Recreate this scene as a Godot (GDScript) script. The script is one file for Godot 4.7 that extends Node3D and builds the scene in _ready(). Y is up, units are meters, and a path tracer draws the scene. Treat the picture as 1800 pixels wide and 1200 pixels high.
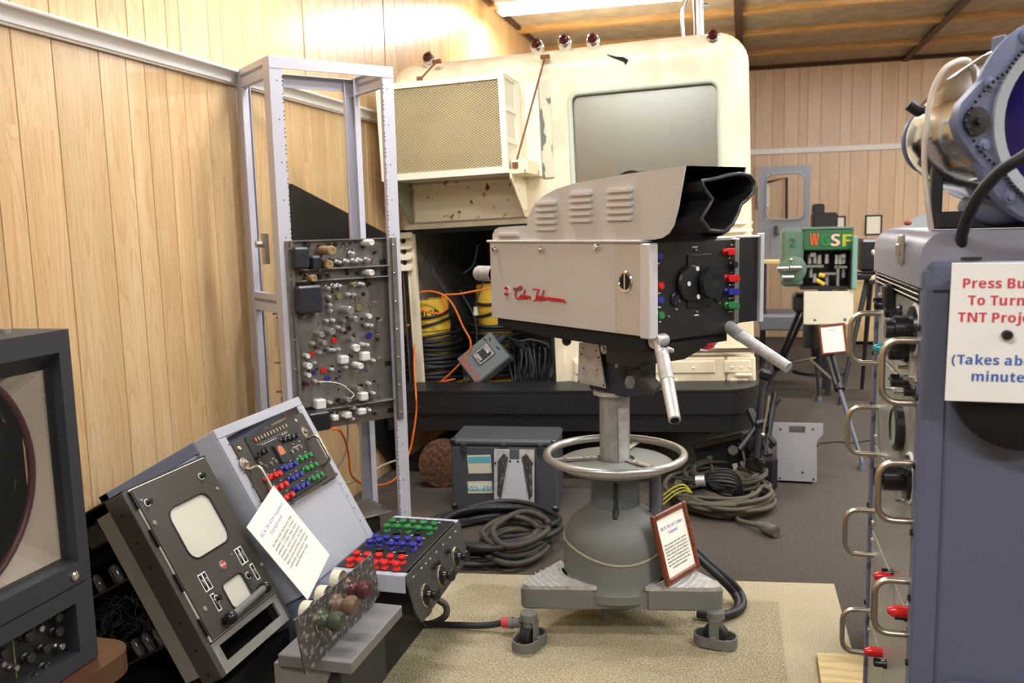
extends Node3D

# ---------------------------------------------------------------- mesh builder
class Mesher:
	var v := PackedVector3Array()
	var n := PackedVector3Array()
	var x := Transform3D.IDENTITY

	func at(t: Transform3D) -> Mesher:
		x = t
		return self

	func quadn(a: Vector3, b: Vector3, c: Vector3, d: Vector3, na: Vector3, nb: Vector3, nc: Vector3, nd: Vector3) -> void:
		var A := x * a; var B := x * b; var C := x * c; var D := x * d
		var q := x.basis
		var NA := (q * na).normalized(); var NB := (q * nb).normalized(); var NC := (q * nc).normalized(); var ND := (q * nd).normalized()
		v.append_array(PackedVector3Array([A, C, B, A, D, C]))
		n.append_array(PackedVector3Array([NA, NC, NB, NA, ND, NC]))

	# corners counter-clockwise as seen from outside
	func quad(a: Vector3, b: Vector3, c: Vector3, d: Vector3) -> void:
		var m := (c - a).cross(d - b)
		if m.length() < 1e-12:
			return
		m = m.normalized()
		quadn(a, b, c, d, m, m, m, m)

	func tri(a: Vector3, b: Vector3, c: Vector3) -> void:
		var m := (b - a).cross(c - a)
		if m.length() < 1e-14:
			return
		m = (x.basis * m).normalized()
		v.append_array(PackedVector3Array([x * a, x * c, x * b]))
		n.append_array(PackedVector3Array([m, m, m]))

	func box(c: Vector3, s: Vector3, b := Basis.IDENTITY) -> void:
		var old := x
		x = old * Transform3D(b, c)
		var h := s / 2
		for k in 3:
			for g in [-1.0, 1.0]:
				var e := Vector3.ZERO; e[k] = g
				var u := Vector3.ZERO; u[(k + 1) % 3] = 1
				var w := Vector3.ZERO; w[(k + 2) % 3] = g
				quad((e - u - w) * h, (e + u - w) * h, (e + u + w) * h, (e - u + w) * h)
		x = old

	# box with chamfered edges
	func cbox(c: Vector3, s: Vector3, r := 0.004, b := Basis.IDENTITY) -> void:
		var old := x
		x = old * Transform3D(b, c)
		var h := s / 2
		r = min(r, min(h.x, min(h.y, h.z)) * 0.9)
		var i := h - Vector3(r, r, r)
		for k in 3:
			var k1 := (k + 1) % 3
			var k2 := (k + 2) % 3
			for g in [-1.0, 1.0]:
				var e := Vector3.ZERO; e[k] = g * h[k]
				var u := Vector3.ZERO; u[k1] = i[k1]
				var w := Vector3.ZERO; w[k2] = g * i[k2]
				quad(e - u - w, e + u - w, e + u + w, e - u + w)
			# edges running along k
			for g1 in [-1.0, 1.0]:
				for g2 in [-1.0, 1.0]:
					var p := Vector3.ZERO; p[k1] = g1 * h[k1]; p[k2] = g2 * i[k2]
					var q := Vector3.ZERO; q[k1] = g1 * i[k1]; q[k2] = g2 * h[k2]
					var z := Vector3.ZERO; z[k] = i[k]
					if g1 * g2 > 0:
						quad(p - z, q - z, q + z, p + z)
					else:
						quad(q - z, p - z, p + z, q + z)
		for gx in [-1.0, 1.0]:
			for gy in [-1.0, 1.0]:
				for gz in [-1.0, 1.0]:
					var a := Vector3(gx * h.x, gy * i.y, gz * i.z)
					var bb := Vector3(gx * i.x, gy * h.y, gz * i.z)
					var cc := Vector3(gx * i.x, gy * i.y, gz * h.z)
					if gx * gy * gz > 0:
						tri(a, bb, cc)
					else:
						tri(a, cc, bb)
		x = old

	func cyl(p: Vector3, q: Vector3, r0: float, r1 := -1.0, seg := 16, caps := true) -> void:
		if r1 < 0:
			r1 = r0
		var d := (q - p).normalized()
		var u := d.cross(Vector3.UP if abs(d.y) < 0.9 else Vector3.RIGHT).normalized()
		var w := d.cross(u)
		var sl := (r0 - r1) / maxf(1e-6, (q - p).length())
		for k in seg:
			var a := TAU * k / seg
			var b := TAU * (k + 1) / seg
			var ea := u * cos(a) + w * sin(a)
			var eb := u * cos(b) + w * sin(b)
			var na := ea + d * sl
			var nb := eb + d * sl
			quadn(p + ea * r0, p + eb * r0, q + eb * r1, q + ea * r1, na, nb, nb, na)
			if caps:
				if r0 > 0: tri(p, p + eb * r0, p + ea * r0)
				if r1 > 0: tri(q, q + ea * r1, q + eb * r1)

	# profile of (radius, height) turned round the local y axis; edges sharper than 35 degrees stay sharp
	func lathe(prof: Array, seg := 24, from := 0.0, to := TAU) -> void:
		var m := prof.size()
		var nrm := []
		for k in m - 1:
			var d: Vector2 = prof[k + 1] - prof[k]
			nrm.append(Vector2(d.y, -d.x).normalized())
		for k in m - 1:
			var p: Vector2 = prof[k]
			var q: Vector2 = prof[k + 1]
			var n0: Vector2 = nrm[k]
			var n1: Vector2 = nrm[k]
			if k > 0 and nrm[k - 1].dot(nrm[k]) > 0.82: n0 = (nrm[k - 1] + nrm[k]).normalized()
			if k < m - 2 and nrm[k + 1].dot(nrm[k]) > 0.82: n1 = (nrm[k + 1] + nrm[k]).normalized()
			for s in seg:
				var a := from + (to - from) * s / seg
				var b := from + (to - from) * (s + 1) / seg
				var ea := Vector3(cos(a), 0, -sin(a))
				var eb := Vector3(cos(b), 0, -sin(b))
				quadn(ea * p.x + Vector3(0, p.y, 0), eb * p.x + Vector3(0, p.y, 0), eb * q.x + Vector3(0, q.y, 0), ea * q.x + Vector3(0, q.y, 0),
					ea * n0.x + Vector3(0, n0.y, 0), eb * n0.x + Vector3(0, n0.y, 0), eb * n1.x + Vector3(0, n1.y, 0), ea * n1.x + Vector3(0, n1.y, 0))

	func tube(pts: Array, r: float, seg := 8, closed := false) -> void:
		var m := pts.size()
		if m < 2: return
		var t0: Vector3 = (pts[1] - pts[0]).normalized()
		var u := t0.cross(Vector3.UP if abs(t0.y) < 0.9 else Vector3.RIGHT).normalized()
		var us := []
		var ws := []
		for k in m:
			var a: Vector3 = pts[(k - 1 + m) % m] if (closed or k > 0) else pts[0]
			var b: Vector3 = pts[(k + 1) % m] if (closed or k < m - 1) else pts[m - 1]
			var t := (b - a).normalized()
			u = (u - t * u.dot(t)).normalized()
			us.append(u)
			ws.append(t.cross(u))
		var cnt := m if closed else m - 1
		for k in cnt:
			var j := (k + 1) % m
			var off := 0
			if closed and j == 0:   # match the turn of the frame where the ring closes
				var ang := atan2(us[0].dot(ws[k]), us[0].dot(us[k]))
				off = int(round(-ang / TAU * seg))
			for s in seg:
				var a := TAU * s / seg
				var b := TAU * (s + 1) / seg
				var a2 := TAU * (s + off) / seg
				var b2 := TAU * (s + 1 + off) / seg
				var ea: Vector3 = us[k] * cos(a) + ws[k] * sin(a)
				var eb: Vector3 = us[k] * cos(b) + ws[k] * sin(b)
				var fa: Vector3 = us[j] * cos(a2) + ws[j] * sin(a2)
				var fb: Vector3 = us[j] * cos(b2) + ws[j] * sin(b2)
				quadn(pts[k] + ea * r, pts[k] + eb * r, pts[j] + fb * r, pts[j] + fa * r, ea, eb, fb, fa)
		if not closed:
			for e in [0, m - 1]:
				for s in seg:
					var a := TAU * s / seg
					var b := TAU * (s + 1) / seg
					var pa: Vector3 = pts[e] + (us[e] * cos(a) + ws[e] * sin(a)) * r
					var pb: Vector3 = pts[e] + (us[e] * cos(b) + ws[e] * sin(b)) * r
					if e == 0: tri(pts[e], pb, pa)
					else: tri(pts[e], pa, pb)

	# outline in the local xy plane (either way round), from z0 to z1
	func prism(poly: PackedVector2Array, z0: float, z1: float, smooth := false) -> void:
		if Geometry2D.is_polygon_clockwise(poly):
			poly = poly.duplicate(); poly.reverse()
		var ids := Geometry2D.triangulate_polygon(poly)
		for k in range(0, ids.size(), 3):
			var a := poly[ids[k]]; var b := poly[ids[k + 1]]; var c := poly[ids[k + 2]]
			if (b - a).cross(c - a) < 0:
				var t := b; b = c; c = t
			tri(Vector3(a.x, a.y, z1), Vector3(b.x, b.y, z1), Vector3(c.x, c.y, z1))
			tri(Vector3(a.x, a.y, z0), Vector3(c.x, c.y, z0), Vector3(b.x, b.y, z0))
		var m := poly.size()
		for k in m:
			var a := poly[k]; var b := poly[(k + 1) % m]
			var d := (b - a).normalized()
			var nn := Vector3(d.y, -d.x, 0)
			var n0 := nn; var n1 := nn
			if smooth:
				var dp := (a - poly[(k - 1 + m) % m]).normalized()
				var dq := (poly[(k + 2) % m] - b).normalized()
				if dp.dot(d) > 0.7: n0 = (nn + Vector3(dp.y, -dp.x, 0)).normalized()
				if dq.dot(d) > 0.7: n1 = (nn + Vector3(dq.y, -dq.x, 0)).normalized()
			quadn(Vector3(a.x, a.y, z0), Vector3(b.x, b.y, z0), Vector3(b.x, b.y, z1), Vector3(a.x, a.y, z1), n0, n1, n1, n0)

	# flat plate in the xy plane with rectangular holes [x0, y0, x1, y1], thickness z0..z1
	func plate(x0: float, y0: float, x1: float, y1: float, z0: float, z1: float, holes: Array) -> void:
		var xs := [x0, x1]; var ys := [y0, y1]
		for h in holes:
			xs.append_array([h[0], h[2]]); ys.append_array([h[1], h[3]])
		xs.sort(); ys.sort()
		for i in xs.size() - 1:
			for j in ys.size() - 1:
				var a: float = xs[i]; var b: float = xs[i + 1]; var c: float = ys[j]; var d: float = ys[j + 1]
				if b - a < 1e-6 or d - c < 1e-6: continue
				var mid := Vector2((a + b) / 2, (c + d) / 2)
				var open := false
				for h in holes:
					if mid.x > h[0] and mid.x < h[2] and mid.y > h[1] and mid.y < h[3]: open = true
				if not open:
					quad(Vector3(a, c, z1), Vector3(b, c, z1), Vector3(b, d, z1), Vector3(a, d, z1))
					quad(Vector3(b, c, z0), Vector3(a, c, z0), Vector3(a, d, z0), Vector3(b, d, z0))
		for h in holes:
			rim(h[0], h[1], h[2], h[3], z0, z1, -1.0)
		rim(x0, y0, x1, y1, z0, z1, 1.0)

	func rim(a: float, c: float, b: float, d: float, z0: float, z1: float, g: float) -> void:
		var p := [Vector2(a, c), Vector2(b, c), Vector2(b, d), Vector2(a, d)]
		for k in 4:
			var s: Vector2 = p[k]; var e: Vector2 = p[(k + 1) % 4]
			if g < 0:
				var t := s; s = e; e = t
			quad(Vector3(s.x, s.y, z0), Vector3(e.x, e.y, z0), Vector3(e.x, e.y, z1), Vector3(s.x, s.y, z1))

	func sphere(c: Vector3, r: Vector3, seg := 16, rows := 10) -> void:
		var old := x
		x = old * Transform3D(Basis.from_scale(r), c)
		var prof := []
		for k in rows + 1:
			var a := PI * k / rows - PI / 2
			prof.append(Vector2(cos(a), sin(a)))
		lathe(prof, seg)
		x = old

	func mesh(m: Material) -> ArrayMesh:
		var a := []
		a.resize(Mesh.ARRAY_MAX)
		a[Mesh.ARRAY_VERTEX] = v
		a[Mesh.ARRAY_NORMAL] = n
		var am := ArrayMesh.new()
		am.add_surface_from_arrays(Mesh.PRIMITIVE_TRIANGLES, a)
		am.surface_set_material(0, m)
		return am

# ---------------------------------------------------------------- scene helpers
const FOCAL := 1530.0
var cam_pos := Vector3(0, 1.45, 0)
var cam_basis := Basis(Vector3.UP, deg_to_rad(14.933)) * Basis(Vector3.RIGHT, deg_to_rad(-7.578)) * Basis(Vector3.BACK, deg_to_rad(-1.391))
var rng := RandomNumberGenerator.new()
var mats := {}
var taken := {}

func mk() -> Mesher:
	return Mesher.new()

func ray(px: float, py: float) -> Vector3:
	return cam_basis * Vector3((px - 900) / FOCAL, (600 - py) / FOCAL, -1)

# the point, in the axes of frame f, where the sight line through a pixel meets local axis = value
func hit(px: float, py: float, f := Transform3D.IDENTITY, value := 0.0, axis := 2) -> Vector3:
	var g := f.affine_inverse()
	var o := g * cam_pos
	var d := g.basis * ray(px, py)
	return o + d * ((value - o[axis]) / d[axis])

func numbered(called: String) -> String:
	if not taken.has(called):
		taken[called] = 0
		return called
	taken[called] += 1
	return "%s_%03d" % [called, taken[called]]

func tag(o: Node3D, label: String, category: String, group := "") -> Node3D:
	o.set_meta("label", label)
	o.set_meta("category", category)
	if group != "":
		o.set_meta("group", group)
	return o

func thing(called: String, label: String, category: String, f := Transform3D.IDENTITY, group := "") -> Node3D:
	var o := Node3D.new()
	o.name = numbered(called)
	add_child(o)
	o.transform = f
	return tag(o, label, category, group)

func inst(called: String, m: Mesh, parent: Node3D, f := Transform3D.IDENTITY) -> MeshInstance3D:
	var o := MeshInstance3D.new()
	o.mesh = m
	o.name = called if parent != self else numbered(called)
	parent.add_child(o, true)
	o.transform = f
	return o

func part(called: String, b: Mesher, m: Material, parent: Node3D) -> MeshInstance3D:
	return inst(called, b.mesh(m), parent)

func solo(called: String, b: Mesher, m: Material, label: String, category: String, group := "") -> MeshInstance3D:
	var o := inst(called, b.mesh(m), self)
	tag(o, label, category, group)
	return o

func structure(called: String, b: Mesher, m: Material) -> MeshInstance3D:
	var o := inst(called, b.mesh(m), self)
	o.set_meta("kind", "structure")
	return o

func stuff(o: Node3D) -> Node3D:
	o.set_meta("kind", "stuff")
	return o

func text(s: String, size: float, m: Material, parent: Node3D, f: Transform3D, bold := false, font := "Droid Sans", width := 0.0, left := false, called := "lettering") -> MeshInstance3D:
	var t := TextMesh.new()
	t.text = s
	var sf := SystemFont.new()
	sf.font_names = PackedStringArray([font])
	if bold:
		sf.font_weight = 700
	t.font = sf
	t.font_size = 32
	t.pixel_size = size / 23.0
	t.depth = min(0.0015, size * 0.06)
	t.curve_step = 4.0
	t.horizontal_alignment = HORIZONTAL_ALIGNMENT_LEFT if left else HORIZONTAL_ALIGNMENT_CENTER
	t.material = m
	var o := inst(called, t, parent, f)
	if width > 0:
		var w := t.get_aabb().size.x
		if w > 0: o.scale = Vector3(width / w, 1, 1)
	return o

func noise_tex(seed_: int, freq: float, colors: Array, stops: Array, octaves := 3, size := 256, kind := FastNoiseLite.TYPE_SIMPLEX_SMOOTH) -> NoiseTexture2D:
	var no := FastNoiseLite.new()
	no.seed = seed_
	no.frequency = freq
	no.noise_type = kind
	no.fractal_octaves = octaves
	var t := NoiseTexture2D.new()
	t.width = size
	t.height = size
	t.seamless = true
	t.noise = no
	var g := Gradient.new()
	g.offsets = PackedFloat32Array(stops)
	g.colors = PackedColorArray(colors)
	t.color_ramp = g
	return t

func bump_tex(seed_: int, freq: float, strength := 6.0, size := 256) -> NoiseTexture2D:
	var no := FastNoiseLite.new()
	no.seed = seed_
	no.frequency = freq
	no.fractal_octaves = 3
	var t := NoiseTexture2D.new()
	t.width = size
	t.height = size
	t.seamless = true
	t.noise = no
	t.as_normal_map = true
	t.bump_strength = strength
	return t

func mat(key: String, color := Color.WHITE, rough := 0.5, metal := 0.0) -> StandardMaterial3D:
	if mats.has(key):
		return mats[key]
	var m := StandardMaterial3D.new()
	m.resource_name = key
	m.albedo_color = color
	m.roughness = rough
	m.metallic = metal
	mats[key] = m
	return m

func texd(m: StandardMaterial3D, t: Texture2D, scale: Vector3, world := false, nt: Texture2D = null, ns := 0.5) -> StandardMaterial3D:
	m.albedo_texture = t
	m.uv1_triplanar = true
	m.uv1_world_triplanar = world
	m.uv1_scale = scale
	m.uv1_triplanar_sharpness = 8.0
	if nt:
		m.normal_enabled = true
		m.normal_texture = nt
		m.normal_scale = ns
	return m

func T(b: Basis, o: Vector3) -> Transform3D:
	return Transform3D(b, o)

func P(x: float, y: float, z: float) -> Transform3D:
	return Transform3D(Basis.IDENTITY, Vector3(x, y, z))

# a frame whose z is the outward normal and whose y is as near to up as may be
func facing(o: Vector3, nrm: Vector3, up := Vector3.UP) -> Transform3D:
	var z := nrm.normalized()
	var xx := up.cross(z).normalized()
	return Transform3D(Basis(xx, z.cross(xx), z), o)

# puts a lathe's y axis along z
const LAY := Basis(Vector3(1, 0, 0), Vector3(0, 0, 1), Vector3(0, -1, 0))

func rrect(x0: float, y0: float, x1: float, y1: float, r: float, seg := 5) -> PackedVector2Array:
	var p := PackedVector2Array()
	for q in [[x1 - r, y1 - r, 0.0], [x0 + r, y1 - r, PI / 2], [x0 + r, y0 + r, PI], [x1 - r, y0 + r, PI * 1.5]]:
		for k in seg + 1:
			var a: float = q[2] + PI / 2 * k / seg
			p.append(Vector2(q[0] + cos(a) * r, q[1] + sin(a) * r))
	return p

# a smooth curve through points
func curve(pts: Array, per := 8, closed := false) -> Array:
	var out := []
	var m := pts.size()
	var cnt := m if closed else m - 1
	for k in cnt:
		var a: Vector3 = pts[(k - 1 + m) % m] if (closed or k > 0) else pts[0]
		var b: Vector3 = pts[k]
		var c: Vector3 = pts[(k + 1) % m]
		var d: Vector3 = pts[(k + 2) % m] if (closed or k < m - 2) else pts[m - 1]
		for s in per:
			out.append(b.cubic_interpolate(c, a, d, float(s) / per))
	if not closed:
		out.append(pts[m - 1])
	return out

# a turned bolt or screw head facing +z
func screw(b: Mesher, p: Vector3, r := 0.005, h := 0.003) -> void:
	var old := b.x
	b.x = old * T(LAY, p)
	b.lathe([Vector2(r, 0), Vector2(r, h * 0.6), Vector2(r * 0.7, h), Vector2(0, h)], 10)
	b.x = old

# a bail handle in the yz plane: feet at y0 and y1, standing out by d
func bail(y0: float, y1: float, d: float, r: float, x := 0.0) -> Array:
	var e := minf(d * 0.5, absf(y1 - y0) * 0.25) * signf(y1 - y0)
	var a := absf(e)
	var pts := [Vector3(x, y0, 0), Vector3(x, y0, d - a)]
	for k in range(1, 5):
		var t := PI / 2 * k / 4
		pts.append(Vector3(x, y0 + e * (1 - cos(t)), d - a + a * sin(t)))
	for k in range(0, 5):
		var t := PI / 2 * k / 4
		pts.append(Vector3(x, y1 - e * (1 - sin(t)), d - a + a * cos(t)))
	pts.append(Vector3(x, y1, 0))
	return pts

var knob_cache := {}
# skirted control knob facing +z
func knob(parent: Node3D, f: Transform3D, m: Material, r := 0.013, h := 0.022, called := "knob") -> MeshInstance3D:
	var key := "%s|%.4f|%.4f" % [m.resource_name, r, h]
	if not knob_cache.has(key):
		var b := mk().at(T(LAY, Vector3.ZERO))
		b.lathe([Vector2(r, 0), Vector2(r, h * 0.12), Vector2(r * 0.86, h * 0.24), Vector2(r * 0.55, h * 0.36), Vector2(r * 0.55, h * 0.5), Vector2(r * 0.9, h * 0.62), Vector2(r, h * 0.74), Vector2(r * 0.96, h * 0.9), Vector2(r * 0.8, h), Vector2(0, h)], 16)
		knob_cache[key] = b.mesh(m)
	return inst(called, knob_cache[key], parent, f)

# black pointer knob facing +z
func pointer_knob(parent: Node3D, f: Transform3D, m: Material, r := 0.013, h := 0.02, called := "knob") -> MeshInstance3D:
	var key := "p%s|%.4f|%.4f" % [m.resource_name, r, h]
	if not knob_cache.has(key):
		var b := mk().at(T(LAY, Vector3.ZERO))
		b.lathe([Vector2(r, 0), Vector2(r, h * 0.2), Vector2(r * 0.75, h * 0.35), Vector2(r * 0.7, h * 0.95), Vector2(r * 0.6, h), Vector2(0, h)], 14)
		b.x = Transform3D.IDENTITY
		b.cbox(Vector3(0, r * 0.35, h * 0.75), Vector3(r * 0.35, r * 1.5, h * 0.55), 0.001)
		knob_cache[key] = b.mesh(m)
	return inst(called, knob_cache[key], parent, f)

# ---------------------------------------------------------------- scene
const WALL_X := -2.05
const BACK_Z := -11.2
const CEIL_Y := 3.29

func _ready() -> void:
	rng.seed = 41
	# camera
	var cam := Camera3D.new()
	cam.name = "camera"
	add_child(cam)
	cam.transform = Transform3D(cam_basis, cam_pos)
	cam.fov = rad_to_deg(2 * atan(600.0 / FOCAL))
	cam.near = 0.05
	cam.far = 60
	var lens := CameraAttributesPhysical.new()
	lens.frustum_focal_length = 30.6
	lens.exposure_aperture = 5.6
	lens.frustum_focus_distance = 2.3
	lens.auto_exposure_enabled = false
	cam.attributes = lens
	cam.fov = rad_to_deg(2 * atan(600.0 / FOCAL))
	cam.current = true
	# a closed room: no sky, only its fluorescent fixtures
	var env := Environment.new()
	env.background_mode = Environment.BG_COLOR
	env.background_color = Color(0, 0, 0)
	env.tonemap_mode = Environment.TONE_MAPPER_LINEAR
	env.tonemap_exposure = EXPOSURE
	env.sdfgi_enabled = true
	env.ssao_enabled = true
	env.ssil_enabled = true
	var we := WorldEnvironment.new()
	we.name = "environment"
	we.environment = env
	add_child(we)
	fluorescent_fixtures()
	make_materials()
	build_room()
	build_bus()
	build_reels()
	build_tall_rack()
	build_console()
	build_left_monitor()
	build_tv_camera()
	build_projector_cabinet()
	build_background()
	build_floor_things()

const EXPOSURE := 2.25
const LAMP_COLOR := Color(0.985, 0.99, 1.0)
const LAMP_ENERGY := 2.6

# strip fixtures under the ceiling; the first is the one in view over the bus roof
func fluorescent_fixtures() -> void:
	var spots := [
		[Vector3(-1.18, 3.13, -6.95), "glowing fluorescent strip fixture on the ceiling above the bus roof"],
		[Vector3(-1.0, 3.2, -3.2), "fluorescent strip fixture on the ceiling over the tall grey rack"],
		[Vector3(-1.0, 3.2, 0.4), "fluorescent strip fixture on the ceiling before the round-tube monitor"],
		[Vector3(1.5, 3.2, -7.2), "fluorescent strip fixture on the ceiling over the dark tripod cameras"],
		[Vector3(1.6, 3.2, -4.6), "fluorescent strip fixture on the ceiling over the sloping grey machine"],
		[Vector3(1.6, 3.2, -1.6), "fluorescent strip fixture on the ceiling over the projector cabinet"],
		[Vector3(1.6, 3.2, 1.6), "fluorescent strip fixture on the ceiling behind the camera's standpoint"],
		[Vector3(4.0, 3.2, -8.8), "fluorescent strip fixture on the ceiling at the back right corner"],
		[Vector3(4.0, 3.2, -4.6), "fluorescent strip fixture on the ceiling along the right wall"],
		[Vector3(4.0, 3.2, -0.6), "fluorescent strip fixture on the ceiling at the front right corner"]]
	var housing := mk()
	housing.prism(PackedVector2Array([Vector2(-0.1, 0.09), Vector2(-0.1, 0.05), Vector2(-0.06, 0.025), Vector2(0.06, 0.025), Vector2(0.1, 0.05), Vector2(0.1, 0.09)]), -0.72, 0.72)
	var hm := housing.mesh(mat("fixture_white", Color(0.86, 0.85, 0.82), 0.45))
	var tube := mk()
	tube.cyl(Vector3(0, 0, -0.68), Vector3(0, 0, 0.68), 0.018, -1, 14)
	var glow := mat("fluorescent_glow", Color(1, 1, 1), 0.4)
	glow.emission_enabled = true
	glow.emission = LAMP_COLOR
	glow.emission_energy_multiplier = 13.0
	var tm := tube.mesh(glow)
	var cap := mk()
	cap.cbox(Vector3(0, 0.012, 0), Vector3(0.16, 0.06, 0.03), 0.006)
	var cm := cap.mesh(mats["fixture_white"])
	for s in spots:
		var p: Vector3 = s[0]
		var lab: String = s[1]
		var o := thing("ceiling_light", lab, "ceiling light", T(Basis(Vector3.UP, PI / 2), p), "fluorescent ceiling fixtures")
		inst("housing", hm, o)
		for k in [-0.045, 0.045]:
			inst("fluorescent_tube", tm, o, P(k, 0, 0))
		for k in [-0.7, 0.7]:
			inst("end_cap", cm, o, P(0, 0, k))
		var l := AreaLight3D.new()
		l.name = numbered("fixture_light")
		add_child(l)
		l.transform = T(Basis(Vector3.RIGHT, -PI / 2), p + Vector3(0, -0.03, 0))
		l.area_size = Vector2(1.36, 0.14)
		l.light_color = LAMP_COLOR
		l.light_energy = LAMP_ENERGY
		l.area_range = 30.0
		l.area_attenuation = 2.0
		l.shadow_enabled = true

func wood_image(seed_: int, base: Color, dark: Color, light: Color) -> ImageTexture:
	var w := 256
	var h := 768
	var img := Image.create(w, h, false, Image.FORMAT_RGB8)
	var a := FastNoiseLite.new(); a.seed = seed_; a.frequency = 1.0; a.fractal_octaves = 2
	var b := FastNoiseLite.new(); b.seed = seed_ + 7; b.frequency = 1.0; b.fractal_octaves = 2
	for j in h:
		var y := 2.4 * j / h
		for i in w:
			var u := 0.6 * i / w
			var ring := a.get_noise_2d(u * 5.0, y * 0.42) * 7.0 + u * 9.0
			var g := ring - floorf(ring)
			g = pow(g, 3.0)
			var fib := b.get_noise_2d(u * 130.0, y * 3.0)
			var broad := b.get_noise_2d(u * 7.0 + 40.0, y * 0.5)
			var c := base.lerp(light, clampf(0.5 + broad, 0, 1) * 0.8)
			c = c.lerp(dark, clampf(g * 0.3 + fib * 0.32, 0, 0.85))
			img.set_pixel(i, j, c)
	return ImageTexture.create_from_image(img)

func make_materials() -> void:
	var t1 := wood_image(3, Color8(204, 172, 126), Color8(168, 128, 84), Color8(216, 188, 146))
	var t2 := wood_image(11, Color8(203, 172, 128), Color8(166, 128, 86), Color8(213, 186, 146))
	for k in 4:
		var m := mat("panel_wood_%d" % k, [Color8(255, 255, 255), Color8(250, 247, 242), Color8(255, 251, 245), Color8(247, 242, 235)][k], 0.27)
		texd(m, t1 if k % 2 == 0 else t2, Vector3(1.7, 0.417, 1.7), true)
		m.uv1_offset = Vector3(0.37 * k, 0.13 * k, 0.29 * k)
	var t3 := wood_image(19, Color8(216, 190, 156), Color8(186, 154, 118), Color8(226, 204, 174))
	for k in 2:
		var m := mat("back_wood_%d" % k, [Color8(255, 250, 250), Color8(248, 240, 236)][k], 0.33)
		texd(m, t3, Vector3(1.7, 0.417, 1.7), true)
		m.uv1_offset = Vector3(0.31 * k, 0.2, 0)
	mat("groove", Color8(74, 46, 24), 0.8)
	mat("white_trim", Color8(232, 230, 224), 0.4)
	texd(mat("ceiling_board", Color.WHITE, 0.75), noise_tex(5, 0.02, [Color8(158, 144, 124), Color8(172, 158, 138)], [0.3, 0.7]), Vector3(0.8, 0.8, 0.8), true)
	texd(mat("purlin", Color.WHITE, 0.6), noise_tex(6, 0.03, [Color8(176, 134, 80), Color8(194, 154, 100)], [0.3, 0.7]), Vector3(0.4, 3, 3), true)
	mat("dark_beam", Color8(70, 44, 28), 0.6)
	texd(mat("carpet", Color.WHITE, 0.95), noise_tex(8, 0.12, [Color8(64, 56, 49), Color8(88, 78, 69), Color8(108, 97, 86)], [0.2, 0.5, 0.8], 4, 512), Vector3(2.6, 2.6, 2.6), true, bump_tex(9, 0.2, 10.0), 0.6)
	texd(mat("rug", Color.WHITE, 0.95), noise_tex(12, 0.09, [Color8(170, 156, 122), Color8(196, 184, 150), Color8(210, 200, 168)], [0.2, 0.5, 0.85], 4, 512), Vector3(3.2, 3.2, 3.2), true, bump_tex(13, 0.14, 8.0), 0.6)
	texd(mat("plywood", Color.WHITE, 0.6), noise_tex(15, 0.015, [Color8(206, 178, 120), Color8(226, 200, 146)], [0.3, 0.7]), Vector3(1, 1, 6), true)
	# metals and paints
	var fine := noise_tex(21, 0.25, [Color(0.86, 0.86, 0.86), Color(1, 1, 1)], [0.3, 0.7], 3, 256)
	var speck := noise_tex(22, 0.35, [Color(0.66, 0.66, 0.66), Color(1, 1, 1)], [0.3, 0.7], 2, 256)
	var blotch := noise_tex(23, 0.02, [Color(0.9, 0.9, 0.89), Color(1, 1, 1)], [0.2, 0.75], 4, 256)
	var rustn := noise_tex(24, 0.012, [Color8(120, 66, 28), Color8(196, 160, 110), Color8(255, 255, 255), Color8(255, 255, 255)], [0.1, 0.16, 0.24, 1.0], 4, 512)
	var peel := noise_tex(25, 0.012, [Color8(108, 108, 104), Color8(112, 112, 106), Color8(214, 206, 180), Color8(220, 214, 190)], [0.0, 0.34, 0.37, 1.0], 4, 256)
	var mottle := noise_tex(26, 0.04, [Color8(176, 168, 156), Color8(150, 142, 132), Color8(92, 90, 88), Color8(82, 80, 78)], [0.2, 0.34, 0.4, 1.0], 5, 512)
	var wrinkle := bump_tex(27, 0.3, 6.0)
	mat("rack_grey", Color8(192, 192, 202), 0.42)
	texd(mat("console_grey", Color8(184, 186, 196), 0.45), fine, Vector3(6, 6, 6))
	mat("console_blue", Color8(120, 126, 146), 0.5)
	texd(mat("chassis_grey", Color8(126, 120, 114), 0.42, 0.35), blotch, Vector3(3, 3, 3))
	texd(mat("monitor_umber", Color8(84, 78, 68), 0.5), speck, Vector3(9, 9, 9), false, wrinkle, 0.25)
	texd(mat("frame_olive", Color8(150, 148, 138), 0.5), fine, Vector3(6, 6, 6))
	texd(mat("charcoal", Color8(54, 56, 62), 0.5), speck, Vector3(9, 9, 9), false, wrinkle, 0.2)
	texd(mat("panel_black", Color8(36, 35, 34), 0.45), speck, Vector3(9, 9, 9))
	mat("black", Color8(22, 22, 24), 0.4)
	mat("matt_black", Color8(16, 16, 17), 0.8)
	mat("rubber", Color8(34, 33, 33), 0.6)
	mat("knob_black", Color8(26, 26, 28), 0.28)
	mat("knob_red", Color8(206, 32, 30), 0.22)
	mat("knob_blue", Color8(44, 46, 138), 0.22)
	mat("knob_green", Color8(40, 122, 62), 0.22)
	mat("chrome", Color8(226, 224, 220), 0.16, 1.0)
	mat("steel", Color8(186, 184, 180), 0.32, 1.0)
	mat("nickel", Color8(196, 188, 172), 0.3, 1.0)
	texd(mat("cast_aluminium", Color8(206, 204, 202), 0.42, 0.5), blotch, Vector3(5, 5, 5))
	texd(mat("tv_silver", Color8(212, 208, 204), 0.42, 0.12), fine, Vector3(5, 5, 5))
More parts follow.
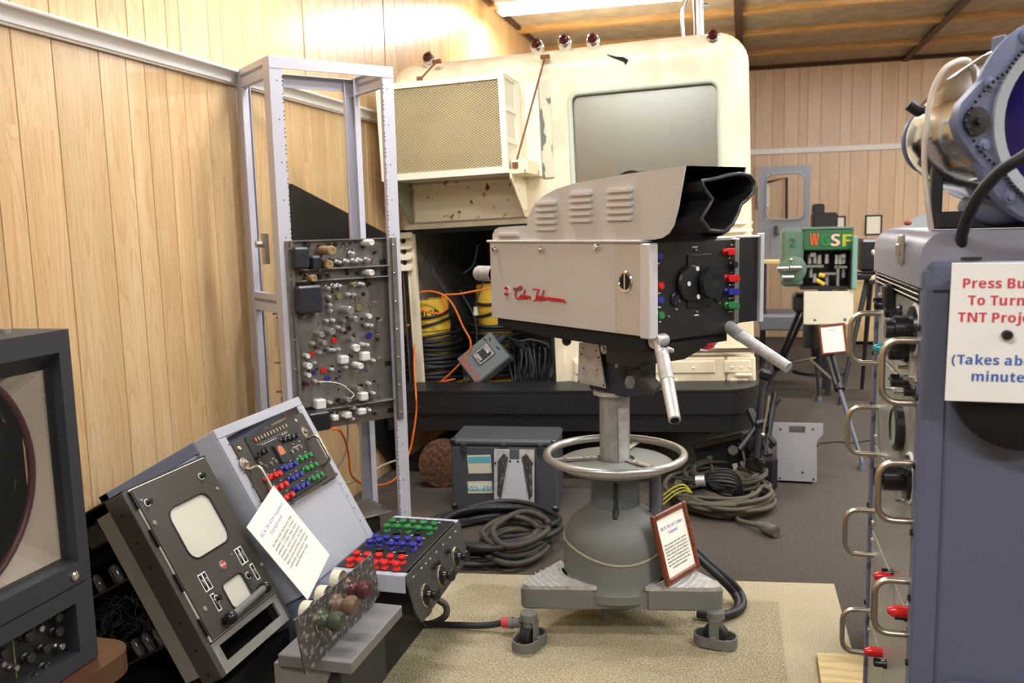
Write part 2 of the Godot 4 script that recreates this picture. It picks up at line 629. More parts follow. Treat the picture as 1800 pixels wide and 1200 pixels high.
	texd(mat("tv_tan_reflection", Color8(208, 199, 186), 0.45, 0.1), fine, Vector3(5, 5, 5))  # silver side with a warm tan reflection put into its colour
	mat("tv_edge", Color8(214, 214, 216), 0.38, 0.35)
	texd(mat("pedestal_grey", Color8(136, 136, 128), 0.55), speck, Vector3(8, 8, 8))
	mat("pedestal_blue", Color8(98, 104, 108), 0.5)
	texd(mat("bus_cream", Color8(244, 232, 202), 0.35), noise_tex(35, 0.01, [Color(0.93, 0.92, 0.9), Color(1, 1, 1)], [0.3, 0.6], 4), Vector3(0.9, 0.9, 0.9))
	texd(mat("bus_rusty", Color8(240, 230, 198), 0.5), rustn, Vector3(1.7, 1.7, 1.7))
	texd(mat("bus_peeling", Color.WHITE, 0.5), peel, Vector3(4, 1.6, 4))
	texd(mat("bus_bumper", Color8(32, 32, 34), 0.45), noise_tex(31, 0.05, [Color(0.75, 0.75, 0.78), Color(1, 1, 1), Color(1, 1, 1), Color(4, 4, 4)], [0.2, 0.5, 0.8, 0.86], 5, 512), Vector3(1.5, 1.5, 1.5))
	texd(mat("dusty_black", Color.WHITE, 0.8), noise_tex(36, 0.05, [Color8(66, 62, 57), Color8(98, 92, 83), Color8(116, 109, 98)], [0.05, 0.4, 0.9], 5, 256), Vector3(1.2, 1.2, 1.2))
	texd(mat("locker_paint", Color8(134, 130, 120), 0.7), blotch, Vector3(2, 2, 2))
	texd(mat("rust", Color8(124, 78, 44), 0.8), blotch, Vector3(7, 7, 7))
	mat("grille_white", Color8(240, 234, 214), 0.45)
	mat("grille_mesh", Color8(226, 214, 170), 0.5)
	texd(mat("filter_tan", Color.WHITE, 0.9), noise_tex(33, 0.008, [Color8(132, 114, 72), Color8(168, 152, 110)], [0.1, 0.9], 2), Vector3(1.2, 1.2, 1.2))
	var alu := mat("brushed_sheet", Color8(166, 166, 156), 0.26, 0.9)
	texd(alu, noise_tex(34, 0.01, [Color(0.975, 0.975, 0.975), Color(1, 1, 1)], [0.2, 0.8], 4), Vector3(6, 0.5, 6))
	mat("gasket", Color8(196, 204, 186), 0.6)
	mat("reel_yellow", Color8(228, 186, 62), 0.5)
	mat("cable_orange", Color8(236, 116, 36), 0.5)
	mat("cable_black", Color8(30, 30, 31), 0.5)
	texd(mat("cable_dusty", Color8(96, 88, 74), 0.7), blotch, Vector3(5, 5, 5))
	texd(mat("cable_olive", Color8(72, 66, 56), 0.65), blotch, Vector3(5, 5, 5))
	mat("paper", Color8(250, 247, 232), 0.7)
	mat("paper_white", Color8(240, 240, 234), 0.6)
	mat("ink_blue", Color8(150, 148, 200), 0.7)
	mat("ink_grey", Color8(96, 92, 90), 0.7)
	mat("sign_red", Color8(206, 66, 84), 0.7)
	mat("sign_blue", Color8(64, 104, 176), 0.7)
	mat("white_paint", Color8(236, 234, 228), 0.5)
	mat("red_enamel", Color8(206, 34, 28), 0.3)
	mat("logo_red", Color8(176, 30, 36), 0.35)
	texd(mat("frame_mahogany", Color8(136, 66, 36), 0.35), noise_tex(41, 0.03, [Color(0.7, 0.7, 0.7), Color(1, 1, 1)], [0.3, 0.7], 3), Vector3(3, 12, 12))
	texd(mat("cab_blue", Color8(100, 106, 128), 0.42), fine, Vector3(8, 8, 8))
	texd(mat("cab_panel", Color8(172, 172, 164), 0.35, 0.35), fine, Vector3(4, 4, 4))
	mat("drum_steel", Color8(190, 190, 188), 0.12, 1.0)
	mat("drum_blue", Color8(96, 104, 130), 0.45)
	texd(mat("plate_mottled", Color.WHITE, 0.5, 0.3), mottle, Vector3(2, 2, 2))
	mat("case_grey", Color8(70, 72, 78), 0.6)
	texd(mat("green_hammer", Color8(112, 146, 122), 0.45), speck, Vector3(7, 7, 7))
	mat("green_dark", Color8(46, 98, 62), 0.5)
	mat("beige", Color8(214, 210, 188), 0.5)
	texd(mat("alu_plate", Color8(206, 206, 210), 0.5, 0.3), fine, Vector3(4, 4, 4))
	mat("table_wood", Color8(70, 40, 20), 0.3)
	mat("brown_can", Color8(152, 122, 86), 0.6)
	mat("white_can", Color8(222, 220, 212), 0.4)
	mat("silver_can", Color8(186, 184, 178), 0.3, 0.7)
	mat("olive_can", Color8(122, 116, 70), 0.5)
	var gl := mat("valve_glass", Color8(200, 200, 196), 0.06, 0.3)
	gl.clearcoat_enabled = true
	var crt := mat("crt_face", Color8(160, 175, 158), 0.12)
	crt.clearcoat_enabled = true
	mat("crt_white", Color8(222, 226, 232), 0.12)
	mat("crt_dark", Color8(24, 25, 25), 0.06)
	var tail := mat("tail_red", Color8(170, 16, 24), 0.1)
	tail.clearcoat_enabled = true
	mat("marker_red", Color8(70, 20, 24), 0.1)
	mat("amber", Color8(196, 110, 60), 0.3)
	mat("yellow_tape", Color8(226, 220, 60), 0.6)
	mat("teal_print", Color8(96, 176, 190), 0.6)
	mat("lens_blue", Color8(28, 23, 84), 0.05)
	mat("mask_tan", Color8(196, 184, 164), 0.45)
	mat("maroon", Color8(84, 40, 44), 0.3)
	mat("umber_knob", Color8(112, 90, 72), 0.35)
	mat("moss_knob", Color8(62, 72, 52), 0.35)
	mat("teal_jewel", Color8(30, 150, 160), 0.15)
	var pane := mat("pane", Color(0.9, 0.95, 0.95, 0.06), 0.02)
	pane.transparency = BaseMaterial3D.TRANSPARENCY_ALPHA

# ---------------------------------------------------------------- the room
func build_room() -> void:
	var b := mk()
	b.box(Vector3(1.5, -0.1, -3.5), Vector3(7.6, 0.2, 16))
	structure("floor", b, mats["carpet"])
	b = mk()
	b.box(Vector3(1.5, CEIL_Y + 0.1, -3.5), Vector3(7.6, 0.2, 16))
	var ceil_o := structure("ceiling", b, mats["dark_beam"])
	# ceiling boards between purlins
	var zs := [-11.2, -10.2, -9.12, -8.15, -7.2, -6.2, -5.2, -4.2, -3.2, -2.2, -1.2, -0.2, 0.8, 1.8, 2.8, 4.3]
	var xs := [-2.05, -0.06, 1.78, 3.6, 5.1]
	for k in zs.size() - 1:
		for j in xs.size() - 1:
			var c := mk()
			c.cbox(Vector3((xs[j] + xs[j + 1]) / 2, CEIL_Y - 0.008, (zs[k] + zs[k + 1]) / 2), Vector3(xs[j + 1] - xs[j] - 0.012, 0.02, zs[k + 1] - zs[k] - 0.012), 0.003)
			part("ceiling_panel", c, mats["ceiling_board"], ceil_o)
	for k in range(1, zs.size() - 1):
		var c := mk()
		c.cbox(Vector3(1.5, CEIL_Y - 0.04, zs[k]), Vector3(7.1, 0.055, 0.11), 0.004)
		part("purlin", c, mats["purlin"], ceil_o)
	for k in range(1, xs.size() - 1):
		var c := mk()
		c.box(Vector3(xs[k], CEIL_Y - 0.07, -3.5), Vector3(0.07, 0.012, 15.4))
		c.box(Vector3(xs[k], CEIL_Y - 0.05, -3.5), Vector3(0.012, 0.05, 15.4))
		part("ceiling_beam", c, mats["dark_beam"], ceil_o)
	# left wall: upper and lower runs of vertical boards
	b = mk()
	b.box(Vector3(WALL_X - 0.108, CEIL_Y / 2, -3.5), Vector3(0.2, CEIL_Y, 16))
	var wl := structure("wall_left", b, mats["groove"])
	var low := [-2.057, -2.152, -2.308, -2.511, -2.641, -2.738, -2.856, -2.96]
	var up := [-2.162, -2.311, -2.519, -2.665, -2.758, -2.881, -2.96, -3.148, -3.239, -3.397, -3.587, -3.712, -3.947]
	planks(wl, low, 0.0, 2.075, 0)
	planks(wl, up, 2.075, CEIL_Y, 2)
	# back wall
	b = mk()
	b.box(Vector3(1.5, CEIL_Y / 2, BACK_Z - 0.108), Vector3(7.6, CEIL_Y, 0.2))
	var wb := structure("wall_back", b, mats["groove"])
	var x := WALL_X
	var pat := [0.2, 0.13, 0.17, 0.1, 0.15, 0.22, 0.12]
	var k := 0
	while x < 5.1:
		var w: float = pat[k % 7]
		for y in [[0.0, 2.25], [2.25, CEIL_Y]]:
			var c := mk()
			c.cbox(Vector3(x + w / 2, (y[0] + y[1]) / 2, BACK_Z - 0.003), Vector3(w - 0.0022, y[1] - y[0] - 0.002, 0.012), 0.002)
			part("plank", c, mats["back_wood_%d" % (k % 2)], wb)
		x += w
		k += 1
	b = mk()
	b.cbox(Vector3(1.5, 2.262, BACK_Z + 0.015), Vector3(7.1, 0.07, 0.024), 0.006)
	structure("trim_1", b, mats["white_trim"])
	b = mk()
	b.cbox(Vector3(1.5, CEIL_Y - 0.04, BACK_Z + 0.02), Vector3(7.1, 0.05, 0.03), 0.006)
	structure("trim_2", b, mats["dark_beam"])
	# right wall and the wall behind the camera close the room
	b = mk()
	b.box(Vector3(5.2, CEIL_Y / 2, -3.5), Vector3(0.2, CEIL_Y, 16))
	structure("wall_right", b, mats["back_wood_0"])
	b = mk()
	b.box(Vector3(1.5, CEIL_Y / 2, 4.4), Vector3(7.6, CEIL_Y, 0.2))
	structure("wall_front", b, mats["back_wood_0"])
	# white cove rail on the left wall
	b = mk()
	var prof := PackedVector2Array([Vector2(0, 2.05), Vector2(0.012, 2.05), Vector2(0.014, 2.056), Vector2(0.02, 2.058), Vector2(0.021, 2.064)])
	for q in 7:
		var a := PI / 2 * q / 6
		prof.append(Vector2(0.021 + 0.026 * (1 - cos(a)), 2.064 + 0.03 * sin(a)))
	prof.append_array(PackedVector2Array([Vector2(0.05, 2.098), Vector2(0.05, 2.106), Vector2(0, 2.106)]))
	b.at(T(Basis(Vector3(1, 0, 0), Vector3(0, 1, 0), Vector3(0, 0, 1)), Vector3(WALL_X + 0.005, 0, 0)))
	b.prism(prof, -10.9, 4.2, true)
	structure("trim_3", b, mats["white_trim"])
	# dark trim where the left wall meets the ceiling
	b = mk()
	b.cbox(Vector3(WALL_X + 0.03, CEIL_Y - 0.03, -3.5), Vector3(0.04, 0.05, 15.2), 0.006)
	structure("trim_4", b, mats["dark_beam"])
	# rug and board on the floor
	b = mk()
	var rug := PackedVector2Array()
	for q in [[800, 1010], [1466, 1029], [1499, 1150], [1575, 1420], [500, 1420], [620, 1120]]:
		var p := hit(q[0], q[1], Transform3D.IDENTITY, 0.0, 1)
		rug.append(Vector2(p.x, -p.z))
	b.at(T(Basis(Vector3(1, 0, 0), Vector3(0, 0, -1), Vector3(0, 1, 0)), Vector3.ZERO))
	b.prism(rug, 0.0, 0.008)
	var ro := solo("rug", b, mats["rug"], "beige woven rug under the television camera pedestal", "rug")
	b = mk()
	var inner := PackedVector2Array()
	for q in [[830, 1030], [1368, 1062], [1384, 1200], [1400, 1400], [540, 1400], [640, 1120]]:
		var p := hit(q[0], q[1], Transform3D.IDENTITY, 0.0, 1)
		inner.append(Vector2(p.x, -p.z))
	b.at(T(Basis(Vector3(1, 0, 0), Vector3(0, 0, -1), Vector3(0, 1, 0)), Vector3.ZERO))
	b.prism(inner, 0.006, 0.011)
	var pile := part("pile", b, texd(mat("rug_pile", Color.WHITE, 0.95), noise_tex(14, 0.11, [Color8(150, 136, 104), Color8(192, 178, 142), Color8(208, 197, 164)], [0.2, 0.45, 0.85], 2, 256, FastNoiseLite.TYPE_CELLULAR), Vector3(5, 5, 5), true, bump_tex(16, 0.1, 12.0), 0.8), ro)
	pile.set_meta("label", "knobbly looped field of the rug")
	b = mk()
	var ply := PackedVector2Array()
	for q in [[1436, 1149], [1560, 1152], [1575, 1260], [1452, 1260]]:
		var p := hit(q[0], q[1], Transform3D.IDENTITY, 0.02, 1)
		ply.append(Vector2(p.x, -p.z))
	b.at(T(Basis(Vector3(1, 0, 0), Vector3(0, 0, -1), Vector3(0, 1, 0)), Vector3.ZERO))
	b.prism(ply, 0.0085, 0.024)
	solo("plywood_board", b, mats["plywood"], "pale plywood board on the floor beside the projector cabinet", "board")

func planks(parent: Node3D, known: Array, y0: float, y1: float, shift: int) -> void:
	var zs := known.duplicate()
	var pat := [0.15, 0.2, 0.13, 0.1, 0.12, 0.1, 0.2, 0.17]
	var k := 0
	while zs[-1] > BACK_Z + 0.1:
		zs.append(maxf(zs[-1] - pat[k % 8], BACK_Z + 0.005))
		k += 1
	while zs[0] < 4.2:
		zs.push_front(zs[0] + pat[(k + 3) % 8])
		k += 1
	for i in zs.size() - 1:
		var w: float = zs[i] - zs[i + 1]
		var gap := 0.0025
		# two sheet joints in the upper run stand open
		if y0 > 1.0 and (absf(zs[i + 1] + 3.947) < 0.01 or absf(zs[i + 1] + 4.97) < 0.09):
			gap = 0.016
		var c := mk()
		c.cbox(Vector3(WALL_X - 0.004, (y0 + y1) / 2, zs[i] - w / 2 + (gap - 0.0035) / 2), Vector3(0.012, y1 - y0 - 0.001, w - gap), 0.0018)
		part("plank", c, mats["panel_wood_%d" % ((i * 7 + i / 3 + shift) % 4)], parent)

# ---------------------------------------------------------------- the bus
var BF := Transform3D(Basis(Vector3.BACK, deg_to_rad(1.7)), Vector3(-0.985, 0, -4.9))

func bus_outline(L: float, R: float, y0: float, top: float, inset: float, fr: float) -> Array:
	# [point, normal] pairs from the left foot over the roof to the right foot
	var r := 0.012 + (fr - inset) * 1.25
	var out := [[Vector2(L + inset, y0), Vector2(-1, 0)]]
	for k in 9:
		var a := PI - PI / 2 * k / 8
		out.append([Vector2(L + inset + r + cos(a) * r, top - inset - r + sin(a) * r), Vector2(cos(a), sin(a))])
	for k in 9:
		var a := PI / 2 - PI / 2 * k / 8
		out.append([Vector2(R - inset - r + cos(a) * r, top - inset - r + sin(a) * r), Vector2(cos(a), sin(a))])
	out.append([Vector2(R - inset, y0), Vector2(1, 0)])
	return out

func build_bus() -> void:
	var f := BF
	var o := thing("bus", "cream bus rear with rusty air conditioner, boarded window and open cable locker", "bus", f)
	var cream: Material = mats["bus_cream"]
	var L := -1.0
	var R := hit(1322, 400, f).x
	var top := hit(1040, 84, f, -0.06).y + 0.02
	var y0 := hit(1000, 682, f).y - 0.02
	var fr := 0.13
	var wx0 := hit(1004, 240, f).x
	var wx1 := hit(1265, 220, f).x
	var wy1 := hit(1130, 153, f).y
	var wy0 := hit(1010, 345, f).y
	var cx0 := hit(721, 540, f).x
	var cx1 := hit(972, 640, f).x
	var cy0 := hit(850, 683, f).y
	var cy1 := hit(850, 404, f).y
	var b := mk()
	var rows := []
	for k in 7:
		var a := PI / 2 * k / 6
		rows.append([fr * (1 - sin(a)), -fr * (1 - cos(a)), sin(a), cos(a)])
	rows.append([0.0, -4.8, 1.0, 0.0])
	for k in rows.size() - 1:
		var p := bus_outline(L, R, y0, top, rows[k][0], fr)
		var q := bus_outline(L, R, y0, top, rows[k + 1][0], fr)
		for j in p.size() - 1:
			var n := []
			for e in [[p[j], rows[k]], [p[j + 1], rows[k]], [q[j + 1], rows[k + 1]], [q[j], rows[k + 1]]]:
				n.append(Vector3(e[0][1].x * e[1][2], e[0][1].y * e[1][2], e[1][3]))
			b.quadn(Vector3(p[j][0].x, p[j][0].y, rows[k][1]), Vector3(p[j + 1][0].x, p[j + 1][0].y, rows[k][1]), Vector3(q[j + 1][0].x, q[j + 1][0].y, rows[k + 1][1]), Vector3(q[j][0].x, q[j][0].y, rows[k + 1][1]), n[0], n[1], n[2], n[3])
	b.plate(L + fr, y0, R - fr, top - fr, -0.03, 0.0, [[wx0, wy0, wx1, wy1], [cx0, cy0, cx1, cy1]])
	b.box(Vector3((L + R) / 2, (y0 + top) / 2, -4.8), Vector3(R - L - 0.02, top - y0 - 0.1, 0.02))
	part("body_shell", b, cream, o)
	# window: a bright metal sheet in a pale rubber gasket
	b = mk()
	b.box(Vector3((wx0 + wx1) / 2, (wy0 + wy1) / 2, -0.028), Vector3(wx1 - wx0 + 0.02, wy1 - wy0 + 0.02, 0.004))
	var win := part("window_sheet", b, mats["brushed_sheet"], o)
	win.set_meta("label", "brushed metal sheet closing the window")
	b = mk()
	var ring := []
	for p in rrect(wx0, wy0, wx1, wy1, 0.05, 6):
		ring.append(Vector3(p.x, p.y, 0.0))
	b.tube(ring, 0.015, 8, true)
	for q in [[wx0, wy0, 1, 1], [wx1, wy0, -1, 1], [wx0, wy1, 1, -1], [wx1, wy1, -1, -1]]:   # cream web in the corners
		b.prism(PackedVector2Array([Vector2(q[0], q[1]), Vector2(q[0] + q[2] * 0.045, q[1]), Vector2(q[0] + q[2] * 0.013, q[1] + q[3] * 0.013), Vector2(q[0], q[1] + q[3] * 0.045)]), -0.02, -0.002)
	part("gasket", b, mats["gasket"], win)
	# the open locker
	b = mk()
	var d := 1.7
	b.box(Vector3((cx0 + cx1) / 2, (cy0 + cy1) / 2, -d - 0.03), Vector3(cx1 - cx0 + 0.04, cy1 - cy0 + 0.04, 0.02))
	b.box(Vector3(cx0 - 0.01, (cy0 + cy1) / 2, -d / 2 - 0.03), Vector3(0.02, cy1 - cy0 + 0.04, d))
	b.box(Vector3(cx1 + 0.01, (cy0 + cy1) / 2, -d / 2 - 0.03), Vector3(0.02, cy1 - cy0 + 0.04, d))
	b.box(Vector3((cx0 + cx1) / 2, cy0 - 0.01, -d / 2 - 0.03), Vector3(cx1 - cx0, 0.02, d))
	b.box(Vector3((cx0 + cx1) / 2, cy1 + 0.01, -d / 2 - 0.03), Vector3(cx1 - cx0, 0.02, d))
	part("locker", b, mats["locker_paint"], o)
	b = mk()
	b.box(Vector3(cx0 - 0.012, (cy0 + cy1) / 2, 0.004), Vector3(0.024, cy1 - cy0 + 0.05, 0.014))
	b.box(Vector3(cx1 + 0.008, (cy0 + cy1) / 2, 0.004), Vector3(0.016, cy1 - cy0 + 0.02, 0.014))
	b.box(Vector3((cx0 + cx1) / 2, cy1 + 0.012, 0.004), Vector3(cx1 - cx0 + 0.05, 0.024, 0.014))
	part("locker_seal", b, mats["matt_black"], o)
	# bent louvres left of the locker
	for k in 4:
		var p := hit(711, 413 + k * 19, f, 0.01)
		b = mk()
		b.prism(rrect(-0.055, -0.022, 0.05, 0.022, 0.015, 3), -0.012, 0.006, true)
		inst("louvre", b.mesh(cream), o, T(Basis(Vector3.RIGHT, -0.35), p))
	# cream strip and latch right of the locker
	var s0 := hit(975, 640, f, 0.01)
	b = mk()
	b.cbox(Vector3(s0.x + 0.035, (cy0 + cy1) / 2 - 0.1, 0.006), Vector3(0.06, cy1 - cy0 - 0.22, 0.012), 0.004)
	part("locker_post", b, cream, o)
	# ribs under the window
	for k in 3:
		var y := hit(1315, 392 + k * 14, f).y
		b = mk()
		b.at(T(Basis(Vector3(0, 0, 1), Vector3(1, 0, 0), Vector3(0, 1, 0)).transposed(), Vector3.ZERO))
		b.x = Transform3D.IDENTITY
		b.tube([Vector3(cx1 + 0.05, y, 0.0), Vector3(R - fr * 0.9, y, 0.0), Vector3(R - fr * 0.4, y, -0.02), Vector3(R - 0.01, y, -fr), Vector3(R - 0.004, y, -0.4)], 0.014, 8)
		part("rub_rail", b, cream, o)
	# quarter panels, chrome strip and tail lamp low on the right
	var q0 := hit(1276, 650, f, 0.03)
	var yt := hit(1200, 628, f, 0.03).y
	var yb := hit(1200, 681, f, 0.03).y
	for e in [[cx1 + 0.12, q0.x - 0.003, 0.02], [q0.x + 0.003, R + 0.005, 0.03]]:
		b = mk()
		b.cbox(Vector3((e[0] + e[1]) / 2, (yt + yb) / 2, 0.012), Vector3(e[1] - e[0], yt - yb, 0.03), 0.01)
		b.cbox(Vector3((e[0] + e[1]) / 2 - 0.02, yb + (yt - yb) * 0.68, 0.03), Vector3((e[1] - e[0]) * 0.92, (yt - yb) * 0.42, 0.014), 0.006)
		b.cbox(Vector3((e[0] + e[1]) / 2 - (e[1] - e[0]) * 0.1, yb + (yt - yb) * 0.2, 0.03), Vector3((e[1] - e[0]) * 0.6, (yt - yb) * 0.2, 0.014), 0.006)
		for k in 3:
			screw(b, Vector3(lerpf(e[0], e[1], 0.2 + 0.3 * k), yb + (yt - yb) * 0.66, 0.037), 0.008, 0.006)
		part("quarter_panel", b, cream, o)
	b = mk()
	b.cbox(Vector3((cx1 + R) / 2 + 0.1, yt + 0.03, 0.02), Vector3(R - cx1 - 0.2, 0.035, 0.04), 0.012)
	part("chrome_strip", b, mats["chrome"], o)
	b = mk()
	b.cbox(hit(1307, 659, f, 0.05), Vector3(0.09, 0.022, 0.02), 0.006)
	part("handle", b, cream, o)
	var tp := hit(1241, 601, f, 0.0)
	b = mk()
	b.at(T(LAY, tp))
	b.lathe([Vector2(0.062, 0), Vector2(0.064, 0.01), Vector2(0.055, 0.018)], 24)
	var tl := part("tail_lamp_ring", b, mats["chrome"], o)
	b = mk()
	b.at(T(LAY, tp))
	b.lathe([Vector2(0.055, 0.012), Vector2(0.05, 0.025), Vector2(0.035, 0.036), Vector2(0.015, 0.042), Vector2(0, 0.043)], 24)
	part("tail_lamp_lens", b, mats["tail_red"], tl)
	# bumper
	var by1 := hit(1000, 690, f, 0.3).y
	var by0 := hit(1000, 759, f, 0.3).y
	var flat := Basis(Vector3(1, 0, 0), Vector3(0, 0, 1), Vector3(0, -1, 0))
	for e in [["bumper_top", by1, by1 + 0.012, 0.0, "bus_bumper"], ["bumper_beam", by0 + 0.1, by1, 0.004, "bus_bumper"], ["bumper_apron", by0, by0 + 0.1, 0.02, "bus_bumper"]]:
		b = mk()
		b.at(T(flat, Vector3.ZERO))
		var i: float = e[3]
		var poly := PackedVector2Array([Vector2(L - 0.0, 0.0), Vector2(L - 0.0, 0.3 - i)])
		var cr := 0.2
		for k in 7:
			var a := PI / 2 - PI / 2 * k / 6
			poly.append(Vector2(R + 0.02 - cr + cos(a) * (cr - i), 0.3 - cr + sin(a) * (cr - i)))
		poly.append(Vector2(R + 0.02 - i, -0.3))
		poly.append(Vector2(R - 0.2, -0.3))
		poly.append(Vector2(R - 0.2, 0.0))
		b.prism(poly, -e[2], -e[1], true)
		part(e[0], b, mats[e[4]], o)
	# underbody and wheels
	b = mk()
	b.box(Vector3((L + R) / 2, (y0 + 0.3) / 2, -2.4), Vector3(R - L - 0.1, y0 - 0.3 + 0.02, 4.6))
	part("underbody", b, mats["locker_paint"], o)
	for sx in [L + 0.16, R - 0.16]:
		for z in [-1.3, -3.9]:
			b = mk()
			b.at(T(Basis(Vector3.BACK, PI / 2), Vector3(sx, 0.38 - sx * 0.03, z)))
			b.lathe([Vector2(0.12, -0.08), Vector2(0.22, -0.1), Vector2(0.34, -0.1), Vector2(0.37, -0.07), Vector2(0.37, 0.07), Vector2(0.34, 0.1), Vector2(0.22, 0.1), Vector2(0.12, 0.08), Vector2(0, 0.08)], 28)
			part("wheel", b, mats["rubber"], o)
	# air conditioner box
	var az := 0.36
	var a1 := hit(659, 150, f, az); var a2 := hit(881, 127, f, az); var a3 := hit(896, 300, f, az); var a4 := hit(672, 322, f, az)
	var ax0 := maxf((a1.x + a4.x) / 2, -1.03); var ax1 := (a2.x + a3.x) / 2; var ay1 := (a1.y + a2.y) / 2; var ay0 := (a3.y + a4.y) / 2
	b = mk()
	b.plate(ax0, ay0, ax1, ay1, az - 0.025, az, [[ax0 + 0.028, ay0 + 0.035, ax1 - 0.03, ay1 - 0.03]])
	b.box(Vector3((ax0 + ax1) / 2, ay1 - 0.006, az / 2), Vector3(ax1 - ax0, 0.012, az - 0.05))
	b.box(Vector3((ax0 + ax1) / 2, ay0 + 0.006, az / 2), Vector3(ax1 - ax0, 0.012, az - 0.05))
	b.box(Vector3(ax0 + 0.006, (ay0 + ay1) / 2, az / 2), Vector3(0.012, ay1 - ay0 - 0.02, az - 0.05))
	var ac := part("air_conditioner", b, mats["grille_white"], o)
	b = mk()
	b.at(T(Basis(Vector3.UP, PI / 2), Vector3(ax1 - 0.012, 0, az / 2)))
	var hh := ay1 - ay0
	var ho := []
	for k in 3:
		ho.append([-az / 2 + 0.03, ay0 + 0.02 + hh * 0.325 * k, az / 2 - 0.12, ay0 + 0.02 + hh * 0.325 * k + hh * 0.27])
	b.plate(-az / 2 + 0.025, ay0 + 0.006, az / 2, ay1 - 0.006, 0.0, 0.012, ho)
	part("side_cover", b, mats["grille_white"], ac)
	for k in 3:
		b = mk()
		b.box(Vector3(ax1 - 0.01, ho[k][1] + hh * 0.135, az / 2 + 0.045), Vector3(0.004, hh * 0.28, az - 0.14))
		part("side_panel", b, mat("ac_side", Color8(222, 220, 196), 0.5), ac)
	b = mk()
	b.box(Vector3((ax0 + ax1) / 2, (ay0 + ay1) / 2, az - 0.06), Vector3(ax1 - ax0 - 0.03, ay1 - ay0 - 0.03, 0.01))
	part("filter", b, mats["filter_tan"], ac)
	b = mk()
	var gx0 := ax0 + 0.028; var gx1 := ax1 - 0.03; var gy0 := ay0 + 0.035; var gy1 := ay1 - 0.03
	var px := 0.0205; var py := 0.0135
	var slope := py / px
	for s in [-1.0, 1.0]:
		var c := gy0 - (gx1 - gx0) * slope if s > 0 else gy0
		var cend := gy1 if s > 0 else gy1 + (gx1 - gx0) * slope
		while c < cend:
			var ta := clampf((gy0 - c) / (slope * s), 0, gx1 - gx0)
			var tb := clampf((gy1 - c) / (slope * s), 0, gx1 - gx0)
			if absf(ta - tb) > 0.004:
				var p := Vector3(gx0 + ta, c + slope * s * ta, az - 0.012)
				var q := Vector3(gx0 + tb, c + slope * s * tb, az - 0.012)
				b.box((p + q) / 2, Vector3(p.distance_to(q), 0.0028, 0.004), Basis(Vector3.BACK, atan2(q.y - p.y, q.x - p.x)))
			c += py * 1.05
	stuff(part("wire_mesh", b, mats["grille_mesh"], ac))
	# brackets, backing panel and stay rods under the air conditioner
	var ylow := hit(800, 388, f, 0.01).y
	b = mk()
	b.box(Vector3((ax0 + ax1) / 2 + 0.02, (ylow + ay0) / 2, 0.008), Vector3(ax1 - ax0 - 0.06, ay0 - ylow, 0.012))
	b.box(Vector3((ax0 + ax1) / 2 + 0.02, ylow + 0.012, 0.018), Vector3(ax1 - ax0 - 0.06, 0.02, 0.02))
	b.box(Vector3((ax0 + ax1) / 2 + 0.02, ay0 - 0.02, 0.018), Vector3(ax1 - ax0 - 0.06, 0.016, 0.02))
	part("backing_panel", b, mats["bus_rusty"], o)
	for e in [[hit(700, 330, f, 0.2).x, "console_blue_grey"], [ax1 + 0.004, "bus_rusty"]]:
		b = mk()
		b.at(T(Basis(Vector3.UP, -PI / 2), Vector3(e[0], 0, 0)))
		b.prism(PackedVector2Array([Vector2(0, ay0 + 0.02), Vector2(az - 0.03, ay0 + 0.02), Vector2(az - 0.03, ay0 - 0.03), Vector2(0.06, ylow), Vector2(0, ylow)]), -0.004, 0.004)
		part("bracket", b, mats["bus_rusty"] if e[1] == "bus_rusty" else mat("bracket_grey", Color8(150, 148, 126), 0.6), o)
	b = mk()
	b.cbox(Vector3(ax1 + 0.05, ay0 + 0.03, 0.16), Vector3(0.09, 0.075, 0.3), 0.004)
	part("bracket_shelf", b, mats["bus_rusty"], o)
	for e in [[hit(958, 100, f, 0.03), hit(906, 290, f, az - 0.05)], [hit(768, 108, f, 0.03), hit(738, 140, f, az - 0.06)]]:
		b = mk()
		b.cyl(e[0], e[1], 0.0055, -1, 8)
		b.box(e[0], Vector3(0.05, 0.022, 0.02))
		b.box(e[1], Vector3(0.03, 0.03, 0.02))
		part("stay_rod", b, mats["rust"], o)
	# flaking strip between air conditioner and window
	var f0 := hit(946, 142, f, 0.01); var f1 := hit(974, 312, f, 0.01)
	b = mk()
	b.cbox(Vector3((f0.x + f1.x) / 2, (f0.y + f1.y) / 2, 0.006), Vector3(f1.x - f0.x, f0.y - f1.y, 0.012), 0.003)
	part("flaking_strip", b, mats["bus_peeling"], o)
	var f2 := hit(926, 150, f, 0.01)
	b = mk()
	b.cbox(Vector3((ax1 + f0.x) / 2 + 0.01, (f0.y + f1.y) / 2 + 0.0, 0.012), Vector3(f0.x - ax1 - 0.025, f0.y - f1.y - 0.02, 0.02), 0.004)
	part("cover_strip", b, mats["grille_white"], o)
	# marker lamps along the roof edge
	for e in [[753, 104], [943, 80], [992, 73], [1042, 71], [1253, 65]]:
		var p := hit(e[0], e[1], f, -0.02)
		var lf := T(Basis(Vector3.RIGHT, -0.5), p)
		b = mk()
		b.at(lf * T(LAY, Vector3.ZERO))
		b.lathe([Vector2(0.036, -0.05), Vector2(0.037, 0.0), Vector2(0.03, 0.012), Vector2(0.026, 0.014)], 20)
		b.x = lf
		b.prism(PackedVector2Array([Vector2(-0.035, -0.01), Vector2(0.035, -0.01), Vector2(0.012, 0.045), Vector2(0, 0.052), Vector2(-0.012, 0.045)]), -0.03, 0.008)
		var ml := part("marker_lamp", b, mats["chrome"], o)
		b = mk()
		b.at(lf * T(LAY, Vector3.ZERO))
		b.lathe([Vector2(0.029, 0.01), Vector2(0.026, 0.026), Vector2(0.016, 0.038), Vector2(0, 0.042)], 18)
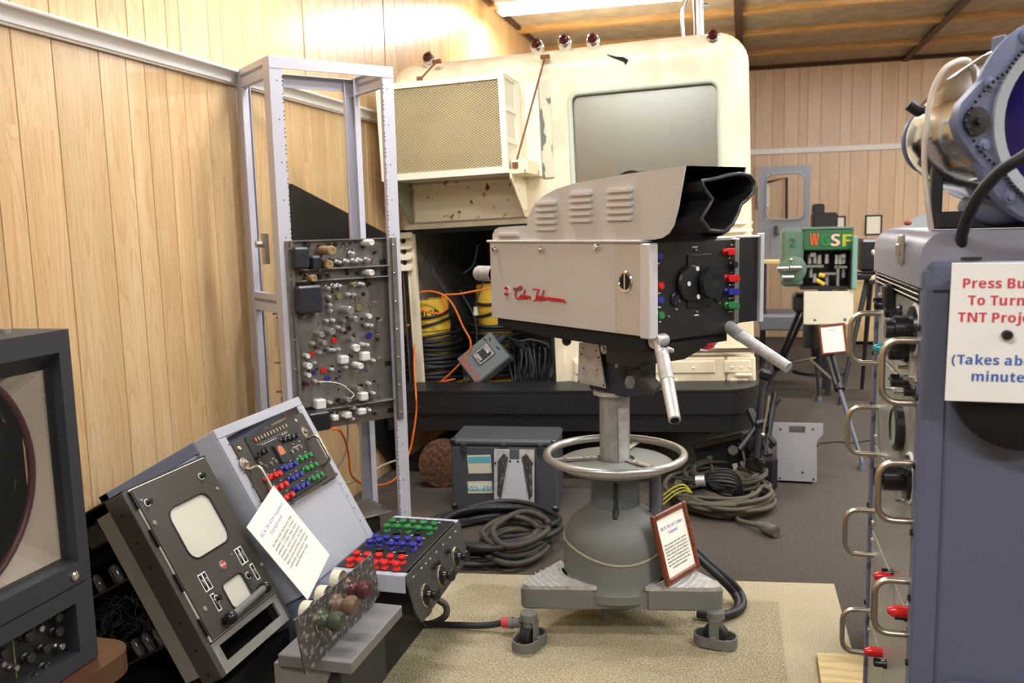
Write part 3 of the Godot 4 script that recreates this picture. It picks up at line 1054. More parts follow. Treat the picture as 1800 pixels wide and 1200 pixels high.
		part("lens", b, mats["marker_red"], ml)
	# a tear in the roof edge, two dark chips
	b = mk()
	var tear := PackedVector2Array()
	for e in [[1066, 92], [1082, 96], [1096, 97], [1105, 102], [1100, 112], [1096, 106], [1086, 102], [1076, 98]]:
		var p := hit(e[0], e[1] + 3, f, 0.0)
		tear.append(Vector2(p.x, p.y))
	b.prism(tear, -0.05, 0.001)
	part("torn_patch", b, mats["matt_black"], o)
	# mast and grab loop on the roof
	var mp := hit(1228, 40, f, -0.35)
	b = mk()
	b.cyl(Vector3(mp.x, top - 0.02, -0.35), Vector3(mp.x, top + 0.62, -0.35), 0.028, -1, 16)
	b.cyl(Vector3(mp.x + 0.03, top + 0.2, -0.35), Vector3(mp.x + 0.055, top + 0.2, -0.35), 0.014, -1, 10)
	part("mast", b, mats["steel"], o)
	b = mk()
	b.tube(curve([Vector3(mp.x - 0.085, top - 0.02, -0.35), Vector3(mp.x - 0.09, top + 0.16, -0.35), Vector3(mp.x - 0.06, top + 0.25, -0.35), Vector3(mp.x, top + 0.27, -0.35)], 6), 0.01, 8)
	part("grab_rail", b, mats["steel"], o)

# ---------------------------------------------------------------- cable reels and the box in the locker
func reel(f: Transform3D, r: float, h: float, label: String, seed_: int, lettered := "") -> void:
	# upright reel: yellow core wound with black cable
	var o := thing("cable_reel", label, "cable reel", f)
	var b := mk()
	b.lathe([Vector2(0, 0), Vector2(r * 1.05, 0), Vector2(r * 1.05, 0.012), Vector2(r * 0.62, 0.014), Vector2(r * 0.62, h * 0.62), Vector2(r * 0.66, h * 0.64), Vector2(r * 0.62, h), Vector2(r * 0.5, h), Vector2(r * 0.48, h - 0.02), Vector2(0, h - 0.02)], 28)
	part("core", b, mats["reel_yellow"], o)
	var g := RandomNumberGenerator.new()
	g.seed = seed_
	b = mk()
	var y := 0.03
	while y < h * 0.62:
		var pts := []
		var tilt := g.randf_range(-0.02, 0.02)
		var ph := g.randf() * TAU
		var rr := r * g.randf_range(0.86, 1.0)
		for k in 28:
			var a := TAU * k / 28
			pts.append(Vector3(cos(a) * rr, y + tilt * sin(a + ph) + 0.004 * sin(a * 3 + ph), sin(a) * rr))
		b.tube(pts, 0.0115, 7, true)
		y += 0.019
	part("cable_winding", b, mats["cable_black"], o)
	b = mk()
	for k in 2:
		var pts := []
		var yy := h * (0.72 + 0.13 * k)
		for j in 24:
			var a := TAU * j / 24
			pts.append(Vector3(cos(a) * r * 0.68, yy + 0.03 * sin(a + 2.0 + k), sin(a) * r * 0.68))
		b.tube(pts, 0.01, 7, true)
	part("loose_turn", b, mats["cable_black"], o)
	if lettered != "":
		text(lettered, 0.035, mats["black"], o, T(Basis(Vector3.UP, 0.3) * Basis(Vector3.BACK, PI), Vector3(r * 0.62 * sin(0.3), h * 0.85, r * 0.62 * cos(0.3) + 0.002)), true)

func build_reels() -> void:
	var f := BF
	var floor_y := hit(850, 683, f).y
	var r1 := hit(762, 660, f, -0.22)
	reel(f * P(r1.x, floor_y + 0.001, -0.24), 0.185, 0.53, "yellow cable reel with black letters wound with thick black cable in the bus locker", 5, "QUIK")
	var r2 := hit(870, 640, f, -0.3)
	reel(f * P(r2.x, floor_y + 0.001, -0.36), 0.175, 0.6, "yellow cable reel with plain core behind the tilted switch box", 9)
	var r3 := hit(945, 660, f, -0.3)
	# a hanging bundle of upright cable loops at the right of the locker
	var b := mk()
	for k in 9:
		var c := hit(905 + k * 7, 640, f, -0.12 - 0.03 * (k % 3))
		var pts := []
		for j in 24:
			var a := TAU * j / 24
			pts.append(f * (c + Vector3(0.05 * cos(a) + 0.012 * sin(a * 2 + k), (0.125 + 0.008 * (k % 3)) * sin(a), 0.06 * cos(a + 0.6))))
		b.tube(pts, 0.0085, 7, true)
	solo("cable_bundle", b, mats["cable_black"], "black cable loops stood on edge at the right of the bus locker", "cable")
	# orange cord
	b = mk()
	var pts := []
	for q in [[800, 666, -0.06], [752, 676, -0.04], [770, 675, -0.05], [826, 615, -0.04], [812, 570, -0.05], [790, 527, -0.05], [760, 512, -0.05], [730, 518, -0.05], [735, 540, -0.05], [770, 551, -0.05], [785, 540, -0.05], [778, 520, -0.05], [810, 516, -0.06], [862, 506, -0.12]]:
		pts.append(f * hit(q[0], q[1], f, q[2]))
	b.tube(curve(pts, 7), 0.0055, 7)
	solo("orange_cord", b, mats["cable_orange"], "thin orange cord looped round the lettered cable reel in the locker", "cord")
	b = mk()
	pts = []
	for q in [[716, 572, 0.03], [724, 569, -0.03], [730, 575, -0.04], [728, 640, 0.05], [731, 690, 0.33], [732, 720, 0.34], [727, 760, 0.36], [718, 800, 0.4], [700, 835, 0.5], [680, 850, 0.55], [650, 852, 0.6], [632, 845, 0.62]]:
		pts.append(f * hit(q[0], q[1], f, q[2]))
	b.tube(curve(pts, 7), 0.0055, 7)
	solo("orange_cord", b, mats["cable_orange"], "orange cord hanging over the bumper down to the floor behind the tall rack", "cord")
	# dark hanging wires
	b = mk()
	for e in [[[750, 450], [775, 500], [790, 520]], [[840, 430], [832, 465], [815, 480]], [[808, 510], [835, 560], [838, 608]], [[850, 495], [838, 530], [836, 552]]]:
		pts = []
		for q in e:
			pts.append(f * hit(q[0], q[1], f, -0.1))
		b.tube(curve(pts, 6), 0.005, 6)
	stuff(solo("hanging_wires", b, mat("wire_grey", Color8(48, 50, 52), 0.5), "thin grey wires hanging inside the bus locker", "wires"))
	b = mk()
	var pl := hit(836, 545, f, -0.1)
	b.cyl(f * (pl + Vector3(0, 0.02, 0)), f * (pl + Vector3(0, -0.012, 0)), 0.013, -1, 12)
	b.cyl(f * (pl + Vector3(0, -0.012, 0)), f * (pl + Vector3(0, -0.03, 0)), 0.017, -1, 12)
	solo("cable_connector", b, mats["gasket"], "pale connector on a thin wire hanging in the locker", "connector")
	# tilted switch box lettered in red
	var c := hit(851, 632, f, -0.03)
	var sf := f * T((Basis(Vector3.UP, 0.25) * Basis(Vector3.BACK, 0.64) * Basis(Vector3.RIGHT, -0.35)).scaled(Vector3.ONE * 1.22), Vector3(c.x - 0.012, c.y, -0.07))
	var o := thing("switch_box", "grey metal switch box lettered in red lying tilted on the cables", "switch box", sf)
	b = mk()
	b.cbox(Vector3(0, 0, -0.03), Vector3(0.215, 0.165, 0.11), 0.006)
	part("box", b, mat("box_grey", Color8(112, 120, 120), 0.5), o)
	b = mk()
	b.cbox(Vector3(0.015, 0.012, 0.028), Vector3(0.1, 0.075, 0.012), 0.005)
	var sp := part("switch_plate", b, mats["steel"], o)
	b = mk()
	b.cbox(Vector3(0.015, 0.012, 0.036), Vector3(0.072, 0.05, 0.01), 0.004)
	var rk := part("rocker", b, mats["charcoal"], sp)
	text("ON", 0.016, mats["white_paint"], sp, T(Basis(Vector3.BACK, -PI / 2), Vector3(0.042, 0.016, 0.042)), true)
	text("OFF", 0.016, mats["white_paint"], sp, T(Basis(Vector3.BACK, -PI / 2), Vector3(-0.012, 0.012, 0.042)), true)
	text("WGSF TV", 0.026, mat("stencil_red", Color8(190, 74, 46), 0.6), o, T(Basis(Vector3.BACK, -PI / 2), Vector3(-0.085, 0.0, 0.0252)), true, "Droid Sans", 0.15)
	b = mk()
	for e in [[0.065, 0.064, 0.4], [0.085, 0.05, -0.5], [0.09, -0.01, 0.3]]:
		b.box(Vector3(e[0], e[1], 0.0265), Vector3(0.005, 0.022, 0.003), Basis(Vector3.BACK, e[2]))
	part("slots", b, mats["matt_black"], o)
	b = mk()
	b.cyl(Vector3(0.105, 0.03, -0.03), Vector3(0.135, 0.03, -0.03), 0.022, -1, 14)
	b.cyl(Vector3(0.135, 0.03, -0.03), Vector3(0.15, 0.03, -0.03), 0.017, -1, 14)
	part("cable_gland", b, mats["charcoal"], o)
	# cable from the gland
	b = mk()
	pts = [sf * Vector3(0.15, 0.03, -0.03)]
	for q in [[912, 600, -0.08], [935, 597, -0.1], [968, 612, -0.1], [960, 655, -0.1], [945, 675, -0.06]]:
		pts.append(f * hit(q[0], q[1], f, q[2]))
	b.tube(curve(pts, 7), 0.009, 8)
	solo("power_cable", b, mats["cable_black"], "black cable curving out of the tilted switch box", "cable")

# ---------------------------------------------------------------- tall open rack with valve chassis
var TURN := Basis(Vector3(0.643, 0, -0.766), Vector3.UP, Vector3(0.766, 0, 0.643)).orthonormalized()
var RK := Transform3D(TURN, Vector3(-1.732, 0, -3.04))

func channel_post(x: float, z: float, sx: float, sz: float, h: float) -> Mesher:
	# outer corner at (x, z); flanges run inward by sx and sz
	var b := mk()
	b.cbox(Vector3(x + sx * 0.026, h / 2, z + sz * 0.0015), Vector3(0.052, h, 0.003), 0.001)
	b.cbox(Vector3(x + sx * 0.0015, h / 2, z + sz * 0.033), Vector3(0.003, h, 0.06), 0.001)
	b.cbox(Vector3(x + sx * 0.0505, h / 2, z + sz * 0.012), Vector3(0.003, h, 0.02), 0.001)
	b.cbox(Vector3(x + sx * 0.014, h / 2, z + sz * 0.0625), Vector3(0.026, h, 0.003), 0.001)
	return b

func build_tall_rack() -> void:
	var f := RK
	var W := 0.525
	var D := 0.385
	var H := 2.105
	var o := thing("equipment_rack", "tall open grey steel rack holding a chassis crowded with valves and cans", "rack", f)
	var g: Material = mats["rack_grey"]
	for e in [[0.0, 0.0, 1.0, -1.0], [W, 0.0, -1.0, -1.0], [0.0, -D, 1.0, 1.0], [W, -D, -1.0, 1.0]]:
		part("post", channel_post(e[0], e[1], e[2], e[3], H), g, o)
	var b := mk()
	b.cbox(Vector3(W / 2, H - 0.022, -0.0005), Vector3(W, 0.044, 0.004), 0.001)
	b.cbox(Vector3(W / 2, H - 0.0015, -0.02), Vector3(W, 0.003, 0.04), 0.001)
	part("top_rail", b, g, o)
	b = mk()
	b.cbox(Vector3(W / 2, H - 0.025, -D + 0.0005), Vector3(W, 0.05, 0.004), 0.001)
	b.cbox(Vector3(W / 2, H - 0.0015, -D + 0.02), Vector3(W, 0.003, 0.04), 0.001)
	part("top_rail", b, g, o)
	for x in [0.003, W - 0.003]:
		for y in [H - 0.035, 1.165]:
			b = mk()
			b.cbox(Vector3(x, y, -D / 2), Vector3(0.004, 0.075, D - 0.01), 0.001)
			b.cbox(Vector3(x + (0.01 if x < 0.1 else -0.01), y + 0.036, -D / 2), Vector3(0.022, 0.003, D - 0.02), 0.001)
			b.cbox(Vector3(x + (0.01 if x < 0.1 else -0.01), y - 0.036, -D / 2), Vector3(0.022, 0.003, D - 0.02), 0.001)
			var sr := part("side_rail", b, g, o)
			b = mk()
			for k in 24:
				b.box(Vector3(x, y + 0.006, -0.05 - k * (D - 0.1) / 23), Vector3(0.0056, 0.014, 0.004))
			stuff(part("slots", b, mats["black"], sr))
	# base rails
	for z in [-0.03, -D + 0.03]:
		b = mk()
		b.cbox(Vector3(W / 2, 0.03, z), Vector3(W - 0.01, 0.06, 0.05), 0.002)
		part("base_rail", b, g, o)
	# rows of tapped holes
	b = mk()
	for x in [0.0505, W - 0.0505, 0.03, W - 0.03]:
		var y := 0.08
		var k := 0
		while y < H - 0.06:
			if x > 0.04 and x < W - 0.04:
				b.cyl(Vector3(x - 0.0002, y, 0.0005 - 0.001), Vector3(x - 0.0002, y, 0.0012), 0.0026, -1, 6)
			elif k % 7 == 0:
				b.cyl(Vector3(x, y, 0), Vector3(x, y, 0.001), 0.0026, -1, 6)
			y += 0.016 if k % 3 != 2 else 0.032
			k += 1
	stuff(part("tapped_holes", b, mats["black"], o))
	# --- chassis
	var zp := -0.045
	var c0 := hit(514, 424, f, zp); var c1 := hit(686, 416, f, zp); var c2 := hit(700, 738, f, zp)
	var ct := (c0.y + c1.y) / 2
	var cb := c2.y + 0.015
	var cx0 := 0.03; var cx1 := W - 0.03
	b = mk()
	b.cbox(Vector3((cx0 + cx1) / 2, (ct + cb) / 2, zp - 0.004), Vector3(cx1 - cx0, ct - cb, 0.006), 0.001)
	b.box(Vector3((cx0 + cx1) / 2, ct - 0.002, zp + 0.01), Vector3(cx1 - cx0, 0.004, 0.03))
	b.box(Vector3(cx1 - 0.015, (ct + cb) / 2, zp + 0.035), Vector3(0.004, ct - cb, 0.05))
	b.box(Vector3(cx0 + 0.012, (ct + cb) / 2, zp + 0.035), Vector3(0.004, ct - cb, 0.05))
	var ch := part("chassis", b, mats["chassis_grey"], o)
	ch.set_meta("label", "dusty grey chassis sheet set with valves, cans and coils")
	# zoomed pixel list -> local point on the plane z
	var zx := func(u: float, v: float, z: float) -> Vector3: return hit(380 + u / 3.1575, 380 + v / 3.1575, f, z)
	# raised lower deck, shelves
	var d0: Vector3 = zx.call(452, 395, zp + 0.02)
	var d1: Vector3 = zx.call(880, 1010, zp + 0.02)
	b = mk()
	b.cbox(Vector3((cx0 + 0.03 + d1.x) / 2, (d0.y + d1.y) / 2, zp + 0.007), Vector3(d1.x - cx0 - 0.03, d0.y - d1.y, 0.016), 0.003)
	part("deck", b, mats["chassis_grey"], ch)
	for v in [285, 345, 1048]:
		var y: float = zx.call(700, v, zp).y
		b = mk()
		b.cbox(Vector3((cx0 + cx1) / 2 - 0.005, y, zp + 0.018), Vector3(cx1 - cx0 - 0.02, 0.005, 0.045), 0.001)
		part("shelf", b, mats["chassis_grey"], ch)
	# mounting strips with screws down both edges
	for x in [cx0 + 0.008, cx1 - 0.006]:
		b = mk()
		b.cbox(Vector3(x, (ct + cb) / 2, 0.0035), Vector3(0.034, ct - cb, 0.004), 0.001)
		part("mounting_strip", b, mats["chassis_grey"], ch)
		for k in 7:
			b = mk()
			screw(b, Vector3(x, lerpf(cb, ct, 0.04 + 0.153 * k), 0.0055), 0.006, 0.004)
			part("screw", b, mats["chrome"], ch)
	var along := func(called: String, u: float, v: float, r: float, len_: float, m: Material, tip := true) -> void:
		var p: Vector3 = zx.call(u, v, zp + 0.012 + len_)
		var m2 := mk()
		m2.at(T(LAY, Vector3(p.x, p.y, zp)))
		var rr := r / 3.1575 * 0.00225
		var l := len_ + 0.012
		m2.lathe([Vector2(rr, 0), Vector2(rr, l - rr * 0.2), Vector2(rr * 0.86, l), Vector2(rr * 0.45, l), Vector2(rr * 0.4, l - 0.002), Vector2(0, l - 0.002)], 14)
		part(called, m2, m, ch)
	for e in [[865, 145, 18, .075], [865, 313, 18, .065], [783, 732, 22, .03], [512, 777, 13, .045], [520, 832, 18, .055], [518, 883, 13, .045], [855, 555, 15, .03], [805, 832, 18, .075]]:
		along.call("capacitor_can", e[0], e[1], e[2], e[3], mats["white_can"])
	for e in [[750, 523, 23, .09], [780, 572, 16, .07], [648, 640, 18, .065], [590, 658, 16, .07], [605, 702, 15, .05], [760, 682, 13, .04], [712, 577, 13, .045], [800, 962, 17, .065], [740, 1020, 15, .05]]:
		along.call("capacitor_can", e[0], e[1], e[2], e[3], mats["silver_can"])
	for e in [[645, 190, 26, .11], [630, 268, 26, .05], [545, 345, 20, .065]]:
		along.call("paper_capacitor", e[0], e[1], e[2], e[3], mats["brown_can"])
	for e in [[770, 380, 13, .05], [685, 445, 15, .03], [795, 508, 20, .015]]:
		along.call("olive_capacitor", e[0], e[1], e[2], e[3], mats["olive_can"])
	for e in [[508, 932, 14, .04], [557, 731, 9, .02], [725, 645, 9, .02]]:
		along.call("red_can", e[0], e[1], e[2], e[3], mats["maroon"])
	# small glass valves with a bright pip
	var valve := mk().at(T(LAY, Vector3.ZERO))
	valve.lathe([Vector2(0.0085, 0), Vector2(0.0085, 0.028), Vector2(0.0075, 0.034), Vector2(0.004, 0.038), Vector2(0.002, 0.042), Vector2(0, 0.044)], 12)
	var vm := valve.mesh(mats["valve_glass"])
	var sock := mk().at(T(LAY, Vector3.ZERO))
	sock.lathe([Vector2(0.012, 0), Vector2(0.012, 0.008), Vector2(0.009, 0.009)], 12)
	var sm := sock.mesh(mats["steel"])
	for e in [[690, 257], [735, 252], [780, 250], [808, 246], [852, 243], [665, 390], [692, 388], [800, 375], [820, 378], [628, 400], [632, 450], [740, 435], [770, 437], [637, 495], [640, 527], [765, 207], [620, 582], [655, 580], [685, 618], [710, 632], [845, 606], [868, 608], [638, 742], [658, 744], [685, 740], [545, 708], [582, 757], [822, 712], [845, 716], [555, 918], [855, 930], [648, 852], [725, 840], [880, 985], [770, 1065], [855, 1078], [710, 1108], [765, 1127], [640, 1037], [555, 550], [552, 815], [490, 555], [880, 803]]:
		var p: Vector3 = zx.call(e[0], e[1], zp + 0.045)
		var vo := inst("valve", vm, ch, P(p.x, p.y, zp + 0.008))
		inst("valve_socket", sm, ch, P(p.x, p.y, zp + 0.004))
	# coloured caps
	for e in [[657, 688, 18, "knob_red"], [533, 765, 16, "knob_red"], [598, 855, 18, "knob_red"], [850, 662, 19, "knob_blue"], [618, 900, 18, "knob_blue"], [543, 868, 14, "knob_blue"], [835, 857, 9, "knob_blue"], [685, 890, 9, "knob_blue"], [712, 1060, 8, "knob_red"], [580, 335, 14, "knob_black"], [625, 330, 11, "knob_black"], [668, 157, 12, "knob_black"], [820, 432, 12, "knob_black"], [790, 315, 11, "knob_black"], [740, 622, 14, "knob_black"], [805, 940, 14, "knob_black"], [678, 1020, 16, "knob_black"], [880, 915, 9, "knob_black"], [710, 155, 8, "knob_black"], [748, 150, 8, "knob_black"], [785, 142, 8, "knob_black"], [630, 155, 8, "knob_black"], [510, 160, 16, "knob_black"], [735, 318, 9, "knob_black"], [680, 962, 8, "knob_black"], [718, 965, 7, "knob_black"]]:
		var r: float = e[2] / 3.1575 * 0.00225
		var p: Vector3 = zx.call(e[0], e[1], zp + 0.012 + r)
		knob(ch, P(p.x, p.y, zp + 0.006), mats[e[3]], r, r * 1.6, "cap")
	# square cans
	for e in [[585, 1045, 66, 56, .05, "white_can"], [715, 797, 56, 48, .05, "white_can"], [835, 778, 56, 52, .05, "white_can"], [825, 1002, 56, 48, .05, "white_can"], [665, 1120, 44, 34, .05, "white_can"], [735, 1105, 48, 38, .05, "white_can"], [815, 1085, 52, 38, .05, "white_can"], [638, 740, 26, 26, .02, "steel"], [728, 728, 32, 34, .012, "cap_blue"]]:
		var p: Vector3 = zx.call(e[0], e[1], zp + e[4])
		b = mk()
		b.cbox(Vector3(p.x, p.y, zp + e[4] / 2), Vector3(e[2] * 0.00072 * 0.92, e[3] * 0.00072, e[4]), 0.005)
		part("coil_can", b, mats[e[5]] if e[5] != "cap_blue" else mat("cap_blue", Color8(40, 104, 196), 0.4), ch)
	# black transformers
	for e in [[478, 232, 92, 116, .09], [560, 257, 66, 74, .06], [525, 462, 150, 150, .1]]:
		var p: Vector3 = zx.call(e[0], e[1], zp + e[4])
		b = mk()
		b.cbox(Vector3(p.x, p.y, zp + e[4] / 2), Vector3(e[2] * 0.00072 * 0.95, e[3] * 0.00072, e[4]), 0.008)
		b.cyl(Vector3(p.x + 0.015, p.y + 0.01, zp + e[4]), Vector3(p.x + 0.015, p.y + 0.01, zp + e[4] + 0.003), 0.006, -1, 10)
		part("transformer", b, mat("transformer_black", Color8(38, 40, 46), 0.3), ch)
	# small plates riveted on the right flange
	for e in [[925, 252], [930, 313], [955, 815], [968, 1075]]:
		var p: Vector3 = zx.call(e[0], e[1], zp + 0.004)
		b = mk()
		b.box(Vector3(p.x, p.y, zp + 0.002), Vector3(0.026, 0.02, 0.004))
		part("tag_plate", b, mats["black"], ch)
	# small solder lugs, resistors and rivets scattered over the deck
	var gs := RandomNumberGenerator.new()
	gs.seed = 31
	for kind in [["rivets", "steel", 70], ["resistors", "brown_can", 45], ["sockets", "knob_black", 60]]:
		b = mk()
		for k in kind[2]:
			var x := gs.randf_range(cx0 + 0.05, cx1 - 0.07)
			var y := gs.randf_range(cb + 0.03, ct - 0.02)
			if kind[0] == "resistors":
				var a := gs.randf() * PI
				b.cyl(Vector3(x, y, zp + 0.02), Vector3(x + 0.016 * cos(a), y + 0.016 * sin(a), zp + 0.02), 0.0028, -1, 6)
			else:
				b.cyl(Vector3(x, y, zp), Vector3(x, y, zp + (0.02 if kind[0] == "rivets" else 0.018)), 0.0035 if kind[0] == "rivets" else 0.006, -1, 8)
		stuff(part(kind[0], b, mats[kind[1]], ch))
	# loose white lead
	b = mk()
	var pts := []
	for q in [[565, 918], [640, 920], [700, 935], [745, 970], [765, 990], [748, 1010]]:
		pts.append(zx.call(q[0], q[1], zp + 0.06))
	b.tube(curve(pts, 6), 0.0022, 6)
	part("lead", b, mats["white_can"], ch)
	# wiring stuff behind the left post, seen from the side
	b = mk()
	b.box(Vector3(0.045, lerpf(cb, ct, 0.5), zp - 0.06), Vector3(0.004, (ct - cb) * 0.95, 0.1))
	var sd := part("chassis_side", b, mats["chassis_grey"], ch)
	b = mk()
	var gr := RandomNumberGenerator.new()
	gr.seed = 77
	for k in 60:
		var y := lerpf(cb + 0.02, ct - 0.25, gr.randf())
		var z := zp - gr.randf_range(0.02, 0.16)
		b.cyl(Vector3(0.05, y, z), Vector3(0.05 + gr.randf_range(-0.03, 0.02), y + gr.randf_range(-0.02, 0.02), z + gr.randf_range(-0.02, 0.02)), 0.004, -1, 6)
	stuff(part("wiring", b, mats["olive_can"], sd))
	var kp: Vector3 = hit(475, 437, f, -0.12)
	b = mk()
	b.box(Vector3(-0.012, kp.y, -0.12), Vector3(0.02, 0.12, 0.03))
	b.cyl(Vector3(-0.02, kp.y + 0.02, -0.12), Vector3(-0.05, kp.y + 0.02, -0.12), 0.014, -1, 12)
	part("side_terminal", b, mats["steel"], ch)
	# black power box under the chassis and its orange cord
	var p0: Vector3 = zx.call(575, 1140, 0.06)
	b = mk()
	b.cbox(Vector3(p0.x, p0.y, 0.01), Vector3(0.09, 0.075, 0.11), 0.006)
	part("power_box", b, mats["black"], ch)
	b = mk()
	pts = []
	for q in [[583, 753, 0.02], [598, 757, -0.05], [608, 778, -0.2], [613, 800, -0.3], [618, 835, -0.36], [640, 853, -0.5]]:
		pts.append(f * hit(q[0], q[1], f, q[2]))
	b.tube(curve(pts, 6), 0.0055, 7)
	solo("orange_cord", b, mats["cable_orange"], "orange cord from the black power box under the valve chassis", "cord")
	b = mk()
	pts = []
	for q in [[611, 740, -0.3], [611, 780, -0.32], [603, 805, -0.33], [592, 825, -0.34], [600, 850, -0.35], [640, 838, -0.5], [672, 818, -0.6], [705, 806, -0.7]]:
		pts.append(f * hit(q[0], q[1], f, q[2]))
	b.tube(curve(pts, 6), 0.005, 7)
	solo("hanging_cable", b, mat("cord_grey", Color8(172, 168, 156), 0.5), "pale grey cord hanging behind the tall rack", "cord")
	# black box lying in the foot of the rack
	var q0 := hit(668, 900, f, -0.08)
	var bo := thing("supply_unit", "black power supply lying on a grey bracket at the foot of the tall rack", "power supply", f * P(W * 0.55, 0.0, -0.16))
	b = mk()
	b.cbox(Vector3(0, 0.16, 0), Vector3(0.24, 0.11, 0.2), 0.012)
	part("case", b, mats["black"], bo)
	b = mk()
	b.cbox(Vector3(0.0, 0.222, 0.0), Vector3(0.34, 0.008, 0.24), 0.002)
	b.cbox(Vector3(-0.12, 0.225, -0.02), Vector3(0.09, 0.02, 0.06), 0.003)
	b.cbox(Vector3(0, 0.05, -0.05), Vector3(0.34, 0.1, 0.02), 0.002)
	b.cbox(Vector3(0, 0.1, 0), Vector3(0.3, 0.01, 0.2), 0.002)
	b.cbox(Vector3(0, 0.05, 0.08), Vector3(0.3, 0.1, 0.02), 0.002)
	part("bracket", b, mats["chassis_grey"], bo)
	b = mk()
	b.cbox(Vector3(-0.125, 0.16, 0.07), Vector3(0.03, 0.06, 0.06), 0.003)
	part("fuse_holder", b, mats["brown_can"], bo)
	# leaning black board behind the rack
	b = mk()
	b.at(T(Basis(Vector3.UP, PI / 2), Vector3(WALL_X + 0.012, 0, 0)))
	var bp := PackedVector2Array()
	for q in [[510, 323], [678, 411], [722, 840], [696, 858], [634, 740], [505, 480]]:
		var p := hit(q[0], q[1], Transform3D.IDENTITY, WALL_X + 0.022, 0)
		bp.append(Vector2(-p.z, maxf(p.y, 0.002)))
	b.prism(bp, 0.0, 0.02)
	solo("black_board", b, mats["black"], "glossy black sloping board leaning on the wood wall behind the tall rack", "board")

# ---------------------------------------------------------------- slant console by the left wall
var SLANT := Basis(Vector3(0, 0, -1), Vector3(-0.4756, 0.8797, 0), Vector3(0.8797, 0.4756, 0)).orthonormalized()
var CF := Transform3D(SLANT, Vector3(-1.556, 0.854, -2.275))
var MF := Transform3D(SLANT, Vector3(-1.52, 0.80, -1.835))

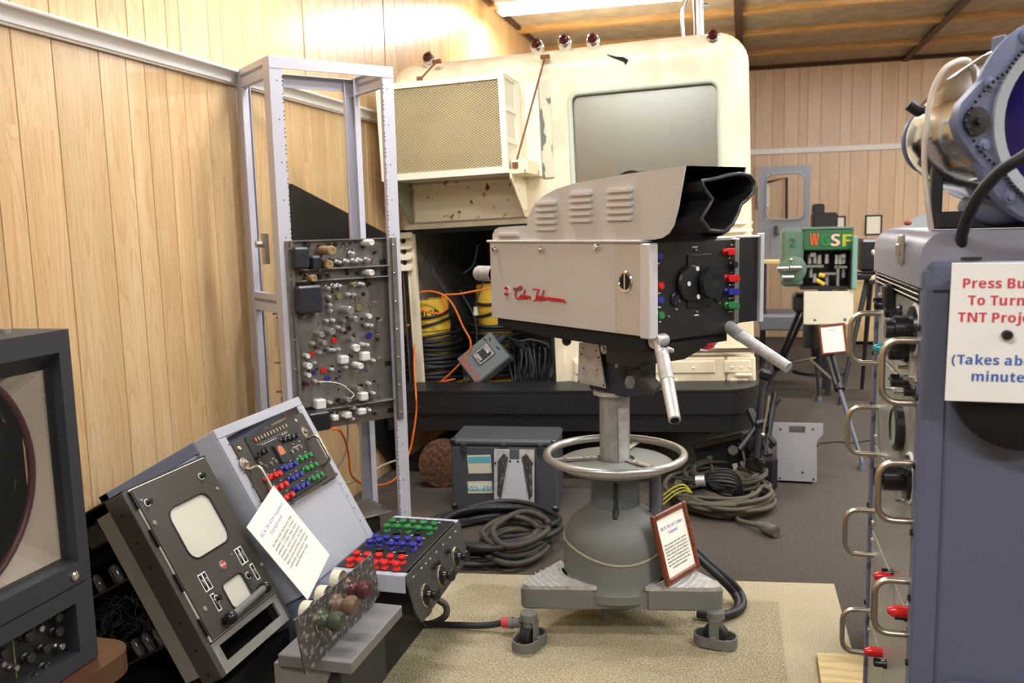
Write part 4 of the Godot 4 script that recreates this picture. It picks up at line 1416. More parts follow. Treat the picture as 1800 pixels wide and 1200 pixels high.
func build_console() -> void:
	var f := CF
	var g: Material = mats["console_grey"]
	var o := thing("slant_console", "pale grey slanted console frame with a knob panel and blank panel", "console", f)
	var W := 0.53
	var Lf := 0.575
	var D := 0.5
	var b := mk()
	# front frame: rails and side flanges
	b.cbox(Vector3(W / 2, -0.016, -0.004), Vector3(W, 0.032, 0.008), 0.002)
	b.cbox(Vector3(W / 2, -0.004, -0.034), Vector3(W - 0.018, 0.008, 0.05), 0.002)
	part("top_rail", b, g, o)
	for x in [0.0, W]:
		var s := 1.0 if x == 0.0 else -1.0
		b = mk()
		b.cbox(Vector3(x + s * 0.02, -Lf / 2 - 0.016, -0.004), Vector3(0.04, Lf - 0.033, 0.008), 0.002)
		b.cbox(Vector3(x + s * 0.004, -Lf / 2 - 0.0005, -0.0475), Vector3(0.008, Lf - 0.001, 0.079), 0.002)
		part("front_post", b, g, o)
		b = mk()
		b.cbox(Vector3(x + s * 0.004, -0.02, -D / 2 - 0.044), Vector3(0.008, 0.04, D - 0.088), 0.002)
		b.cbox(Vector3(x + s * 0.02, -0.003, -D / 2 - 0.044), Vector3(0.032, 0.004, D - 0.09), 0.001)
		part("top_beam", b, mats["console_blue"], o)
		b = mk()
		b.cbox(Vector3(x + s * 0.018, -Lf / 2 + 0.1, -D + 0.02), Vector3(0.036, Lf - 0.2, 0.036), 0.002)
		part("rear_post", b, mats["console_blue"], o)
	b = mk()
	b.cbox(Vector3(W / 2, -0.02, -D + 0.01), Vector3(W, 0.04, 0.02), 0.002)
	part("rear_rail", b, mats["console_blue"], o)
	# holes in the left flange
	b = mk()
	for k in 10:
		b.cyl(Vector3(0.033, -0.06 - k * 0.05, -0.001), Vector3(0.033, -0.06 - k * 0.05, 0.0008), 0.003, -1, 6)
		b.cyl(Vector3(W - 0.033, -0.05 - k * 0.05, -0.001), Vector3(W - 0.033, -0.05 - k * 0.05, 0.0008), 0.003, -1, 6)
	stuff(part("tapped_holes", b, mats["black"], o))
	# foot: cabinet below the slanted frame, standing on the carpet
	b = mk()
	var foot := PackedVector2Array([Vector2(-2.0, 0.05), Vector2(-1.26, 0.05), Vector2(-1.24, 0.33), Vector2(-1.30, 0.35), Vector2(-1.36, 0.36), Vector2(-1.72, 0.36), Vector2(-2.0, 0.33)])
	b.at(f.affine_inverse() * T(Basis(Vector3(1, 0, 0), Vector3(0, 1, 0), Vector3(0, 0, 1)), Vector3.ZERO))
	b.prism(foot, -2.8, -2.285)
	part("plinth", b, mats["console_blue"], o)
	# --- knob panel
	var pt := -0.06
	var pb := -0.315
	b = mk()
	b.cbox(Vector3(W / 2, (pt + pb) / 2, 0.003), Vector3(0.45, pt - pb, 0.008), 0.002)
	var kp := part("knob_panel", b, mats["monitor_umber"], o)
	b = mk()
	b.cbox(Vector3(W / 2, (pt + pb) / 2 + 0.005, 0.009), Vector3(0.32, pt - pb - 0.01, 0.006), 0.002)
	part("face_plate", b, mats["panel_black"], kp)
	b = mk()
	b.cbox(Vector3(W / 2, pb + 0.003, 0.006), Vector3(0.44, 0.012, 0.02), 0.002)
	part("bottom_lip", b, mats["monitor_umber"], kp)
	# positions read from a close view of the panel
	var zx := func(u: float, v: float) -> Vector3: return hit(380 + u / 6.0, 700 + v / 6.0, f, 0.013)
	for s in [[[345, 755], [565, 1060]], [[965, 425], [1150, 690]]]:
		var p: Vector3 = zx.call(s[0][0], s[0][1]); var q: Vector3 = zx.call(s[1][0], s[1][1])
		b = mk()
		b.tube(bail(p.y, q.y, 0.04, 0.005, (p.x + q.x) / 2), 0.0055, 10)
		inst("handle", b.mesh(mats["nickel"]), kp, P(0, 0, 0.007))
	for s in [[252, 522], [845, 230]]:
		var p: Vector3 = zx.call(s[0], s[1])
		b = mk()
		screw(b, Vector3(p.x, p.y, 0.007), 0.008, 0.006)
		part("thumb_screw", b, mats["nickel"], kp)
	for s in [[312, 682], [935, 350]]:
		var p: Vector3 = zx.call(s[0], s[1])
		b = mk()
		b.at(T(LAY, Vector3(p.x, p.y, 0.007)))
		b.lathe([Vector2(0.021, 0), Vector2(0.021, 0.003), Vector2(0.017, 0.005), Vector2(0.008, 0.006), Vector2(0.007, 0.014), Vector2(0.004, 0.016), Vector2(0, 0.016)], 20)
		part("latch", b, mats["nickel"], kp)
	# coloured knobs: three trios of each colour
	for c in [["knob_red", [[565, 830], [635, 800], [680, 785], [625, 950], [690, 925], [745, 895], [690, 1060], [745, 1040], [810, 1005]]], ["knob_blue", [[742, 722], [785, 708], [845, 682], [815, 835], [855, 815], [905, 792], [870, 940], [915, 920], [970, 895]]], ["knob_green", [[905, 632], [950, 612], [1000, 590], [965, 735], [1010, 715], [1060, 690], [1030, 838], [1075, 822], [1120, 795]]]]:
		for s in c[1]:
			var p := hit(380 + s[0] / 6.0, 700 + s[1] / 6.0, f, 0.03)
			knob(kp, P(p.x, p.y, 0.012), mats[c[0]], 0.0105, 0.02)
	for s in [[455, 605], [500, 565], [540, 545], [725, 435], [815, 410], [770, 420], [860, 392]]:
		var p: Vector3 = hit(380 + s[0] / 6.0, 700 + s[1] / 6.0, f, 0.025)
		pointer_knob(kp, P(p.x, p.y, 0.012), mats["knob_black"], 0.0095 if s[0] != 455 else 0.007, 0.016)
	for s in [[525, 715], [578, 685], [628, 662], [800, 560], [847, 535], [890, 510]]:
		var p: Vector3 = zx.call(s[0], s[1])
		b = mk()
		b.at(T(LAY, Vector3(p.x, p.y, 0.012)))
		b.lathe([Vector2(0.006, 0), Vector2(0.006, 0.004), Vector2(0.004, 0.004), Vector2(0.0035, 0.0)], 14)
		part("jack", b, mats["nickel"], kp)
	# lamp row and its scale
	for k in 11:
		var p: Vector3 = zx.call(lerpf(415, 735, k / 10.0), lerpf(440, 290, k / 10.0))
		b = mk()
		b.cbox(Vector3(p.x, p.y, 0.014), Vector3(0.0085, 0.014, 0.006), 0.002)
		part("indicator_lamp", b, mat("lamp_red", Color8(200, 96, 80), 0.3) if k == 0 else mat("lamp_tan", Color8(150, 136, 112), 0.3), kp)
	b = mk()
	for k in 14:
		var p: Vector3 = zx.call(lerpf(440, 745, k / 13.0), lerpf(488, 342, k / 13.0))
		b.box(Vector3(p.x, p.y, 0.0122), Vector3(0.0025, 0.0025, 0.0008))
	for e in [[[480, 490], [640, 415]], [[690, 385], [750, 355]], [[805, 520], [880, 490]], [[590, 640], [610, 628]]]:
		var p: Vector3 = zx.call(e[0][0], e[0][1]); var q: Vector3 = zx.call(e[1][0], e[1][1])
		b.box(Vector3((p.x + q.x) / 2, (p.y + q.y) / 2, 0.0122), Vector3(absf(q.x - p.x), 0.0014, 0.0008))
	for s in [[545, 795], [615, 752], [612, 908], [682, 862], [685, 1020], [748, 970], [718, 700], [785, 658], [785, 800], [845, 762], [850, 912], [910, 868], [880, 605], [940, 562], [942, 712], [1000, 670], [1005, 815], [1065, 770], [470, 675], [485, 690], [745, 395], [770, 385], [815, 480], [880, 450]]:
		var p: Vector3 = zx.call(s[0], s[1])
		b.box(Vector3(p.x, p.y, 0.0122), Vector3(0.0065, 0.0022, 0.0008))
	stuff(part("panel_marking", b, mats["white_paint"], kp))
	# meter
	var mp: Vector3 = zx.call(672, 565)
	b = mk()
	b.prism(rrect(mp.x - 0.023, mp.y - 0.037, mp.x + 0.023, mp.y + 0.03, 0.006), 0.011, 0.02)
	var me := part("meter", b, mats["charcoal"], kp)
	b = mk()
	var dome := PackedVector2Array()
	for k in 9:
		var a := PI * k / 8
		dome.append(Vector2(mp.x + cos(a) * 0.017, mp.y + 0.003 + sin(a) * 0.017))
	dome.append(Vector2(mp.x - 0.017, mp.y - 0.012))
	dome.append(Vector2(mp.x + 0.017, mp.y - 0.012))
	b.prism(dome, 0.018, 0.0212)
	part("meter_dial", b, mats["amber"], me)
	# blank panel below and black tie bar
	b = mk()
	b.cbox(Vector3(W / 2, (pb + 0.005 - Lf) / 2 - 0.004, -0.006), Vector3(W - 0.06, Lf + pb - 0.012, 0.006), 0.002)
	part("blank_panel", b, g, o)
	# --- printed card resting on the console
	var c0 := hit(421, 909, f, 0.052); var c1 := hit(492, 870, f, 0.052); var c2 := hit(590, 992, f, 0.052); var c3 := hit(529, 1036, f, 0.052)
	var cx := (c1 - c0 + c2 - c3) / 2
	var cy := (c0 - c3 + c1 - c2) / 2
	var cwid := 0.2
	var cen := (c0 + c1 + c2 + c3) / 4
	var up := cy.normalized()
	var rt := (cx - up * cx.dot(up)).normalized()
	var cw := cx.length(); var chh := cy.length()
	var pf := f * T(Basis(rt, up, rt.cross(up)), cen + Vector3(0, 0, 0.0))
	var card := thing("printed_card", "white printed card in a clear sleeve leaning on the slanted console", "card", pf)
	b = mk()
	b.cbox(Vector3(0, 0, 0.0), Vector3(cw, chh, 0.0016), 0.0004)
	part("sheet", b, mats["paper"], card)
	b = mk()
	b.box(Vector3(0.006, -0.004, -0.0022), Vector3(cw + 0.004, chh + 0.002, 0.0012))
	part("sleeve", b, mats["pane"], card)
	text("RCA TK-41A Support", 0.011, mats["ink_blue"], card, P(0, chh * 0.31, 0.001), false, "Droid Sans", cw * 0.8)
	text("Equipment", 0.011, mats["ink_blue"], card, P(0, chh * 0.24, 0.001), false, "Droid Sans", cw * 0.42)
	var lines := ["In the tall rack are the", "power supplies, Color-", "plexer, Color Bar Gen-", "erator, and Calibration", "Pulse Generator. In the", "slant rack are the camera", "control, processor, and", "variac/barrier strip."]
	for k in 8:
		text(lines[k], 0.008, mats["ink_grey"], card, P(0.002, chh * (0.145 - 0.048 * k), 0.001), false, "Droid Sans", cw * (0.72 if k < 7 else 0.5))
	# --- knob desk in front of the console
	var dz0 := -2.36; var dz1 := -2.88; var dx0 := -1.225; var dx1 := -0.99
	var dy := 0.40
	var df := T(Basis(Vector3(0, 0, -1), Vector3(0, 1, 0), Vector3(1, 0, 0)), Vector3(dx1, 0, dz0))   # x along the desk, z towards the room
	var dk := thing("control_desk", "sloping black control box with rows of red, blue and green knobs", "control panel", df)
	var dw := dz0 - dz1
	var dd := dx1 - dx0
	b = mk()
	# body: wedge with a front leaning out at the top
	b.at(T(Basis(Vector3(0, 0, -1), Vector3(0, 1, 0), Vector3(1, 0, 0)), Vector3(0, 0, 0)))
	b.prism(PackedVector2Array([Vector2(-0.002, dy - 0.004), Vector2(-0.03, dy - 0.16), Vector2(dd, dy - 0.12), Vector2(dd, dy - 0.004)]), 0.06, dw - 0.015)
	part("body", b, mats["panel_black"], dk)
	b = mk()
	b.cbox(Vector3(dw / 2, dy, -dd / 2), Vector3(dw - 0.05, 0.008, dd - 0.004), 0.002)
	var top := part("top_plate", b, mats["panel_black"], dk)
	for x in [0.012, dw - 0.012]:
		b = mk()
		b.cbox(Vector3(x, dy - 0.002, -dd / 2), Vector3(0.024, 0.006, dd + 0.01), 0.001)
		b.cbox(Vector3(x + (-0.011 if x < 0.1 else 0.011), dy - 0.028, -dd / 2), Vector3(0.004, 0.055, dd + 0.01), 0.001)
		for k in 3:
			var old := b.x
			b.x = T(Basis(Vector3.RIGHT, -PI / 2), Vector3(x, dy + 0.001, -dd * (0.2 + 0.3 * k)))
			screw(b, Vector3.ZERO, 0.004, 0.003)
			b.x = old
		part("end_flange", b, g, dk)
	# knobs on the desk, positions read from a close view
	var upk := Basis(Vector3(1, 0, 0), Vector3(0, 0, -1), Vector3(0, 1, 0))
	for c in [["knob_green", [[600, 130], [700, 135], [795, 142], [893, 150], [998, 158], [545, 178], [647, 182], [745, 190], [846, 197], [950, 203]]], ["knob_blue", [[443, 278], [542, 288], [642, 295], [745, 300], [853, 306], [376, 325], [474, 312], [586, 346], [690, 350], [797, 358]]], ["knob_red", [[256, 440], [360, 452], [470, 458], [580, 470], [690, 480], [190, 505], [297, 512], [425, 530], [522, 528], [634, 540]]], ["knob_black", [[642, 238], [843, 245], [475, 400], [688, 420]]]]:
		for s in c[1]:
			var p := hit(580 + s[0] / 5.4545, 890 + s[1] / 5.4545, df, dy + 0.004 + (0.022 if c[0] != "knob_black" else 0.01), 1)
			if c[0] == "knob_black":
				knob(top, T(upk, Vector3(p.x, dy + 0.004, p.z)), mats[c[0]], 0.015, 0.012)
			else:
				knob(top, T(upk, Vector3(p.x, dy + 0.004, p.z)), mats[c[0]], 0.0135, 0.026)
	b = mk()
	for k in 22:
		var u := 0.07 + 0.02 * k
		b.box(Vector3(minf(u, dw - 0.05), dy + 0.0042, -0.05 - 0.05 * (k % 4)), Vector3(0.004, 0.0008, 0.008))
	stuff(part("panel_marking", b, mats["white_paint"], top))
	# the front apron and its three dials
	var ap := T(Basis(Vector3.RIGHT, -0.2), Vector3(0, dy - 0.002, 0.006))
	b = mk()
	b.at(ap)
	b.prism(PackedVector2Array([Vector2(0.0, 0.0), Vector2(dw, 0.0), Vector2(dw + 0.004, -0.1), Vector2(dw - 0.02, -0.145), Vector2(0.04, -0.165), Vector2(0.012, -0.12)]), -0.003, 0.003)
	var apr := part("front_apron", b, texd(mat("apron_grey", Color8(92, 90, 86), 0.45, 0.3), mats["chassis_grey"].albedo_texture, Vector3(6, 6, 6)), dk)
	apr.set_meta("label", "scuffed grey apron with three black dials")
	for x in [0.105, 0.255, 0.415]:
		var kf := ap * P(x, -0.105 + 0.02 * (x - 0.1), 0.003)
		b = mk()
		b.at(kf * T(LAY, Vector3.ZERO))
		b.lathe([Vector2(0.037, 0), Vector2(0.037, 0.002), Vector2(0.035, 0.003), Vector2(0.034, 0.004)], 28)
		part("dial_ring", b, mats["nickel"], apr)
		b = mk()
		b.at(kf * T(LAY, Vector3.ZERO))
		b.lathe([Vector2(0.034, 0.002), Vector2(0.032, 0.006), Vector2(0.016, 0.012), Vector2(0.013, 0.022), Vector2(0.02, 0.03), Vector2(0.0215, 0.032), Vector2(0.02, 0.042), Vector2(0.016, 0.045), Vector2(0, 0.045)], 24)
		part("dial", b, mats["knob_black"], apr)
	for x in [0.2, 0.235, 0.34]:
		pointer_knob(apr, ap * P(x, -0.05, 0.003), mats["knob_black"], 0.009, 0.016)
	b = mk()
	b.at(ap)
	for x in [0.05, 0.12, 0.16, 0.2, 0.26, 0.33, 0.4, 0.46]:
		b.box(Vector3(x, -0.02, 0.0034), Vector3(0.012, 0.003, 0.001))
	stuff(part("panel_marking", b, mats["white_paint"], apr))
	# support under the desk: black junction box on the rug
	b = mk()
	b.cbox(Vector3(dw * 0.5, 0.137, -0.16), Vector3(dw * 0.7, 0.25, 0.1), 0.006)
	part("support", b, mats["panel_black"], dk)
	build_slope_monitor()

# monitor with two small screens in its own slanted bay
func build_slope_monitor() -> void:
	var f := MF
	var o := thing("picture_monitor", "brown two-screen monitor tilted back in an open-sided slanted bay", "monitor", f)
	var W := 0.325
	var Hh := 0.445
	var L := 0.535
	var D := 0.46
	var b := mk()
	# bay: frame sides, bottom and back
	var fo: Material = mats["frame_olive"]
	b.cbox(Vector3(-0.012, -L / 2, -0.03), Vector3(0.02, L, 0.065), 0.002)
	part("bay_post", b, mats["monitor_umber"], o)
	b = mk()
	b.cbox(Vector3(-0.013, -L / 2 + 0.0, -0.085), Vector3(0.016, L * 0.9, 0.05), 0.002)
	part("bay_channel", b, fo, o)
	b = mk()
	b.cbox(Vector3(W + 0.006, -L / 2, -0.03), Vector3(0.01, L, 0.06), 0.002)
	part("bay_post", b, mats["monitor_umber"], o)
	b = mk()
	b.plate(-0.02, -L, W + 0.01, -Hh - 0.004, -0.012, -0.004, [[0.03, -L + 0.025, W - 0.025, -Hh - 0.02]])
	part("lower_frame", b, fo, o)
	b = mk()
	b.box(Vector3(W / 2, -L / 2, -D), Vector3(W + 0.04, L, 0.01))
	b.box(Vector3(W / 2, -L + 0.004, -D / 2 - 0.02), Vector3(W + 0.02, 0.008, D - 0.05))
	b.box(Vector3(W + 0.012, -L / 2, -D / 2 - 0.02), Vector3(0.006, L, D - 0.05))
	part("bay_lining", b, mats["matt_black"], o)
	b = mk()
	b.cbox(Vector3(W / 2, 0.002, -D / 2), Vector3(W + 0.03, 0.006, D), 0.001)
	part("top_cover", b, mats["black"], o)
	b = mk()
	b.at(f.affine_inverse())
	b.prism(PackedVector2Array([Vector2(-1.68, 0.0), Vector2(-1.275, 0.0), Vector2(-1.275, 0.3), Vector2(-1.68, 0.085)]), -2.165, -1.85)
	part("stand", b, mats["black"], o)
	# front door with its white edge
	b = mk()
	b.cbox(Vector3(W / 2, -Hh / 2, 0.002), Vector3(W, Hh, 0.008), 0.002)
	var edge := part("front_edge", b, mat("edge_cream", Color8(206, 202, 186), 0.5), o)
	b = mk()
	var zx := func(u: float, v: float, z := 0.01) -> Vector3: return hit(200 + u / 2.928, 790 + v / 2.928, f, z)
	var sx0: float = zx.call(328, 430).x; var sx1: float = zx.call(548, 345).x
	var sy1: float = zx.call(370, 262).y; var sy0: float = zx.call(505, 520).y
	var tx0: float = zx.call(580, 752).x; var tx1: float = zx.call(690, 695).x
	var ty1: float = zx.call(605, 658).y; var ty0: float = zx.call(668, 790).y
	b.plate(0.003, -Hh + 0.003, W - 0.003, -0.003, 0.004, 0.01, [[sx0, sy0, sx1, sy1], [tx0, ty0, tx1, ty1]])
	# rounded corner webs of the two windows
	for q in [[sx0, sy0, sx1, sy1, 0.034], [tx0, ty0, tx1, ty1, 0.016]]:
		var r: float = q[4]
		for c in [[q[0], q[1], 1.0, 1.0], [q[2], q[1], -1.0, 1.0], [q[0], q[3], 1.0, -1.0], [q[2], q[3], -1.0, -1.0]]:
			var w := PackedVector2Array([Vector2(c[0], c[1])])
			for k in 7:
				var a := PI / 2 * k / 6
				w.append(Vector2(c[0] + c[2] * r * (1 - sin(a)), c[1] + c[3] * r * (1 - cos(a))))
			b.prism(w, 0.004, 0.01)
	part("front_panel", b, mats["monitor_umber"], o)
	for q in [[sx0, sy0, sx1, sy1, "crt_face", 0.012, "screen"], [tx0, ty0, tx1, ty1, "crt_white", 0.006, "small_screen"]]:
		b = mk()
		var nx := 12
		var ny := 12
		var cxx: float = (q[0] + q[2]) / 2; var cyy: float = (q[1] + q[3]) / 2
		var hx: float = (q[2] - q[0]) / 2 + 0.002; var hy: float = (q[3] - q[1]) / 2 + 0.002
		var zf := func(u: float, v: float) -> Vector3: return Vector3(cxx + u * hx, cyy + v * hy, 0.003 - q[5] * (u * u + v * v) * 0.5)
		for i in nx:
			for j in ny:
				var u0 := -1.0 + 2.0 * i / nx; var u1 := -1.0 + 2.0 * (i + 1) / nx
				var v0 := -1.0 + 2.0 * j / ny; var v1 := -1.0 + 2.0 * (j + 1) / ny
				var nn := func(u: float, v: float) -> Vector3: return Vector3(u * q[5] / hx, v * q[5] / hy, 1).normalized()
				b.quadn(zf.call(u0, v0), zf.call(u1, v0), zf.call(u1, v1), zf.call(u0, v1), nn.call(u0, v0), nn.call(u1, v0), nn.call(u1, v1), nn.call(u0, v1))
		part(q[6], b, mats[q[4]], o)
	# rim of each window
	for q in [[sx0, sy0, sx1, sy1, 0.034], [tx0, ty0, tx1, ty1, 0.016]]:
		b = mk()
		var ring := []
		for p in rrect(q[0], q[1], q[2], q[3], q[4], 5):
			ring.append(Vector3(p.x, p.y, 0.01))
		b.tube(ring, 0.003, 6, true)
		part("screen_rim", b, mats["panel_black"], o)
	# round red emblem
	var lp: Vector3 = zx.call(561, 592)
	b = mk()
	b.at(T(LAY, Vector3(lp.x, lp.y, 0.01)))
	b.lathe([Vector2(0.0115, 0), Vector2(0.0115, 0.002), Vector2(0, 0.002)], 24)
	var em := part("emblem", b, mats["white_paint"], o)
	b = mk()
	b.at(T(LAY, Vector3(lp.x, lp.y, 0.012)))
	b.lathe([Vector2(0.0105, 0), Vector2(0.0105, 0.0008), Vector2(0, 0.0008)], 24)
	part("emblem_face", b, mats["logo_red"], em)
	text("RCA", 0.0075, mats["white_paint"], em, P(lp.x, lp.y - 0.0002, 0.0128), true)
	# edge-dial slots
	for e in [[470, 680, 2], [655, 545, 2], [525, 785, 1], [725, 628, 1]]:
		var p: Vector3 = zx.call(e[0], e[1])
		for k in e[2]:
			var x: float = p.x + (k - (e[2] - 1) / 2.0) * 0.017
			b = mk()
			b.plate(x - 0.008, p.y - 0.025, x + 0.008, p.y + 0.025, 0.009, 0.0112, [[x - 0.006, p.y - 0.022, x + 0.006, p.y + 0.022]])
			var sl := part("slot_frame", b, mats["white_paint"], o)
			b = mk()
			b.box(Vector3(x, p.y, 0.0102), Vector3(0.012, 0.044, 0.0012))
			part("slot", b, mats["matt_black"], sl)
			b = mk()
			b.at(T(Basis(Vector3.BACK, PI / 2), Vector3(x, p.y, 0.0)))
			b.cyl(Vector3(0, -0.003, 0), Vector3(0, 0.003, 0), 0.0145, -1, 18)
			part("edge_dial", b, mats["steel"], sl)
	for e in [[187, 265, 0.011], [462, 130, 0.011], [545, 760, 0.01], [705, 640, 0.01]]:
		var p: Vector3 = zx.call(e[0], e[1], 0.02)
		b = mk()
		b.at(T(LAY, Vector3(p.x, p.y, 0.01)))
		b.lathe([Vector2(0.0105, 0), Vector2(0.0105, 0.001), Vector2(0.0085, 0.001)], 18)
		part("knob_ring", b, mats["white_paint"], o)
		knob(o, P(p.x, p.y, 0.0105), mats["knob_black"], 0.008, 0.014)
	for e in [[140, 262, 0.004], [208, 378, 0.007], [532, 202, 0.006], [468, 820, 0.007], [760, 592, 0.005], [605, 540, 0.003]]:
		var p: Vector3 = zx.call(e[0], e[1])
		b = mk()
		screw(b, Vector3(p.x, p.y, 0.01), e[2], 0.004)
		part("screw", b, mats["frame_olive"], o)
	# bar handle between two ball ends
	var h0: Vector3 = zx.call(605, 862, 0.035); var h1: Vector3 = zx.call(782, 705, 0.035)
	b = mk()
	b.cyl(Vector3(h0.x, h0.y, 0.035), Vector3(h1.x, h1.y, 0.035), 0.0105, -1, 14)
	var hb := part("handle_bar", b, mats["pedestal_grey"], o)
	for h in [h0, h1]:
		b = mk()
		b.sphere(Vector3(h.x, h.y, 0.033), Vector3(0.0185, 0.0185, 0.0185), 16, 10)
		b.cyl(Vector3(h.x, h.y, 0.009), Vector3(h.x, h.y, 0.03), 0.011, -1, 12)
		part("handle_end", b, mats["knob_black"], hb)
	# hinge clips down the left edge
	for y in [-0.03, -0.14, -0.27, -0.4]:
		b = mk()
		b.cbox(Vector3(-0.003, y, 0.006), Vector3(0.006, 0.05, 0.012), 0.001)
		part("hinge", b, mats["black"], o)
	for y in [-0.05, -0.13, -0.2, -0.36, -0.44, -0.51]:
		b = mk()
		b.at(T(Basis(Vector3.UP, -PI / 2), Vector3(-0.022, y, -0.03)))
		screw(b, Vector3.ZERO, 0.005, 0.003)
		part("screw", b, mats["panel_black"], o)
	# --- works seen through the open left side
	for y in [-0.2, -0.4]:
		b = mk()
		b.box(Vector3(W / 2, y, -D / 2 - 0.06), Vector3(W - 0.01, 0.006, D - 0.14))
		part("tray", b, mats["panel_black"], o)
	b = mk()
	b.at(T(LAY, Vector3(W / 2, -0.115, -0.3)))
	b.lathe([Vector2(0, -0.12), Vector2(0.02, -0.12), Vector2(0.025, 0.06), Vector2(0.09, 0.2), Vector2(0.1, 0.26), Vector2(0.0, 0.26)], 20)
	part("picture_tube", b, mat("tube_dark", Color8(40, 40, 42), 0.25), o)
	var gr := RandomNumberGenerator.new()
	gr.seed = 5
	var va := mk()
	va.lathe([Vector2(0.011, 0), Vector2(0.0115, 0.004), Vector2(0.0115, 0.036), Vector2(0.009, 0.044), Vector2(0.004, 0.048), Vector2(0, 0.05)], 12)
	var vm := va.mesh(mat("valve_dim", Color8(96, 96, 96), 0.08, 0.2))
	for k in 8:
		inst("valve", vm, o, P(0.03 + 0.05 * (k % 2), -0.397, -0.12 - 0.04 * (k / 2) - 0.01 * (k % 2)))
	for k in 6:
		inst("valve", vm, o, P(0.04 + 0.06 * (k % 2), -0.197, -0.12 - 0.07 * (k / 2)))
	b = mk()
	b.cyl(Vector3(0.03, -0.28, -0.12), Vector3(0.05, -0.2, -0.12), 0.013, -1, 14)
	part("yellow_capacitor", b, mats["reel_yellow"], o)
	b = mk()
	b.cbox(Vector3(0.04, -0.06, -0.17), Vector3(0.06, 0.06, 0.07), 0.005)
	part("transformer", b, mats["charcoal"], o)
	b = mk()
	b.tube(curve([Vector3(0.02, -0.02, -0.1), Vector3(0.005, -0.1, -0.11), Vector3(0.0, -0.18, -0.1), Vector3(0.02, -0.24, -0.09)], 6), 0.007, 7)
	part("cable_loom", b, mats["charcoal"], o)
	b = mk()
	for k in 110:
		var p := Vector3(gr.randf_range(0.01, 0.12), gr.randf_range(-0.38, -0.22), gr.randf_range(-0.38, -0.1))
		var pts := [p]
		for j in 3:
			pts.append(pts[-1] + Vector3(gr.randf_range(-0.02, 0.02), gr.randf_range(-0.03, 0.03), gr.randf_range(-0.03, 0.03)))
		b.tube(curve(pts, 3), 0.0016, 4)
	stuff(part("wiring", b, mat("wire_dark", Color8(52, 50, 48), 0.5), o))
	# --- shelf on casters in front of the bay
	var sy := 0.33
	var sf := thing("wheeled_shelf", "thick grey metal shelf on casters below the slanted monitor", "shelf", P(-1.085, 0, -2.135))
	b = mk()
	b.cbox(Vector3(0, sy - 0.0175, 0), Vector3(0.215, 0.035, 0.355), 0.003)
	part("slab", b, mat("slab_grey", Color8(132, 128, 126), 0.45, 0.2), sf)
	b = mk()
	b.prism(PackedVector2Array([Vector2(-0.13, 0.17), Vector2(-0.01, 0.17), Vector2(0.04, sy - 0.036), Vector2(-0.13, sy - 0.036)]), -0.16, 0.16)
	part("apron", b, mat("apron_warm", Color8(140, 138, 128), 0.5), sf)
	b = mk()
	b.cbox(Vector3(0.0, 0.2, 0), Vector3(0.12, 0.186, 0.3), 0.004)
	part("dolly_frame", b, mats["charcoal"], sf)
	for p in [[0.035, -0.12], [0.035, 0.12]]:
		b = mk()
		b.cyl(Vector3(p[0], 0.075, p[1]), Vector3(p[0], 0.106, p[1]), 0.014, -1, 12)
		b.cbox(Vector3(p[0], 0.071, p[1] - 0.019), Vector3(0.03, 0.06, 0.004), 0.001)
		b.cbox(Vector3(p[0], 0.071, p[1] + 0.019), Vector3(0.03, 0.06, 0.004), 0.001)
		b.cbox(Vector3(p[0], 0.1, p[1]), Vector3(0.03, 0.006, 0.042), 0.001)
		var ca := part("caster_fork", b, mats["steel"], sf)
		b = mk()
		b.at(T(Basis(Vector3.RIGHT, PI / 2), Vector3(p[0] + 0.012, 0.0465, p[1])))
		b.lathe([Vector2(0, -0.014), Vector2(0.03, -0.014), Vector2(0.034, -0.01), Vector2(0.034, 0.01), Vector2(0.03, 0.014), Vector2(0, 0.014)], 20)
		part("wheel", b, mats["rubber"], ca)
	# --- loose plate with three big knobs standing on the shelf
	var q0 := hit(537, 1187, Transform3D.IDENTITY, -1.065, 0); var q1 := hit(667, 1048, Transform3D.IDENTITY, -1.065, 0)
	var q2 := hit(654, 972, Transform3D.IDENTITY, -1.065, 0); var q3 := hit(517, 1089, Transform3D.IDENTITY, -1.065, 0)
	var kf := T(Basis(Vector3(0, 0, -1), Vector3(0, 1, 0), Vector3(1, 0, 0)), Vector3(-1.065, 0, 0))
	var kpo := thing("knob_plate", "loose mottled metal plate carrying green, brown and maroon knobs on the shelf", "panel", kf)
	b = mk()
	b.prism(PackedVector2Array([Vector2(-q0.z, sy + 0.001), Vector2(-q1.z - 0.06, sy + 0.001), Vector2(-q1.z, sy + 0.012), Vector2(-q2.z, q2.y), Vector2(-q3.z, q3.y), Vector2(-q0.z - 0.01, q0.y + 0.04)]), -0.002, 0.002)
	part("plate", b, mats["plate_mottled"], kpo)
	for e in [[592, 1092, "moss_knob"], [617, 1064, "umber_knob"], [641, 1036, "maroon"]]:
		var p := hit(e[0], e[1], kf, 0.05)
		b = mk()
		b.at(T(LAY, Vector3(p.x, p.y, 0.002)))
		b.lathe([Vector2(0.031, 0), Vector2(0.031, 0.004), Vector2(0.0285, 0.005)], 28)
		part("dial_ring", b, mats["nickel"], kpo)
		b = mk()
		b.at(T(LAY, Vector3(p.x, p.y, 0.002)))
		b.lathe([Vector2(0.0285, 0.003), Vector2(0.027, 0.01), Vector2(0.018, 0.018), Vector2(0.016, 0.024), Vector2(0.023, 0.034), Vector2(0.027, 0.042), Vector2(0.026, 0.056), Vector2(0.019, 0.064), Vector2(0, 0.066)], 24)
		part("dial", b, mats[e[2]], kpo)
		b = mk()
		b.at(T(LAY, Vector3(p.x - 0.03, p.y + 0.035, 0)))
